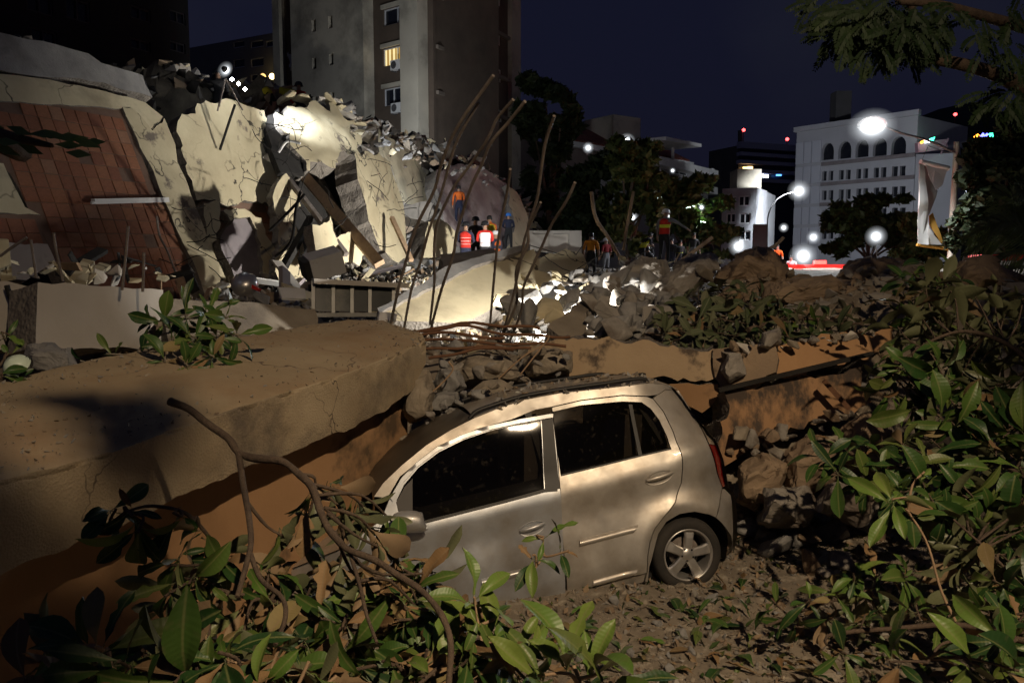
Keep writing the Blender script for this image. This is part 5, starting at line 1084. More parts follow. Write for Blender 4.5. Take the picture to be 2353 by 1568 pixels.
# --- dark wooded hill with scattered house lights
hg = B(); hx = [-200 + i * 14 for i in range(60)]
def hz(x): return 14 + 46 * sst((x - 60) / 120) + 20 * sst((x - 150) / 150) + fbm((x, 0, 0), .02, 3) * 12
rows = [[V((x, y, max(-1, hz(x) * k + (fbm((x, y, 0), .05, 3) * 6 if k > 0 else 0)))) for x in hx] for y, k in ((230, 0), (260, .45), (300, .8), (340, 1), (420, 0))]
hg.add([v for r in rows for v in r], [(i * 60 + j, i * 60 + j + 1, i * 60 + 61 + j, i * 60 + 60 + j) for i in range(4) for j in range(59)], 0, True)
T(hg.build('hill', mat('night_woods', (.02, .03, .015), (.012, .018, .01), .3)), 'dark wooded hill behind the city', None, None, 'structure')
hl_ = [(2196, 443, 'w'), (2205, 441, 'w'), (2212, 446, 'w'), (2222, 439, 'w'), (2236, 441, 'w'), (2180, 458, 'y'), (2198, 452, 'y'), (2188, 512, 'w'), (2196, 508, 'w'), (2206, 514, 'w'), (2228, 510, 'w'), (2240, 498, 'y'), (2170, 515, 'w'), (2250, 512, 'w')]
LB, LY = emit('cool_house_light', (.7, .8, 1), 6), emit('warm_house_light', (1, .8, .55), 5)
lb = B(); lb.lathe([(0, -.5), (.43, -.25), (.5, 0), (.43, .25), (0, .5)], 8); LBM, LYM = lb.mesh('house_light', LB), lb.mesh('house_light', LY)
for x, y, c in hl_:
    o = link('house_light', LBM if c == 'w' else LYM, None, Matrix.Translation(P(x, y, 215)) @ Matrix.Diagonal((random.uniform(.7, 1.6), .7, random.uniform(.6, 1), 1)))
    T(o, 'cool white house light far off on the dark hill' if c == 'w' else 'warm yellow house light far off on the dark hill', 'light', 'house lights on the hill')
def neon(name, label, segs, d):
    r = empty(name, P(segs[0][0][0][0], segs[0][0][0][1], d), label, 'sign')
    for pth, col in segs: b = B(); b.tube([P(x, y, d) for x, y in pth], d * .0016, 6); b.build('neon_tube', emit('neon_' + '_'.join('%d' % (c * 9) for c in col), col, 6), r)
O_, B_, G_ = (1, .33, .03), (.12, .14, 1), (.05, .9, .45)
neon('neon_sign', 'tiny orange blue and green neon sign among the trees at far right', [([(2238, 316), (2245, 310), (2242, 318), (2248, 311)], O_), ([(2252, 316), (2258, 308), (2260, 314)], B_), ([(2264, 312), (2268, 308)], B_), ([(2273, 309), (2278, 307), (2275, 313), (2280, 312)], G_)], 120)
neon('neon_sign', 'small rainbow neon strip on the annex roof behind the lamp post', [([(2115, 328), (2122, 325)], O_), ([(2123, 324), (2133, 322), (2125, 327), (2136, 325)], (.8, .95, 1)), ([(2137, 321), (2145, 317), (2140, 324)], G_)], 74)
b = B(); b.bar(P(2105, 340, 75), P(2172, 332, 75), .6, .9); b.bar(P(2160, 355, 74.6), P(2178, 318, 74.6), .12, .12); T(b.build('roof_billboard', mat('pink_board', (.4, .25, .3), None)), 'small pinkish billboard frame on the annex roof', 'sign')
for x, y, d, lab in ((1708, 299, 172, 'red aircraft warning lamp on the mast of the banded tower'), (1808, 320, 176, 'red aircraft warning lamp left of the office block roof'), (2194, 263, 190, 'lone red warning lamp high in the sky right of the street lamp'), (1886, 314, 100, 'faint red lamp beside the office chimney')):
    r = empty('warning_lamp', P(x, y, d), lab, 'lamp'); b = B(); s = d * (.0022 if x != 1886 else .001); b.lathe([(0, -s), (s * .8, -s * .5), (s, 0), (s * .8, s * .5), (0, s)], 10, Matrix.Translation(P(x, y, d))); b.build('bulb', emit('beacon_red', (1, .06, .06), 8), r)
    b = B(); q = P(x, y, d); b.tube([(q.x, q.y, q.z - s), (q.x, q.y, 0)], d * .0005, 5); b.build('mast', DARKW, r)
# ================================================================== lamps
POLE = mat('galvanised_pole', (.35, .34, .33), (.27, .26, .25), 6, .5, .6, bump=.1)
WARM = (1.0, .76, .50); COOL = (.86, .92, 1.0); NEUT = (1.0, .95, .87)
sl = empty('street_lamp', (3.4, -3.6, 0), 'tall warm street lamp standing behind the photographer', 'street lamp')
b = B(); b.tube([(3.4, -3.6, 0), (3.4, -3.6, 7.2)], [.09, .06], 10); b.tube(spline([(3.4, -3.6, 7.2), (3.2, -3.2, 7.8), (2.9, -2.6, 8.0)], 4), .04, 8); b.build('pole', POLE, sl)['kind'] = 'stuff'
b = B(); b.box((2.8, -2.4, 8.0), (.28, .6, .12), Euler((0, 0, .4)).to_matrix()); b.build('lamp_head', POLE, sl)
b = B(); b.box((2.8, -2.4, 7.93), (.2, .45, .03), Euler((0, 0, .4)).to_matrix()); b.build('lens', emit('sodium_lens', WARM, 30), sl)
lamp_light(sl, 'SPOT', (2.8, -2.4, 7.88), 3500, WARM, aim=(.5, 6.2, .6), spot=72, blend=1.0, size=.12)

# --- the white street lamp with the torn banner
LED = emit('led_white', (.92, .96, 1.0), 60); GLOW = glow_mat('led_bloom', (.90, .95, 1.0), 70)
pl = P(2183, 600, 36); pt = P(2183, 326, 36).z
sl = empty('street_lamp', (pl.x, pl.y, 0), 'cream street lamp post with a glaring white lamp and a torn banner bracket', 'street lamp')
b = B(); b.tube([(pl.x, pl.y, 0), (pl.x, pl.y, pt * .5), (pl.x, pl.y, pt)], [.17, .15, .12], 12); b.build('pole', mat('cream_pole', (.62, .58, .46), (.52, .48, .38), 3, .6), sl)
hd = P(2003, 287, 34.5); b = B(); b.tube(spline([(pl.x, pl.y, pt - .5), P(2130, 322, 35.5), P(2070, 306, 35), hd + V((.4, .1, .05))], 5), [.06] * 5 + [.05] * 11, 8); b.build('arm', POLE, sl)
tq = (V((-2, 22, 0)) - hd); tq.z = -5; tq = tq.normalized()
b = B(); Mh = Matrix.Translation(hd) @ frame(V((-1, 0, .05)), -V((-.35, -.75, -.55))); b.lathe([(0, .16), (.30, .14), (.42, .06), (.45, -.02)], 24, Mh @ Matrix.Diagonal((.9, 1.4, 1, 1))); b.build('lamp_head', POLE, sl)
bowl('lens', sl, Matrix.Translation(hd + V((-.1, -.25, -.12))) @ (V((-.35, -.9, -.2)).to_track_quat('Z', 'Y').to_matrix().to_4x4()) @ Matrix.Diagonal((1.15, .9, 1, 1)), .88, GLOW)  # oversized bowl; paints the bloom around the lamp
lamp_light(sl, 'SPOT', hd + V((-.15, -.3, -.3)), 5200, COOL, aim=hd + V((-1.5, -2, -9)), spot=155, blend=.7, size=.35)
bn = empty('torn_banner', P(2140, 470, 35.8), 'torn pale and ochre banner hanging twisted from the lamp post', 'banner')
CLOTHW = mat('banner_cloth', (.55, .53, .48), (.46, .44, .40), 1, .9); CLOTH_SHADE = mat('banner_cloth_shaded', (.22, .21, .195), (.17, .165, .15), 1, .9); CLOTHO = mat('banner_cloth_ochre', (.48, .25, .04), (.4, .2, .03), 1, .9)
b = B(); b.tube([P(2114, 372, 35.8), P(2178, 387, 36)], .12, 8); b.build('upper_arm', WHITE, bn)
b = B(); b.tube([P(2106, 562, 35.8), P(2178, 572, 36)], .07, 8); b.build('lower_arm', CLOTHO, bn)
def cloth(name, px, m, d0, sag=.12):
    pts = [P(x, y, d0 + dd) for x, y, dd in px]; bb = B(); slab_geo(bb, pts, .02, step=.25, jag=.02, rough=sag, rs=.9, seed=len(name)); return bb.build(name, [m, m], bn)
cloth('cloth_flap', [(2124, 378, 0), (2176, 388, .1), (2166, 425, .1), (2150, 436, .1)], mat('banner_cloth_light', (.42, .42, .42), None, rough=.9), 35.8)
cloth('cloth_strip', [(2113, 376, 0), (2122, 376, .05), (2134, 520, .1), (2132, 562, .0), (2106, 560, 0)], CLOTHW, 35.7)
cloth('cloth_shadow', [(2120, 378, .2), (2127, 378, .2), (2152, 440, .25), (2136, 490, .2), (2130, 500, .2)], CLOTH_SHADE, 35.8)  # shaded fold of the banner put into the cloth colour
cloth('cloth_tail', [(2136, 495, .1), (2146, 488, .15), (2168, 560, .1), (2160, 556, .1), (2134, 515, .1)], CLOTHO, 35.8)
cloth('cloth_corner', [(2132, 520, .0), (2164, 562, .1), (2130, 562, 0)], CLOTHW, 35.7)
b = B(); b.tube([P(2116, 371, 35.8), P(2132, 335, 35.8), P(2180, 352, 36)], .015, 4); b.build('wire', STEEL, bn)

# --- curved street lamp farther down the street
q = P(1762, 600, 56); c2 = empty('street_lamp', (q.x, q.y, 0), 'slender street lamp with a curved arm before the office block', 'street lamp')
b = B(); b.tube(spline([(q.x, q.y, 0), P(1762, 530, 56), P(1766, 490, 56), P(1780, 463, 56), P(1800, 448, 56), P(1828, 440, 55.5)], 5), [.07] * 6 + [.05] * 20, 8); b.build('pole', DARKW, c2)
bowl('lens', c2, Matrix.Translation(P(1835, 438, 55)) @ ((CAM_POS - P(1835, 438, 55) + V((0, 0, -12))).to_track_quat('Z', 'Y').to_matrix().to_4x4()), .8, GLOW)  # bloom painted on a bowl wider than the lamp
lamp_light(c2, 'SPOT', P(1835, 445, 54.5), 6500, COOL, aim=P(1835, 445, 54.5) + V((4, 7, -3)), spot=130, blend=.4, size=.5)

def floodlight(label, p, aim, r, energy, col=COOL, m=None, spot=110, blend=.5, legs=1.2, light=True, group='work floodlights'):
    m = m or GLOW; root = empty('floodlight', p - V((0, 0, legs)), label, 'lamp', group); f = (V(aim) - p).normalized(); M = Matrix.Translation(p) @ f.to_track_quat('Z', 'Y').to_matrix().to_4x4()
    h = B(); h.lathe([(0, -r * .4), (r * .25, -r * .35), (r * .34, -r * .1), (r * .36, 0)], 16, M); h.build('housing', BLACK, root)
    bowl('lens', root, M, r * 1.05, m)  # bowl carries the painted bloom of the lamp
    h = B(); h.lathe([(0, -r * .2), (r * .17, -r * .1), (r * .2, 0), (r * .17, r * .1), (0, r * .2)], 12, Matrix.Translation(p + f * r * .3)); h.build('bulb', LED, root)
    for i in range(3): a = i * 2.1 + .4; h = B(); h.tube([p - V((0, 0, r)), p + V((math.cos(a) * legs * .4, math.sin(a) * legs * .4, -legs))], .022, 5); h.build('leg', STEEL, root)
    if light: lamp_light(root, 'SPOT', p + f * (r * .35), energy, col, aim=aim, spot=spot, blend=blend, size=r * .6)
    return root
floodlight('bright headlight on the ridge at upper left aimed at the glaring slab', P(517, 160, 19.0), P(722, 322, 23.0), .2, 5200, COOL, spot=24, blend=1.0, legs=.9)
floodlight('work light low in the hollow behind the rusty rebar lighting the pale debris', P(1262, 722, 9.6) + V((.2, .3, -.25)), P(1180, 655, 13.0), .12, 620, NEUT, spot=178, blend=.2, legs=.35)
floodlight('work light behind the cream block lighting the tall wall slabs', P(1262, 640, 18.8), P(800, 520, 23), .16, 3000, NEUT, spot=125, blend=.7, legs=.8)
floodlight('work light inside the glowing cave mouth', P(950, 512, 27.6), P(935, 490, 28.6), .18, 700, COOL, spot=150, legs=.8)
floodlight('work light behind the ridge washing the foot of the tower', P(915, 318, 42), P(880, 215, 53), .2, 1700, COOL, spot=130, blend=.8, legs=1.5)
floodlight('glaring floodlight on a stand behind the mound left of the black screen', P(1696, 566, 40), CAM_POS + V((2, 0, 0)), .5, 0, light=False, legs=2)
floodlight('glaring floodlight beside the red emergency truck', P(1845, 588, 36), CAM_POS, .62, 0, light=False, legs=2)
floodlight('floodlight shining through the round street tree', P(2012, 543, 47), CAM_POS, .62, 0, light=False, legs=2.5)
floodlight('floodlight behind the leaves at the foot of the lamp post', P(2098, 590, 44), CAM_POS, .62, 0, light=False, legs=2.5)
floodlight('floodlight above the ground by the group of standing people', P(1610, 540, 44) + V((0, 0, 1.5)), P(1480, 600, 28), .2, 6000, COOL, spot=120, legs=3)
for x, y, lab in ((533, 183, 'topmost tiny lamp in the string below the ridge headlight'), (548, 193, 'middle tiny lamp in the string below the ridge headlight'), (563, 205, 'lowest tiny lamp in the string below the ridge headlight')):
    b = B(); b.lathe([(0, -.05), (.05, 0), (0, .05)], 8, Matrix.Translation(P(x, y, 19.8))); T(b.build('string_lamp', LED), lab, 'lamp', 'string of tiny lamps on the ridge')
for x, y, d, s, lab in ((1351, 340, 63, .5, 'white lamp under the eaves of the tiled roof house'), (1440, 325, 66, .75, 'large white lamp under the eaves seen through the tree'), (1702, 556, 56, .3, 'small lamp on the white flats'), (1868, 545, 76, .75, 'white wall lamp low on the office block'), (1467, 430, 52, .35, 'pale light showing through the dark tree'), (1452, 500, 50, .45, 'pale lower light showing through the dark tree'), (1800, 523, 60, .4, 'small yellowish lamp near the curved street lamp'), (1545, 392, 70, .3, 'small white lamp on the terraced block'), (1636, 393, 90, .35, 'tiny white lamp over the terraced block')):
    r = empty('wall_lamp', P(x, y, d), lab, 'lamp'); bowl('halo_bowl', r, Matrix.Translation(P(x, y, d)) @ ((CAM_POS - P(x, y, d)).to_track_quat('Z', 'Y').to_matrix().to_4x4()), s * .95, GLOW)  # each bowl paints the bloom of its lamp

# --- the emergency truck with red lights
tk = empty('emergency_truck', P(1850, 640, 37), 'red emergency truck with flashing red light bars behind the mound', 'truck')
RED = mat('fire_red', (.5, .02, .015), None, rough=.35, coat=.5); o0 = P(1858, 620, 37); tz = o0.z - 1.85
b = B(); b.box((o0.x + .6, o0.y, tz + 1.35), (4.4, 2.2, 1.5)); b.build('box_body', RED, tk)
b = B(); b.box((o0.x - 2.4, o0.y, tz + 1.15), (1.5, 2.1, 1.6)); b.box((o0.x - 2.25, o0.y, tz + 1.9), (1.1, 1.9, .5), None, 0, .05); b.build('cab', RED, tk)
b = B(); b.box((o0.x - 2.3, o0.y - 1.07, tz + 1.55), (.9, .03, .55)); b.build('side_window', PANE, tk)
b = B(); b.box((o0.x + .6, o0.y - 1.12, tz + 1.4), (4.2, .03, .3)); b.build('white_stripe', WHITE, tk)
RL = emit('red_beacon', (1, .05, .04), 5)
for dx, dz, w in ((-2.3, 2.25, .8), (.1, 2.2, .5), (2.2, 2.2, .4), (-.6, 1.85, .9)):
    b = B(); b.box((o0.x + dx, o0.y - (1.0 if dz > 2 else 1.15), tz + dz), (w, .25, .16)); b.build('light_bar', RL, tk)
for dx in (-2.3, 1.6):
    for dy in (-1, 1): b = B(); b.lathe([(0, -.12), (.42, -.12), (.48, -.08), (.48, .08), (.42, .12), (0, .12)], 20, Matrix.Translation((o0.x + dx, o0.y + dy, tz + .45)) @ Matrix.Rotation(R(90), 4, 'X')); b.build('wheel', TYRE, tk)
lamp_light(tk, 'POINT', (o0.x, o0.y - 2.0, tz + 2.7), 220, (1, .06, .05), size=.4)
b = B(); pp = P(1745, 545, 42); b.box((pp.x, pp.y, pp.z), (.72, .12, 1.35)); T(b.build('black_screen', BLACK), 'tall black screen panel standing behind the mound', 'screen')
pp = P(2325, 598, 30); b = B(); b.box((pp.x, pp.y, pp.z + .1), (2.6, 1.4, .22)); rc = empty('red_canopy', (pp.x, pp.y, 0), 'red canopy with a white edge behind the palm at far right', 'canopy'); b.build('top', RED, rc); b = B(); b.box((pp.x, pp.y - .7, pp.z - .1), (2.6, .05, .16)); b.build('valance', WHITE, rc)
for s in (-1.1, 1.1): b = B(); b.tube([(pp.x + s, pp.y, pp.z), (pp.x + s, pp.y, 0)], .05, 6); b.build('post', POLE, rc)
for x, c, lab in ((2338, (1, .1, .08), 'small red vehicle lamp under the red canopy'), (2350, (.15, .3, 1), 'small blue vehicle lamp under the red canopy')):
    b = B(); b.lathe([(0, -.08), (.12, 0), (0, .08)], 10, Matrix.Translation(P(x, 642, 28))); T(b.build('beacon', emit('beacon_%d' % x, c, 6)), lab, 'lamp')

# ================================================================== people
SKIN = mat('skin', (.36, .22, .15), (.31, .185, .125), 10, .6); HAIR = mat('black_hair', (.012, .01, .009), None, rough=.6)
def cl_(n, c): return mat(n, c, tuple(q * .8 for q in c), 9, .85)
NAVY, BLK, JEAN, ORG, MAR, BLT = cl_('navy_cloth', (.02, .024, .05)), cl_('black_cloth', (.016, .016, .018)), cl_('pale_jeans', (.25, .34, .5)), cl_('orange_cloth', (.62, .13, .015)), cl_('maroon_cloth', (.22, .02, .025)), cl_('amber_cloth', (.75, .30, .02))
REDV, WREF, YREF, GRYT, YEL = cl_('red_vest', (.55, .025, .015)), cl_('white_reflective', (.8, .8, .82)), cl_('yellow_reflective', (.72, .75, .05)), cl_('grey_cloth', (.2, .2, .21)), cl_('yellow_cloth', (.5, .42, .02))
HW, HB, HBL = mat('white_helmet', (.75, .75, .76), None, rough=.3), mat('black_helmet', (.02, .02, .022), None, rough=.25), mat('blue_helmet', (.05, .2, .6), None, rough=.3)
people = []
def person(label, px, py, d, yaw, shirt, trousers, sleeve=True, helmet=None, vest=None, arms='down', bend=0, crouch=0, h=1.72):
    """yaw 0 faces away from the camera; joints in metres, z up, y ahead"""
    k = h / 1.75; J = {}; Rd = {}; E = []; part = {}
    def j(n, p, r, par=None, pt=None):
        J[n] = V(p); Rd[n] = r
        if par: E.append((par, n)); part[(par, n)] = pt
    dz = -.42 * crouch
    j('pel', (0, 0, .95 + dz), (.145, .105)); bx_ = math.sin(R(bend)); bz_ = math.cos(R(bend))
    def up_(x, y, z): return (x, y + (z - .95) * bx_, .95 + dz + (z - .95) * bz_)
    j('spi', up_(0, 0, 1.15), (.135, .10), 'pel', 't'); j('che', up_(0, 0, 1.34), (.165, .115), 'spi', 's'); j('nec', up_(0, .01, 1.49), (.055, .055), 'che', 's')
    j('hea', up_(0, .03, 1.60), (.082, .098), 'nec', 'k'); j('top', up_(0, .025, 1.70), (.070, .082), 'hea', 'h'); j('nos', up_(0, .12, 1.60), (.014, .016), 'hea', 'k')
    for s, n in ((-1, 'L'), (1, 'R')):
        sh = V(up_(s * .19, 0, 1.43)); mode = arms if isinstance(arms, str) else arms[0 if s < 0 else 1]
        el, wr = {'down': (V((s * .25, -.02, 1.16)), V((s * .26, .08, .92))), 'point': (V((s * .40, .16, 1.30)), V((s * .62, .28, 1.14))), 'front': (V((s * .24, .10, 1.18)), V((s * .14, .32, 1.14))), 'hips': (V((s * .33, -.06, 1.18)), V((s * .17, .06, 1.02))), 'up': (V((s * .30, .2, 1.42)), V((s * .28, .36, 1.60)))}[mode]
        el = V(up_(*el)); wr = V(up_(*wr)); hd_ = wr + (wr - el).normalized() * .09
        j('sh' + n, sh, (.068, .068), 'che', 's'); j('el' + n, el, (.046, .046), 'sh' + n, 's'); j('wr' + n, wr, (.030, .030), 'el' + n, 's' if sleeve else 'k'); j('pa' + n, hd_, (.036, .022), 'wr' + n, 'k')
        f = (hd_ - wr).normalized(); side = f.cross(V((s, .2, .3))).normalized()
        for q in range(4): j('f%d%s' % (q, n), hd_ + f * (.07 + .012 * (1 if q in (1, 2) else 0)) + side * (q - 1.5) * .021 + V((-s * .02, 0, 0)), (.010, .010), 'pa' + n, 'k')
        j('th' + n, lerp(wr, hd_, .6) + side * -.055 + f * .03, (.011, .011), 'pa' + n, 'k')
        hp = V((s * .095, 0, .90 + dz)); kn = V((s * .12, .04 + .35 * crouch, .50 + dz * .45)); an = V((s * .13, -.02 - .05 * crouch, .09)); to = an + V((s * .02, .17, -.05))
        j('hi' + n, hp, (.095, .10), 'pel', 't'); j('kn' + n, kn, (.062, .064), 'hi' + n, 't'); j('an' + n, an, (.044, .048), 'kn' + n, 't'); j('to' + n, to, (.045, .036), 'an' + n, 'b')
    names = list(J); idx = {n: i for i, n in enumerate(names)}
    me = bpy.data.meshes.new('person'); me.from_pydata([J[n] * k for n in names], [(idx[a], idx[b_]) for a, b_ in E], []); o = bpy.data.objects.new('person', me); COL.objects.link(o)
    md = o.modifiers.new('skin', 'SKIN'); md.use_smooth_shade = True
    for n in names: sv = me.skin_vertices[0].data[idx[n]]; sv.radius = [q * k for q in Rd[n]]; sv.use_root = n == 'pel'
    sb_ = o.modifiers.new('sub', 'SUBSURF'); sb_.levels = 1; sb_.render_levels = 1
    top = P(px, py, d); M = Matrix.Translation((top.x, top.y, top.z - (J['top'].z + .08) * k)) @ Matrix.Rotation(R(yaw), 4, 'Z'); o.matrix_basis = M
    T(o, label, 'person')
    people.append((o, [(J[a] * k, J[b_] * k, part[(a, b_)]) for a, b_ in E], {'t': trousers, 's': shirt, 'k': SKIN, 'h': HAIR if not helmet else SKIN, 'b': BLK}))
    hp_ = (J['hea'] + V((0, -.005, .035))) * k; tilt = Matrix.Rotation(R(-bend), 4, 'X')
    bb = B()
    if helmet: bb.lathe([(.155, -.01), (.150, .0), (.132, .01), (.130, .04), (.112, .09), (.07, .125), (0, .138)], 18, Matrix.Translation(hp_) @ tilt @ Matrix.Diagonal((.95 * k, 1.08 * k, k, 1))); bb.build('helmet', helmet, o, None, False)
    else: bb.lathe([(.090, -.05), (.094, .0), (.092, .04), (.07, .085), (0, .105)], 16, Matrix.Translation(hp_ + V((0, -.018, .01))) @ tilt @ Matrix.Diagonal((.95 * k, 1.1 * k, k, 1))); bb.build('hair', HAIR, o, None, False)
    if vest:
        bb = B(); st = [(.98, .165, .125), (1.08, .160, .122), (1.09, .160, .122), (1.17, .165, .124), (1.18, .165, .124), (1.27, .178, .13), (1.28, .178, .13), (1.40, .185, .13), (1.46, .13, .09)]; n = 16; vs = []
        for z, rx, ry in st: c = V(up_(0, 0, z)); vs += [(c + V((rx * math.cos(2 * math.pi * i / n), ry * math.sin(2 * math.pi * i / n), 0))) * k for i in range(n)]
        for r_ in range(len(st) - 1): bb.add([vs[r_ * n + i] for i in range(2 * n)], [(i, (i + 1) % n, n + (i + 1) % n, n + i) for i in range(n)], 1 if r_ in vest[2] else 0, True)
        bb.build('vest', [vest[0], vest[1]], o, None, False)
    return o
person('person in an orange shirt climbing high on the heap with back turned', 1054, 424, 32.6, 10, ORG, NAVY, arms=('down', 'front'), h=1.66)
person('rescuer in a red vest with white bands left in the huddle', 1069, 508, 24.0, -10, NAVY, NAVY, helmet=HB, vest=(REDV, WREF, (1, 3, 5)), arms='front')
person('rescuer in black with a glossy black helmet in the middle of the huddle', 1093, 496, 25.2, 20, BLK, BLK, helmet=HB, arms='front')
person('rescuer in a glaring white banded vest right in the huddle', 1114, 506, 24.2, 5, REDV, BLK, helmet=HB, vest=(WREF, REDV, (1, 7)), arms='front')
person('rescuer in yellow and orange leaning behind the huddle', 1129, 492, 26.5, 30, ORG, NAVY, vest=(YEL, ORG, (0, 1)), arms='front', bend=12)
person('crouching rescuer in navy with an orange cuff right of the huddle', 1140, 528, 25.5, 60, NAVY, NAVY, helmet=HW, vest=(ORG, NAVY, (3, 4, 5)), crouch=.7)
person('person in dark navy standing apart right of the huddle', 1168, 488, 33.5, 5, NAVY, BLK, helmet=HBL, arms='front', h=1.68)
person('man in an amber t-shirt standing behind the white door panel', 1358, 531, 27, -8, BLT, BLK, sleeve=False)
person('person in a maroon shirt and white helmet right of the amber shirt', 1393, 545, 35, 35, MAR, GRYT, sleeve=False, helmet=HW)
person('rescuer in a red vest and white helmet pointing right on top of the mound', 1527, 478, 24.5, -32, GRYT, BLK, helmet=HW, vest=(REDV, YREF, (3, 4)), arms=('down', 'point'), bend=6)
person('bending person in a yellow-green vest left of the pointing rescuer', 1474, 534, 32, -60, BLK, BLK, vest=(YREF, WREF, (3,)), arms='front', bend=42)
person('dark-clothed bystander left of the pointing rescuer', 1488, 553, 36, 160, BLK, BLK)
person('crouching person in pale jeans beside the pointing rescuer', 1506, 566, 33, 80, BLK, JEAN, crouch=.8, bend=30)
person('bystander in black right behind the pointing rescuer', 1544, 546, 36, 150, BLK, NAVY, sleeve=False)
person('bystander in black with a reflective stripe right of the pointing rescuer', 1562, 549, 35, 200, BLK, NAVY, vest=(BLK, YREF, (3,)))
person('man in a black t-shirt with bare arms standing on the mound', 1593, 532, 33, 190, BLK, GRYT, sleeve=False, h=1.75)
person('person in a bright yellow-green vest peeping over the mound', 1574, 578, 22, 170, YREF, BLK, vest=(YREF, WREF, (5,)))
person('brightly lit person behind the boulder near the black screen', 1786, 560, 38, 170, ORG, NAVY, sleeve=False)
person('person standing beside the emergency truck', 1818, 585, 38, 150, WREF, NAVY, sleeve=False)
person('rescuer in a red jacket on the ridge under the tower', 686, 186, 25.2, 20, REDV, BLK, helmet=HB, arms='front')
person('dark figure behind the bright headlight on the ridge', 500, 156, 21.6, 20, BLK, BLK, helmet=HB, arms='front')
for x, lab in ((606, 'left yellow bundle on the ridge below the tower'), (660, 'right yellow bundle on the ridge below the tower')):
    bb = B(); bb.lathe([(0, -.14), (.2, -.1), (.26, 0), (.2, .08), (.08, .12), (0, .12)], 14, Matrix.Translation(P(x, 210, 24)) @ Matrix.Diagonal((1.0, .6, .8, 1))); o = bb.build('canvas_bundle', YEL); T(o, lab, 'bundle')
    for v in o.data.vertices: v.co += V((nz(v.co, 4), nz(v.co, 4, 2), nz(v.co, 4, 4))) * .12
dg = bpy.context.evaluated_depsgraph_get()
for o, segs, mats_ in people:
    me = bpy.data.meshes.new_from_object(o.evaluated_get(dg)); keys = list(mats_); me.materials.clear()
    for kx in keys: me.materials.append(mats_[kx])
    for p in me.polygons:
        c = p.center; best = None
        for a, b_, pt in segs:
            ab = b_ - a; t = max(0, min(1, (c - a).dot(ab) / max(ab.length_squared, 1e-9))); dd = (c - a - ab * t).length
            if best is None or dd < best[0]: best = (dd, pt)
        p.material_index = keys.index(best[1]); p.use_smooth = True
    o.modifiers.clear(); o.data = me
# ================================================================== trees
def foliage_mat(name, c1, c2, c3):
    m = mat(name, c1, c2, 1.2, .6, c3=c3, s3=3.0, t3=.6, w3=.1, spec=.3); return m
FOL_D = foliage_mat('dark_foliage', (.028, .042, .014), (.016, .026, .010), (.05, .06, .018))
FOL_M = foliage_mat('mid_foliage', (.05, .085, .022), (.03, .055, .016), (.085, .11, .03))
FOL_Y = foliage_mat('yellowish_foliage', (.075, .095, .022), (.045, .06, .016), (.12, .12, .03))
def leaf_cloud(buf, clumps, n, size, rnd, droop=0, elong=2.0, jit=.35):
    tot = sum(r[0] * r[1] * r[2] for c, r in clumps)
    for c, r in clumps:
        k = max(8, int(n * r[0] * r[1] * r[2] / tot))
        for _ in range(k):
            u = V((rnd.gauss(0, 1), rnd.gauss(0, 1), rnd.gauss(0, 1))).normalized() * rnd.uniform(.35, 1.0) ** .6 * (1 + jit * rnd.uniform(-1, 1))
            p = c + V((u.x * r[0], u.y * r[1], u.z * r[2])); p.z -= droop * rnd.random() ** 2
            d = V((rnd.gauss(0, 1), rnd.gauss(0, 1), rnd.gauss(-.3 - droop, .8))).normalized(); w = d.orthogonal().normalized(); w = (w * math.cos(a_ := rnd.uniform(0, 6.3)) + d.cross(w) * math.sin(a_)); s = size * rnd.uniform(.6, 1.4)
            b0 = len(buf.v); buf.v += [tuple(p - d * s * elong * .5), tuple(p + w * s * .5), tuple(p + d * s * elong * .5), tuple(p - w * s * .5)]; buf.f.append([b0, b0 + 1, b0 + 2, b0 + 3]); buf.m.append(0); buf.s.append(False)
def tree(name, label, base, d, clumps, n, size, m, trunk_r=.25, seed=0, sub=7, forks=(), droop=0, elong=2.0, group=None):
    rnd = random.Random(seed); g = P(base, 600, d); root = empty(name, (g.x, g.y, 0), label, 'tree', group); sc = d / FPX; cl = []
    for x, y, rx, ry in clumps:
        c = P(x, y, d); R3 = V((rx * sc, rx * sc * .8, ry * sc))
        for _ in range(sub):                             # each bough breaks up into smaller tufts
            u = V((rnd.uniform(-1, 1), rnd.uniform(-1, 1), rnd.uniform(-1, 1)))
            f = rnd.uniform(.28, .5); cl.append((c + V((u.x * R3.x * .75, u.y * R3.y * .75, u.z * R3.z * .75)), (R3.x * f, R3.y * f, R3.z * f * .8)))
    b = B(); leaf_cloud(b, cl, n, size, rnd, droop, elong); b.build('crown', m, root)
    t = B(); cz = sum((P(x, y, d) for x, y, _, _ in clumps), V((0, 0, 0))) / len(clumps); fork = lerp(V((g.x, g.y, 0)), cz, .55)
    t.tube(spline([(g.x, g.y, -.1), lerp(V((g.x, g.y, 0)), fork, .5) + V((rnd.uniform(-.2, .2), 0, 0)), fork], 5), [lerp(trunk_r, trunk_r * .6, i / 10) for i in range(11)], 9)
    for x, y, _, _ in clumps: e = P(x, y, d); t.tube(spline([fork, lerp(fork, e, .5) + V((rnd.uniform(-.3, .3), 0, .2)), e], 4), [lerp(trunk_r * .45, .03, i / 8) for i in range(9)], 6)
    t.build('trunk', BARK, root)
    return root
GT = 'dark trees behind the mound'
tree('street_tree', 'tall black tree just right of the tower', 1262, 47, [(1250, 215, 55, 45), (1290, 260, 45, 50), (1225, 300, 40, 60), (1270, 350, 50, 60), (1245, 440, 45, 70), (1275, 520, 45, 60)], 5200, .34, FOL_D, .3, 1, group=GT)
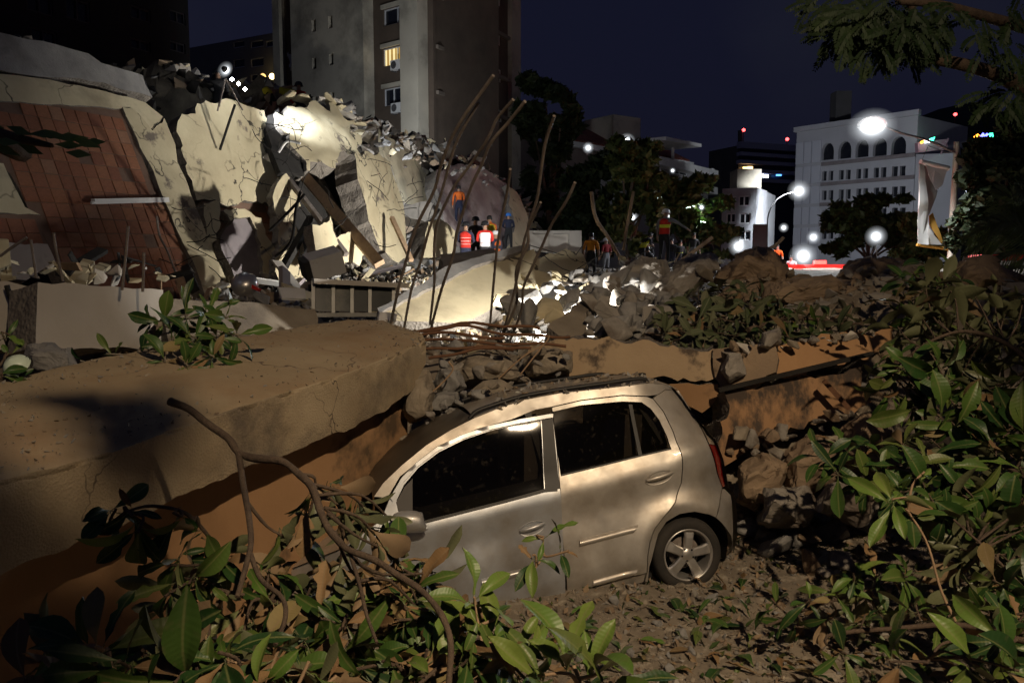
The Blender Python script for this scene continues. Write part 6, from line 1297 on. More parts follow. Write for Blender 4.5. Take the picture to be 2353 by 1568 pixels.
tree('street_tree', 'dark bushy tree in front of the tiled roof house', 1345, 43, [(1330, 420, 45, 50), (1370, 380, 45, 45), (1310, 490, 45, 60), (1360, 470, 50, 60), (1340, 545, 60, 45)], 5200, .30, FOL_D, .25, 2, group=GT)
tree('street_tree', 'tree with yellowish tufts hiding the lamp under the eaves', 1440, 41, [(1430, 360, 45, 40), (1470, 345, 45, 35), (1450, 420, 55, 50), (1490, 410, 40, 50), (1420, 480, 50, 55), (1480, 490, 50, 60), (1440, 555, 60, 40)], 6500, .27, FOL_Y, .25, 3, group=GT)
tree('street_tree', 'dark green tree behind the pointing rescuer', 1570, 44, [(1560, 440, 40, 35), (1600, 430, 40, 30), (1540, 500, 45, 50), (1600, 490, 50, 45), (1640, 500, 45, 45), (1570, 560, 60, 40), (1650, 555, 45, 40)], 6000, .27, FOL_M, .25, 4, group=GT)
tree('street_tree', 'round green street tree before the office block', 1985, 50, [(1990, 480, 60, 38), (1940, 510, 45, 40), (2040, 490, 55, 42), (2085, 520, 40, 50), (1930, 560, 40, 35), (2000, 540, 60, 40), (2060, 565, 50, 40)], 6500, .30, FOL_M, .22, 5)
tree('street_tree', 'black tree mass right of the banner', 2300, 34, [(2290, 360, 60, 55), (2340, 320, 50, 50), (2250, 430, 50, 60), (2330, 430, 60, 60), (2230, 520, 45, 60), (2290, 540, 60, 60), (2380, 400, 50, 90)], 6500, .24, FOL_D, .3, 6, group=GT)
tree('street_tree', 'small tree pierced by floodlight behind the lamp post', 2120, 41, [(2120, 560, 40, 40), (2080, 590, 40, 25), (2150, 590, 35, 35), (2100, 520, 30, 30)], 2400, .24, FOL_M, .14, 7)

# --- the near tree leaning in at the upper right
ot = empty('overhanging_tree', (9.2, 8.2, 0), 'near tree with bare limbs and drooping feathery leaves hanging in at upper right', 'tree')
b = B()
tr = [V((9.4, 8.4, -.1)), V((9.2, 8.2, 2)), V((8.6, 8.0, 3.6))]
l1 = [tr[-1], P(2480, 290, 7.8), P(2352, 205, 7.6), P(2290, 172, 7.5), P(2215, 150, 7.4), P(2130, 132, 7.4), P(2108, 112, 7.4), P(2100, 60, 7.3), P(2084, -40, 7.2)]
l3 = [tr[-1], V((7.6, 6.2, 5.4)), V((6.2, 3.6, 5.7)), V((5.0, 1.6, 5.5)), V((3.8, .6, 5.4))]
l2 = [tr[-1], P(2560, 140, 7.8), P(2420, 85, 7.6), P(2320, 55, 7.4), P(2230, 30, 7.2), P(2150, 10, 7.1), P(2060, 4, 7.0)]
b.tube(spline(tr, 5), [.22 - .008 * i for i in range(11)], 10); b.build('trunk', BARK, ot)
for l, r0 in ((l1, .10), (l2, .085), (l3, .08)): s_ = spline(l, 5); b = B(); b.tube(s_, [lerp(r0, .028, (i / (len(s_) - 1)) ** .7) for i in range(len(s_))], 9); b.build('limb', BARK, ot)
rnd = random.Random(5); b = B(); cl = []
def feathery(px, py, d, L, ang):                        # a drooping pinnate spray: rachis with paired leaflets
    p = P(px, py, d); di = V((math.cos(ang), rnd.uniform(-.4, .4), math.sin(ang))).normalized(); n = 13
    for i in range(n):
        p = p + di * (L / n); di = (di + V((0, 0, -.07))).normalized(); w = di.cross(V((0, -1, .2))).normalized()
        for s in (-1, 1):
            q = (w * s * .8 + di * .7 + V((0, rnd.uniform(-.3, .3), -.15))).normalized(); ln = .060 * math.sin(math.pi * (i + 1) / (n + 1)) ** .6 * rnd.uniform(.8, 1.2); t = q.cross(V((.2, 1, .3))).normalized() * ln * .22
            b.add([p, p + q * ln * .5 + t, p + q * ln, p + q * ln * .5 - t], [(0, 1, 2, 3)])
for (x, y, n, sp) in ((1900, 20, 16, 40), (1950, 40, 26, 45), (2000, 30, 26, 45), (2050, 60, 30, 45), (2090, 90, 26, 40), (1930, 80, 12, 30), (2010, 100, 16, 35), (2130, 60, 18, 40), (2070, 10, 22, 50), (2180, 30, 12, 40), (2250, 70, 8, 40), (2320, 110, 8, 40), (2330, 215, 16, 35), (2290, 235, 10, 30), (2350, 20, 12, 50)):
    for _ in range(n): feathery(x + rnd.gauss(0, sp * .5), y + rnd.gauss(0, sp * .45), 7.2 + rnd.uniform(-.5, .5), rnd.uniform(.16, .34), rnd.choice([rnd.uniform(2.6, 4.4), rnd.uniform(-1.4, -.2)]))
for c_, r_ in (((3.6, .9, 5.4), .75), ((4.4, 1.6, 5.5), 1.0), ((5.2, .7, 5.3), 1.0), ((4.2, .0, 5.6), .8), ((5.6, 2.4, 5.8), 1.1), ((6.8, 4.4, 6.2), 1.2)):  # unseen foliage clumps added to shade the right foreground
    leaf_cloud(b, [(V(c_) + V((rnd.uniform(-1, 1), rnd.uniform(-1, 1), rnd.uniform(-.5, .5))) * r_ * .7, (r_ * .35, r_ * .35, r_ * .2)) for _ in range(6)], 260, .12, rnd, .1, 2.2)
b.build('crown', foliage_mat('near_foliage', (.018, .040, .012), (.010, .024, .008), (.03, .055, .015)), ot)['kind'] = 'stuff'

# --- a second tree behind the photographer: one spray hangs in at the left edge
lt_ = empty('leaning_tree', (-4.6, -2.2, 0), 'tree leaning over from behind at left with one dark green spray hanging in', 'tree')
b = B(); b.tube(spline([(-4.6, -2.2, -.1), (-4.3, -1.9, 2.2), (-3.6, -1.3, 4.2)], 5), [.2 - .007 * i for i in range(11)], 10); b.build('trunk', BARK, lt_)
for l in ([V((-3.6, -1.3, 4.2)), V((-2.2, -.7, 5.2)), V((-.6, -.2, 5.4)), V((.6, .1, 5.3))], [V((-3.6, -1.3, 4.2)), V((-3.0, .6, 4.0)), P(-140, 250, 2.2), P(-30, 300, 2.1), P(120, 335, 2.05)]):
    q_ = spline(l, 5); b = B(); b.tube(q_, [lerp(.09, .006, (i / (len(q_) - 1)) ** .6) for i in range(len(q_))], 8); b.build('limb', BARK, lt_)
b = B()
for c_, r_ in (((.55, .0, 5.3), .30), ((.1, -.25, 5.25), .35), ((-.5, -.15, 5.35), .45), ((.75, .45, 5.25), .22), ((-1.4, -.3, 5.3), .6), ((1.05, -.65, 5.3), .26), ((.6, -.8, 5.3), .3), ((1.15, -.3, 5.3), .28), ((.85, -.45, 5.25), .3)):  # unseen clumps added to shade the slab and lower left corner
    leaf_cloud(b, [(V(c_) + V((rnd.uniform(-1, 1), rnd.uniform(-1, 1), rnd.uniform(-.4, .4))) * r_ * .6, (r_ * .4, r_ * .4, r_ * .2)) for _ in range(5)], 40, .11, rnd, .05, 3.0)
b.build('crown', FOL_M, lt_)['kind'] = 'stuff'; b = B()
for i in range(13):
    t_ = rnd.random(); c_ = lerp(P(-60, 300, 2.1), P(190, 345, 2.05), t_) + V((0, rnd.uniform(-.04, .04), rnd.uniform(-.03, .03))); d_ = V((1, rnd.uniform(-.3, .3), rnd.uniform(-.45, .05))).normalized(); w_2 = d_.cross(V((0, -1, .3))).normalized(); L_ = rnd.uniform(.06, .10)
    b.add([c_, c_ + d_ * L_ * .5 + w_2 * .012, c_ + d_ * L_, c_ + d_ * L_ * .5 - w_2 * .012], [(0, 1, 2, 3)])
b.build('hanging_spray', foliage_mat('spray_foliage', (.14, .22, .08), (.09, .15, .05), (.18, .25, .09)), lt_)['kind'] = 'stuff'

# --- the palm at the right edge
pm = empty('palm', P(2420, 640, 13), 'palm with streaming fronds at the right edge behind the fallen crown', 'tree'); pm.location.z = H(pm.location.x, pm.location.y)
FROND = foliage_mat('palm_frond', (.26, .28, .13), (.18, .20, .08), (.32, .33, .18)); c0 = P(2400, 560, 13)
b = B(); b.tube(spline([pm.location, lerp(pm.location, c0, .5), c0], 4), .16, 9); b.build('trunk', BARK, pm)
for tip, mid in (((2215, 590), (2300, 545)), ((2225, 545), (2310, 510)), ((2285, 440), (2345, 470)), ((2330, 420), (2370, 470)), ((2240, 640), (2310, 590)), ((2300, 640), (2350, 600)), ((2270, 500), (2330, 500)), ((2400, 400), (2400, 470)), ((2480, 500), (2440, 510))):
    path = spline([c0, P(mid[0], mid[1], 12.9 + rnd.uniform(-.3, .3)), P(tip[0], tip[1], 12.8 + rnd.uniform(-.4, .4))], 9); b = B(); b.tube(path, [lerp(.018, .005, i / (len(path) - 1)) for i in range(len(path))], 5)
    for i in range(2, len(path)):
        di = (path[i] - path[i - 1]).normalized(); w = di.cross(V((0, -1, 0))).normalized()
        for s in (-1, 1):
            for k in range(3):
                p = lerp(path[i - 1], path[i], k / 3); q = (w * s * .55 + di * .9 + V((0, rnd.uniform(-.4, .4), -.25))).normalized(); ln = .52 * math.sin(math.pi * (.15 + .8 * i / len(path))) * rnd.uniform(.75, 1.1); t = q.orthogonal().normalized() * .016
                b.add([p - t, p + t, p + q * ln * .6 + t + V((0, 0, -.02)), p + q * ln + V((0, 0, -.09))], [(0, 1, 2, 3)])
    b.build('frond', FROND, pm)

# ================================================================== reinforcement bars
def zr(l): return [(859.4 + .4038 * x, 162.8 + .4038 * y) for x, y in l]
BARS = [([(680, 20), (600, 130), (510, 260), (440, 390), (380, 530), (330, 680), (270, 830), (220, 960), (180, 1100), (140, 1230), (85, 1470)], 6.2, .0170, 'tallest rebar leaning farthest up to the right'),
        ([(590, 180), (510, 330), (460, 440), (420, 580), (370, 740), (310, 920), (260, 1080), (215, 1250), (170, 1500)], 6.5, .0150, 'rebar running just below the tallest one'),
        ([(790, 170), (720, 270), (640, 390), (560, 520), (480, 640), (420, 740), (370, 860), (345, 960), (345, 1080), (345, 1200), (318, 1440)], 6.2, .0150, 'third rebar from the left with a bent foot'),
        ([(860, 175), (760, 290), (670, 410), (600, 540), (560, 650), (510, 790), (470, 920), (440, 1050), (410, 1180), (370, 1310), (315, 1490)], 6.2, .0165, 'fourth rebar from the left curving up to the right'),
        ([(785, 560), (750, 680), (720, 850), (700, 1000), (680, 1200), (660, 1440)], 6.8, .0150, 'nearly upright shorter rebar in the middle'),
        ([(1015, 260), (980, 400), (950, 570), (915, 730), (880, 880), (860, 990), (812, 1130), (815, 1250), (800, 1340), (715, 1530)], 6.4, .0160, 'upright rebar with a kinked foot right of the middle'),
        ([(1145, 635), (1080, 740), (1010, 870), (950, 1000), (900, 1110), (850, 1230), (830, 1360), (775, 1530)], 6.6, .0150, 'rightmost rebar leaning to the right'),
        ([(950, 750), (900, 850), (860, 940), (840, 1050), (800, 1230), (770, 1370), (735, 1500)], 6.9, .0135, 'short rebar crossing the foot of the upright one')]
for pth, dt, r, lab in BARS:
    px = zr(pth); n = len(px); y0, y1 = px[0][1], px[-1][1]; pts = spline([P(x, y, lerp(dt, 8.3, (y - y0) / (y1 - y0))) + V((random.gauss(0, .008), random.gauss(0, .02), 0)) for x, y in px], 6); b = B(); b.tube(pts, [r * .85 * (1 + .05 * (i % 2)) for i in range(len(pts))], 8)
    T(b.build('rebar', STEEL), lab, 'rebar', 'rebars sprouting behind the slab')
for i, (pth, lab) in enumerate((([(205, 545), (222, 660), (242, 800)], 'thin rebar at far left on the pale wall'), ([(355, 500), (378, 640), (418, 820)], 'leaning thin rebar second from far left'), ([(850, 455), (835, 640), (810, 880)], 'tall thin rebar before the terracotta tiles'), ([(955, 630), (952, 740), (948, 890)], 'short thin rebar before the terracotta tiles'), ([(0, 655), (90, 590), (180, 530)], 'thin rebar slanting in from the left edge'), ([(1040, 390), (1060, 520), (1110, 620), (1180, 800)], 'thin bent wire dangling on the terracotta tiles'))):
    pts = spline([P(.3462 * x, 361.8 + .3462 * y, 8.9 if i < 5 else 13.6) for x, y in pth], 5); b = B(); b.tube(pts, .016 if i < 5 else .02, 6); T(b.build('thin_rebar', STEEL), lab, 'rebar', 'thin rebars at left')
hb2 = [([(935, 765), (1050, 752), (1180, 760), (1310, 775)], 7.9), ([(960, 785), (1080, 782), (1200, 790), (1300, 798)], 7.7), ([(975, 800), (1100, 796), (1180, 806)], 7.5), ([(950, 755), (1090, 742), (1240, 752)], 8.1), ([(985, 822), (1060, 808), (1130, 800), (1220, 795)], 7.4), ([(925, 775), (1040, 768), (1160, 772)], 7.7), ([(1000, 768), (1120, 762), (1280, 784)], 7.85), ([(990, 812), (1090, 790), (1240, 782)], 7.6)]
hr = empty('rebar_bundle', P(1100, 790, 7.7), 'bundle of rusty reinforcement bars lying between slab and beam', 'rebar')
for pth, d in hb2[:6]: pts = spline([P(x, y, d) for x, y in pth], 5); b = B(); b.tube([p + V((0, nz(p, 3), nz(p, 3, 3))) * .06 for p in pts], .015, 7); b.build('bar', RUST, hr)
for pth, d, lab in (([(985, 905), (1010, 885), (1040, 850), (1030, 830)], 6.9, 'pale wire hooked out of the slab end'), ([(1145, 870), (1200, 820), (1250, 790), (1262, 770)], 7.3, 'thin wire arching over the tan lump of concrete'), ([(1195, 860), (1230, 815), (1258, 780)], 7.3, 'short thin wire beside the arching one')):
    b = B(); b.tube(spline([P(x, y, d) for x, y in pth], 6), .008, 5); T(b.build('wire', WOOD), lab, 'wire')
b = B(); b.bar(P(1165, 915, 6.9), P(1480, 862, 7.4), .06, .05); T(b.build('roof_debris_bar', DARK), 'dark flat bar lying along the car roof', 'bar')

wt = B(); rnd = random.Random(91)
for x, y, d in [(505, 640, 17.4), (520, 560, 17.6), (480, 520, 17.4), (470, 480, 17.3), (650, 450, 18.6), (690, 470, 19), (660, 520, 18.4), (700, 560, 18.6), (740, 590, 19), (640, 380, 19.6), (655, 330, 20.4), (690, 300, 20.8), (700, 350, 20.8), (610, 300, 19.8), (830, 420, 23), (860, 380, 24), (880, 500, 22.6), (920, 440, 24.5), (845, 560, 21.5), (800, 520, 20.5), (760, 480, 20), (960, 460, 25), (930, 540, 24), (1010, 470, 25.5), (440, 560, 16.4), (450, 600, 16.2), (1240, 600, 15.8), (1290, 590, 16.2), (1225, 640, 14), (1330, 620, 16), (1400, 600, 15), (1450, 590, 15), (1500, 580, 16), (1360, 670, 12)]:
    for _ in range(2):
        p = P(x + rnd.gauss(0, 14), y + rnd.gauss(0, 14), d - .15); di = V((rnd.gauss(0, 1), rnd.gauss(-.2, .3), rnd.gauss(0, .8))).normalized(); pts = [p]
        for _k in range(4): di = (di + V((rnd.gauss(0, .3), rnd.gauss(0, .15), rnd.gauss(-.1, .3)))).normalized(); pts.append(pts[-1] + di * rnd.uniform(.1, .3))
        wt.tube(spline(pts, 3),   .004 + d * .0003, 4, caps=False)
T(wt.build('wire_tangle', DARK), 'tangle of thin bent wires and rods bristling from the broken slabs', None, None, 'stuff')

# ================================================================== debris
def chunk_mesh(k, m, flat=1.0, pts=13):
    rnd = random.Random(k); bm = bmesh.new()
    for _ in range(pts): bm.verts.new(V((rnd.uniform(-1, 1), rnd.uniform(-1, 1) * .8, rnd.uniform(-1, 1) * .6 * flat)) * .5)
    bmesh.ops.convex_hull(bm, input=bm.verts[:])
    for v in [v for v in bm.verts if not v.link_faces]: bm.verts.remove(v)
    bmesh.ops.bevel(bm, geom=bm.edges[:], offset=.03, segments=1, affect='EDGES')
    for v in bm.verts: v.co += V((nz(v.co, 5, k), nz(v.co, 5, k + 3), nz(v.co, 5, k + 6))) * .03
    me = bpy.data.meshes.new('chunk'); bm.to_mesh(me); bm.free(); me.materials.append(m); return me
CH = [chunk_mesh(i, m) for i, m in enumerate([CONC_G, CONC_G, ROCK, ROCK, CONC, ROCK, CONC_G, ROCK_B])]
CHP = [chunk_mesh(30 + i, m, .5) for i, m in enumerate([CREAM, PALE, CREAM_B, WHITE, CREAM])]
PLK = []
for i, m in enumerate([WOOD, PALE, CREAM, DARK, WHITE, LILAC]):
    b = B(); b.box((0, 0, 0), (1, .22, .06), None, 0, .03); PLK.append(b.mesh('plank', m))
def rrot(rnd, t=1.0): return Euler((rnd.gauss(0, .5 * t), rnd.gauss(0, .5 * t), rnd.uniform(0, 6.3))).to_matrix().to_4x4()
def scatter(name, label, group, meshes, region, n, size, seed, cat='rubble', dfun=None, lift=.25, tilt=1.0):
    """single pieces dropped on the ground inside a picture region at a depth range"""
    rnd = random.Random(seed); k = 0; tries = 0; xs = [p[0] for p in region]; ys = [p[1] for p in region]
    while k < n and tries < n * 60:
        tries += 1; x = rnd.uniform(min(xs), max(xs)); y = rnd.uniform(min(ys), max(ys))
        if not inside((x, y), region): continue
        if dfun: p = P(x, y, dfun(x, y) + rnd.uniform(-.15, .15))
        else:
            r = ray(x, y); t = None
            d = 4.0
            while d < 32:                                 # walk along the sight line until it meets the ground
                q = CAM_POS + r * (d / r.y)
                if q.z < H(q.x, q.y): t = d; break
                d += .08
            if t is None: continue
            p = CAM_POS + r * (t / r.y); p.z = H(p.x, p.y)
        s = size[0] * (size[1] / size[0]) ** (rnd.random() ** 1.6); M = Matrix.Translation(p + V((0, 0, s * lift))) @ rrot(rnd, tilt) @ Matrix.Diagonal((s * rnd.uniform(.8, 1.2), s * rnd.uniform(.8, 1.2), s * rnd.uniform(.7, 1.1), 1))
        T(link(name, rnd.choice(meshes), None, M), label(x, y, s) if callable(label) else label, cat, group); k += 1
def stuff(name, label, meshes, gen, n, seed, parent=None):
    """thousands of crumbs joined into one uncountable mass"""
    rnd = random.Random(seed); vs = []; fs = []; mi = []; mats_ = []; src = []
    for me in meshes:
        if me.materials[0] not in mats_: mats_.append(me.materials[0])
        src.append(([v.co.copy() for v in me.vertices], [tuple(p.vertices) for p in me.polygons], mats_.index(me.materials[0])))
    for _ in range(n):
        g = gen(rnd)
        if g is None: continue
        p, s = g; M = Matrix.Translation(p) @ rrot(rnd, 1.3) @ Matrix.Diagonal((s, s, s, 1)); v0, f0, m0 = rnd.choice(src); b0 = len(vs)
        vs += [tuple(M @ v) for v in v0]; fs += [tuple(i + b0 for i in f) for f in f0]; mi += [m0] * len(f0)
    me = bpy.data.meshes.new(name); me.from_pydata(vs, [], fs); [me.materials.append(m) for m in mats_]; me.polygons.foreach_set('material_index', mi); me.update()
    o = link(name, me, parent); return T(o, label, None, None, 'stuff') if not parent else (T(o, None, None, None, 'stuff'))
def low(k, m, flat=1.0):
    rnd = random.Random(k); bm = bmesh.new()
    for _ in range(7): bm.verts.new(V((rnd.uniform(-1, 1), rnd.uniform(-1, 1) * .8, rnd.uniform(-1, 1) * .6 * flat)) * .5)
    bmesh.ops.convex_hull(bm, input=bm.verts[:])
    for v in [v for v in bm.verts if not v.link_faces]: bm.verts.remove(v)
    me = bpy.data.meshes.new('crumb'); bm.to_mesh(me); bm.free(); me.materials.append(m); return me
LOW = [low(i, m, f) for i, (m, f) in enumerate([(CONC_G, 1), (ROCK, 1), (CREAM, .4), (PALE, .4), (DARK, .8), (ROCK, .5), (WOOD, .3), (CONC_G, .5), (ROCK_B, 1), (DARK, .5)])]
LOWG = [low(50 + i, m, f) for i, (m, f) in enumerate([(CONC_G, .8), (ROCK, .7), (CONC, .7), (ROCK_B, .7), (DIRT, .6), (CONC, .4)])]

# pieces in the hollow between the slab and the tall walls
field = [(430, 640), (520, 615), (700, 610), (880, 585), (960, 600), (960, 640), (720, 650), (730, 720), (590, 705), (440, 690)]
scatter('rubble_chunk', lambda x, y, s: '%s concrete chunk in the debris field %s' % ('large' if s > .35 else 'small', 'below the tiled wall' if x < 600 else 'by the glazed frame' if x < 800 else 'below the cream pier'), 'chunks in the debris field', CH, field, 46, (.18, .6), 1)
scatter('plaster_piece', lambda x, y, s: '%s plaster piece in the debris field %s' % ('large' if s > .4 else 'small', 'below the tiled wall' if x < 600 else 'by the glazed frame' if x < 800 else 'below the cream pier'), 'plaster pieces in the debris field', CHP, field, 60, (.2, .7), 2)
scatter('broken_board', lambda x, y, s: '%s broken board in the debris field %s' % ('long' if s > .8 else 'short', 'below the tiled wall' if x < 600 else 'by the glazed frame' if x < 800 else 'below the cream pier'), 'boards in the debris field', PLK, field, 42, (.4, 1.3), 3, tilt=1.2)
leftf = [(0, 600), (120, 610), (260, 610), (430, 640), (430, 672), (200, 652), (90, 645), (0, 645)]
scatter('broken_board', lambda x, y, s: '%s board on top of the pale wall %s' % ('long' if s > .6 else 'short', 'at its left end' if x < 150 else 'in its middle' if x < 290 else 'at its right end'), 'boards on the pale wall', [PLK[0], PLK[3], PLK[3], PLK[2]], leftf, 14, (.25, .6), 4, dfun=lambda x, y: 9.4 + (x / 430) * 1.6, tilt=1.5)
scatter('plaster_piece', lambda x, y, s: '%s plaster piece on the pale wall %s' % ('large' if s > .25 else 'small', 'at its left end' if x < 150 else 'in its middle' if x < 290 else 'at its right end'), 'plaster pieces on the pale wall', CHP, leftf, 18, (.1, .28), 5, dfun=lambda x, y: 9.3 + (x / 430) * 1.6)
pit = [(1130, 735), (1180, 690), (1220, 650), (1330, 640), (1400, 640), (1330, 690), (1290, 750), (1180, 760)]
scatter('plaster_piece', lambda x, y, s: '%s pale fragment in the lit hollow %s' % ('large' if s > .24 else 'small', 'right at the rebar feet' if x < 1220 and y > 690 else 'under the flat grey slab' if y < 690 else 'before the tilted tan slab'), 'lit fragments in the hollow', CHP + CH[:2], pit, 46, (.2, .62), 6, dfun=lambda x, y: pwl([(640, 13.0), (700, 10.4), (760, 9.2)], y))
md = [(1340, 770), (1360, 700), (1410, 650), (1480, 660), (1560, 690), (1530, 770), (1440, 790)]
scatter('concrete_chunk', lambda x, y, s: '%s grey chunk on the left slope of the mound %s' % ('big' if s > .28 else 'small', 'near its crest' if y < 690 else 'beside the tilted tan slab' if x < 1430 else 'below the mat of leaves'), 'chunks on the mound', CH[:4] + CH[5:7], md, 90, (.14, .5), 7, dfun=lambda x, y: pwl([(640, 11.6), (700, 10.0), (790, 8.5)], y))
scatter('rock', lambda x, y, s: '%s brown stone on the mound crest %s' % ('large' if s > .3 else 'small', 'left of the earthy boulder' if x < 1640 else 'near the wide flat boulder' if x < 1960 else 'under the banner'), 'stones on the mound crest', [CH[7], CH[2], CH[4]], [(1560, 640), (1700, 640), (1960, 630), (2180, 620), (2200, 690), (1960, 720), (1700, 690)], 44, (.18, .55), 8, dfun=lambda x, y: 10.6)
scatter('concrete_lump', lambda x, y, s: '%s lump on the windscreen of the car %s' % ('larger' if s > .12 else 'small', 'near the roof' if y < 950 else 'by the slab'), 'lumps on the windscreen', [CH[4], CH[0], CH[2], CH[1]], [(930, 1040), (985, 960), (1060, 910), (1130, 895), (1120, 925), (1030, 975), (960, 1060)], 34, (.06, .24), 19, dfun=lambda x, y: 6.7)
scatter('concrete_lump', lambda x, y, s: '%s tan lump wedged under the beam %s' % ('larger' if s > .17 else 'small', 'below the rebar bundle' if x < 1120 else 'behind the car roof'), 'lumps under the beam', [CH[4], CH[0], CH[2]], [(985, 830), (1050, 800), (1300, 800), (1320, 860), (1200, 895), (1000, 950)], 34, (.09, .3), 9, dfun=lambda x, y: 7.5)
scatter('rubble_chunk', lambda x, y, s: '%s chunk on the ochre wall %s' % ('larger' if s > .14 else 'small', 'upper edge' if y < 830 else 'lower ledge'), 'chunks on the ochre wall', [CH[7], CH[4], CH[2], CHP[1]], [(1650, 800), (1790, 790), (2040, 760), (2040, 775), (1800, 812), (1660, 825)], 26, (.06, .2), 17, dfun=lambda x, y: 7.75)
scatter('concrete_lump', lambda x, y, s: '%s lump along the foot of the stained ochre wall' % ('larger' if s > .14 else 'small'), 'lumps at the ochre wall foot', [CH[7], CH[4], CH[2]], [(1660, 1030), (1800, 985), (1990, 935), (2000, 960), (1820, 1020), (1690, 1080)], 30, (.07, .26), 18, dfun=lambda x, y: 7.35)
scatter('rock', lambda x, y, s: '%s stone in the shade right of the car tail, %s' % ('large dark' if s > .24 else 'small dark', 'against the wall foot' if y < 1170 else 'at bumper height' if y < 1260 else 'low by the wheel'), 'stones right of the car tail', CH[:4] + [CH[7]], [(1690, 1130), (1760, 1080), (1980, 1100), (2080, 1230), (1950, 1350), (1800, 1340), (1700, 1240)], 56, (.12, .42), 10)
scatter('stone', lambda x, y, s: '%s lying on the ground %s' % ('fist-sized broken stone' if s > .08 else 'small pebble', zone(x, y)), 'stones on the ground', CH, [(1250, 1440), (1400, 1380), (1700, 1330), (1850, 1340), (2000, 1430), (2100, 1568), (1260, 1568)], 80, (.035, .15), 11, lift=.12, cat='stone')
wr = [(1120, 560), (1180, 575), (1330, 590), (1400, 600), (1640, 605), (1640, 620), (1400, 640), (1240, 660), (1160, 610)]
scatter('plaster_piece', 'pale slab fragment lying at the feet of the standing people', 'fragments by the people', CHP + [CH[0]], [(1400, 604), (1440, 598), (1560, 597), (1680, 597), (1680, 606), (1420, 614)], 46, (.1, .3), 12, dfun=lambda x, y: 19 + (x - 1400) / 280 * 4)
scatter('broken_board', 'splintered board sticking up by the standing people', 'boards by the people', PLK[:2] + PLK[4:5], [(1400, 595), (1680, 592), (1680, 606), (1420, 610)], 8, (.2, .5), 13, dfun=lambda x, y: 20.5, tilt=2.2)

scatter('plaster_piece', lambda x, y, s: '%s glaring plaster piece on the floodlit slab %s' % ('large' if s > .5 else 'small', 'left half' if x < 735 else 'right half'), 'pieces on the floodlit slab', CHP[:3] + [CHP[4]] + CH[:1], [(660, 236), (740, 232), (825, 268), (835, 318), (760, 300), (690, 285)], 46, (.2, .9), 15, dfun=lambda x, y: 23.0 + (x - 660) / 175 * 2.0)
scatter('rubble_chunk', lambda x, y, s: '%s chunk on the slope %s' % ('large' if s > .6 else 'small', 'right of the floodlit slab' if x < 940 else 'above the orange-shirted climber'), 'chunks on the upper slope', CH + CH + CHP[:2], [(830, 280), (930, 320), (1060, 365), (1150, 415), (1120, 430), (1020, 395), (930, 365), (850, 340)], 52, (.18, .5), 16, dfun=lambda x, y: 26.5 + (x - 830) / 320 * 9.5)
# crumbs
hm = bpy.data.objects['rubble_hill'].data; hp = [p for p in hm.polygons if p.center.y < 46 and p.area > .01]
hc = [(p.center.copy(), p.normal.copy(), math.sqrt(p.area)) for p in hp]
def g_hill(r): c, n, a = r.choice(hc); return c + V((r.uniform(-a, a), r.uniform(-a, a), r.uniform(-.1, a * .5))), r.uniform(.15, .65) * (c.y / 24) ** .6
stuff('hill_rubble', 'countless broken pieces covering the collapsed heap', LOW[:6] + LOW[7:], g_hill, 6500, 1)
def g_field(r):
    y = r.uniform(8.6, 30); x = r.uniform(-.50 * y, .34 * y); return V((x, y, H(x, y) + .02)), r.uniform(.05, .24) * (1 + y / 25) * (1 if y < 16 or x < 1 else .45)
stuff('scattered_rubble', 'countless small broken pieces strewn between the slabs', LOW, g_field, 9000, 2)
def g_near(r):
    y = r.uniform(4.2, 7.6); x = r.uniform(-1.0, 4.6); return V((x, y, H(x, y) + .006)), .016 + .06 * r.random() ** 3
stuff('gravel', 'crushed concrete gravel on the ground around the car', LOWG, g_near, 9000, 3)
def g_mound(r):
    y = r.uniform(8.2, 13.5); x = r.uniform(.6, 9.5); return V((x, y, H(x, y) + .03)), .06 + .22 * r.random() ** 2
stuff('mound_rubble', 'countless stones making up the right-hand mound', LOW[:2] + LOW[5:6] + LOW[8:9] + LOWG[:4], g_mound, 5000, 4)
def leafbit(k, m): b = B(); b.add([(-.5, 0, 0), (0, .22, .06), (.5, 0, .02), (0, -.22, .05)], [(0, 1, 2, 3)]); return b.mesh('leaf_bit', m)
def g_lit(r):
    y = r.uniform(4.3, 7.2); x = r.uniform(-.6, 4.6); return V((x, y, H(x, y) + .02)), r.uniform(.03, .11)
stuff('leaf_litter', 'torn bits of green and brown leaf littering the ground', [leafbit(0, FOL_M), leafbit(1, FOL_Y), leafbit(2, LEAF_DRY), leafbit(3, ROCK_B)], g_lit, 1700, 5)
# crumbs lying on the car roof and on the slab
upl = [S3(p) for p in up[6:12]]
def g_roof(r):
    i = r.randrange(len(upl) - 1); q = lerp(upl[i], upl[i + 1], r.random()); q = q + V((0, r.random() ** 1.7 * .9 - .01, 0)); t_ = (q.y - dep(q.x, q.z)) / (CW - .5)
    q.z += .045 * max(0, 1 - (2 * min(max(t_, 0), 1) - 1) ** 2) + .006; return CM @ q, .018 + .075 * r.random() ** 3
stuff('roof_rubble', 'crumbs of concrete and dust lying on the car roof', LOWG + [LOW[0]], g_roof, 260, 6)
def g_slab(r):
    i = r.randrange(len(fx) - 1); t = r.random(); a = lerp(P(*fx[i][:3]), P(*fx[i + 1][:3]), t); c = lerp(P(*bx[i]), P(*bx[i + 1]), t); k = r.random(); return lerp(a, c, k) + V((0, 0, .012 + .05 * k * (1 - k))), .008 + .035 * r.random() ** 4
stuff('slab_grit', 'fine grit on top of the long fallen slab', LOWG, g_slab, 1500, 7)

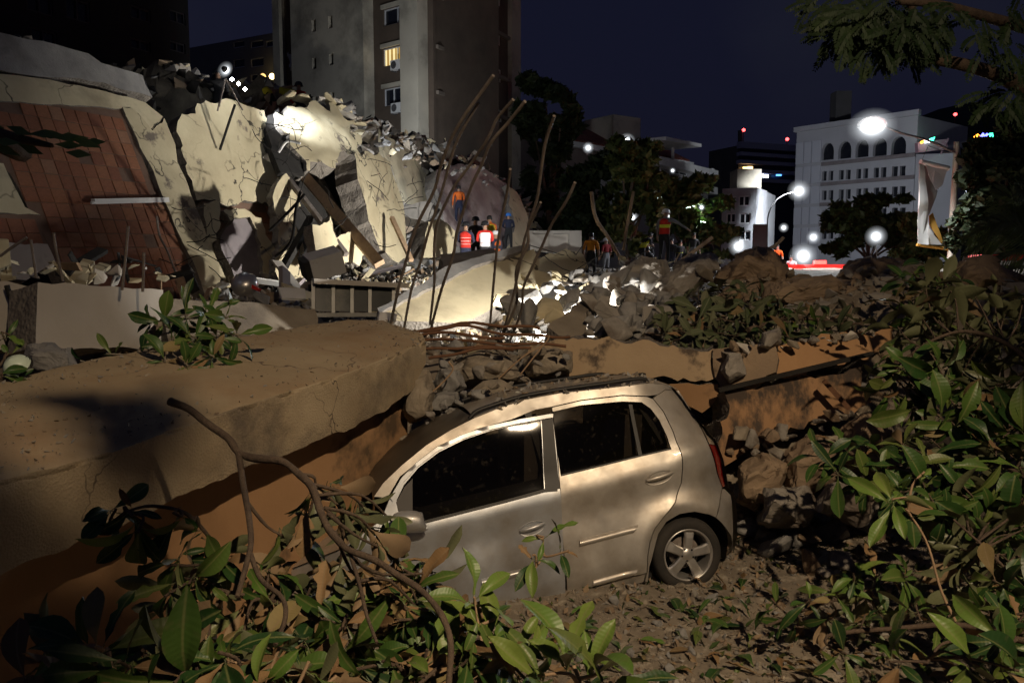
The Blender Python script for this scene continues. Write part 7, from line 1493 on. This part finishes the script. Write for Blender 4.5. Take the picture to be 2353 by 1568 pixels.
# ================================================================== single things in the debris
ALU = mat('aluminium_frame', (.42, .42, .40), (.33, .33, .31), 4, .45, .7)
gw = empty('glazed_frame', P(830, 720, 11.8), 'grey glazed partition frame lying in the debris behind the slab', 'window'); PH = Plane(P(720, 720, 11.6), P(950, 718, 12.2), P(830, 645, 12.0))
MURK = mat('murky_glass', (.10, .105, .10), (.06, .065, .062), 2, .25, spec=.6, c3=(.18, .18, .16), s3=1.5, t3=.6)
for x0, x1 in ((724, 764), (768, 806), (812, 848), (854, 900)): slab('pane', on(PH, [(x0, 652), (x1, 655), (x1, 716), (x0, 714)], .02), .03, [MURK, MURK], gw, step=.5, jag=.002, rough=.002)
for a_, b_ in (((720, 646), (720, 722)), ((766, 648), (766, 722)), ((809, 650), (809, 722)), ((850, 652), (850, 722)), ((904, 655), (904, 720))): b = B(); b.bar(PH.at(*a_, .05), PH.at(*b_, .05), .05, .06); b.build('mullion', ALU, gw)
b = B(); b.bar(PH.at(718, 645, .1), PH.at(935, 656, .1), .25, .07); b.build('top_rail', PALE, gw)
b = B(); b.bar(PH.at(718, 723, .06), PH.at(935, 722, .06), .06, .06); b.build('bottom_rail', ALU, gw)
wb = empty('appliance', P(740, 615, 15), 'white dented appliance lying tilted above the glazed frame', 'appliance'); q = P(745, 605, 15); Mx = Euler((.25, -.28, .45)).to_matrix(); b = B(); b.box(q, (.62, .5, .42), Mx); b.build('casing', WHITE, wb); b = B(); b.box(q + Mx @ V((-.36, 0, 0)), (.12, .44, .36), Mx); b.build('black_back', BLACK, wb)
T(slab('white_board', W3([(640, 660, 12.6), (700, 662, 12.8), (702, 684, 12.6), (648, 684, 12.4)]), .04, [WHITE, WHITE], step=.2, jag=.01), 'bright white rectangular board in the debris field', 'board')
pt_ = empty('dented_pot', P(570, 655, 13), 'round silver pot with red scraps in the debris field', 'pot'); b = B(); b.lathe([(0, .16), (.12, .15), (.2, .08), (.22, -.02), (.2, -.1)], 18, Matrix.Translation(P(562, 652, 13)) @ Matrix.Rotation(.6, 4, 'X')); b.build('bowl', CHROME, pt_); b = B(); b.box(P(582, 658, 12.9), (.22, .06, .05), Euler((0, .5, 0)).to_matrix(), 0, .02); b.build('red_scrap', REDV, pt_)
T(slab('white_plate', W3([(870, 718, 9.4), (912, 722, 9.5), (910, 734, 9.4), (886, 735, 9.3), (880, 744, 9.2), (872, 742, 9.2)]), .05, [WHITE, WHITE], step=.1, jag=.02), 'glaring white plastic piece at the far end of the long slab', 'plastic')
T(slab('pale_grey_slab', W3([(1340, 652, 14.5), (1395, 618, 15), (1416, 628, 15), (1408, 650, 14.6), (1365, 672, 14)]), .3, [PALE, CONC_EDGE], step=.12, jag=.05, seed=80), 'pale grey slab tipped up left of the mound', 'slab')
T(slab('pale_flat_slab', W3([(1225, 672, 13), (1330, 650, 13.6), (1345, 668, 13.2), (1240, 700, 12.2)]), .15, [CONC_G, CONC_EDGE], step=.12, jag=.05, seed=81), 'flat grey slab lying over the bright hollow', 'slab')
T(slab('tan_tilted_slab', W3([(1255, 752, 8.9), (1335, 690, 9.8), (1352, 700, 9.8), (1348, 775, 8.8), (1280, 770, 8.7)]), .2, [CONC, CONC_EDGE], step=.1, jag=.03, seed=82), 'smooth tan slab tilted at the left foot of the mound', 'slab')
hm_ = empty('mint_cap', P(38, 838, 4.9), 'pale mint plastic cap among leaves at the left edge', 'cap'); b = B(); b.lathe([(.085, -.03), (.08, .0), (.07, .03), (.04, .055), (0, .065)], 20, Matrix.Translation(P(38, 840, 4.9)) @ Euler((.7, -.3, 0)).to_matrix().to_4x4()); b.build('crown', mat('mint_plastic', (.6, .72, .6), None, rough=.35), hm_); b = B(); b.lathe([(.088, -.032), (.092, -.02), (.088, -.01)], 20, Matrix.Translation(P(38, 840, 4.9)) @ Euler((.7, -.3, 0)).to_matrix().to_4x4()); b.build('rim_band', BLACK, hm_)
# splintered planks by the tiled wall and two rods by the cavity
for a_, b_, m, lab in (((140, 632, 11), (236, 574, 12), DARK, 'dark splintered plank propped left of the terracotta tiles'), ((185, 648, 11), (242, 610, 11.6), CREAM, 'cream splintered plank below the dark one'), ((205, 600, 11.4), (160, 660, 11), CREAM, 'cream narrow plank crossing the splintered planks'), ((425, 612, 14.5), (448, 668, 13.8), DARK, 'dark stick leaning at the right foot of the tiled wall'), ((412, 640, 14), (430, 690, 13.6), WOOD, 'short timber stump at the right foot of the tiled wall')):
    b = B(); b.bar(P(*a_), P(*b_), .16, .06, V((.1, -1, .3))); T(b.build('plank', m), lab, 'board')
for pth, lab in (([(618, 530), (650, 500), (688, 460), (700, 445)], 'dark rod slanting below the cracked cream slab'), ([(632, 590), (668, 555), (680, 480), (690, 440)], 'dark cable hanging before the orange tiles'), ([(540, 240), (520, 300), (505, 345)], 'thin wire hanging on the cracked cream slab'), ([(690, 330), (660, 325), (640, 350)], 'white cable sprouting from the black breach')):
    b = B(); b.tube(spline([P(x, y, 17.2 if y > 400 else 19.3) for x, y in pth], 5), .03, 6); T(b.build('cable', DARK if 'white' not in lab else WHITE), lab, 'cable')
for pth, d, lab in (([(1358, 440), (1368, 500), (1400, 550), (1428, 600)], 22, 'long bare rod slanting behind the maroon shirt'), ([(1455, 440), (1440, 520), (1432, 575)], 24, 'thin bare rod beside the yellowish tree'), ([(1550, 610), (1590, 580), (1636, 545)], 20, 'pale stick jutting up right of the black t-shirt'), ([(1700, 590), (1770, 570), (1800, 545)], 20, 'dark stick jutting over the boulder')):
    b = B(); b.tube(spline([P(x, y, d) for x, y in pth], 5), .05, 6); T(b.build('rod', WOOD), lab, 'rod')
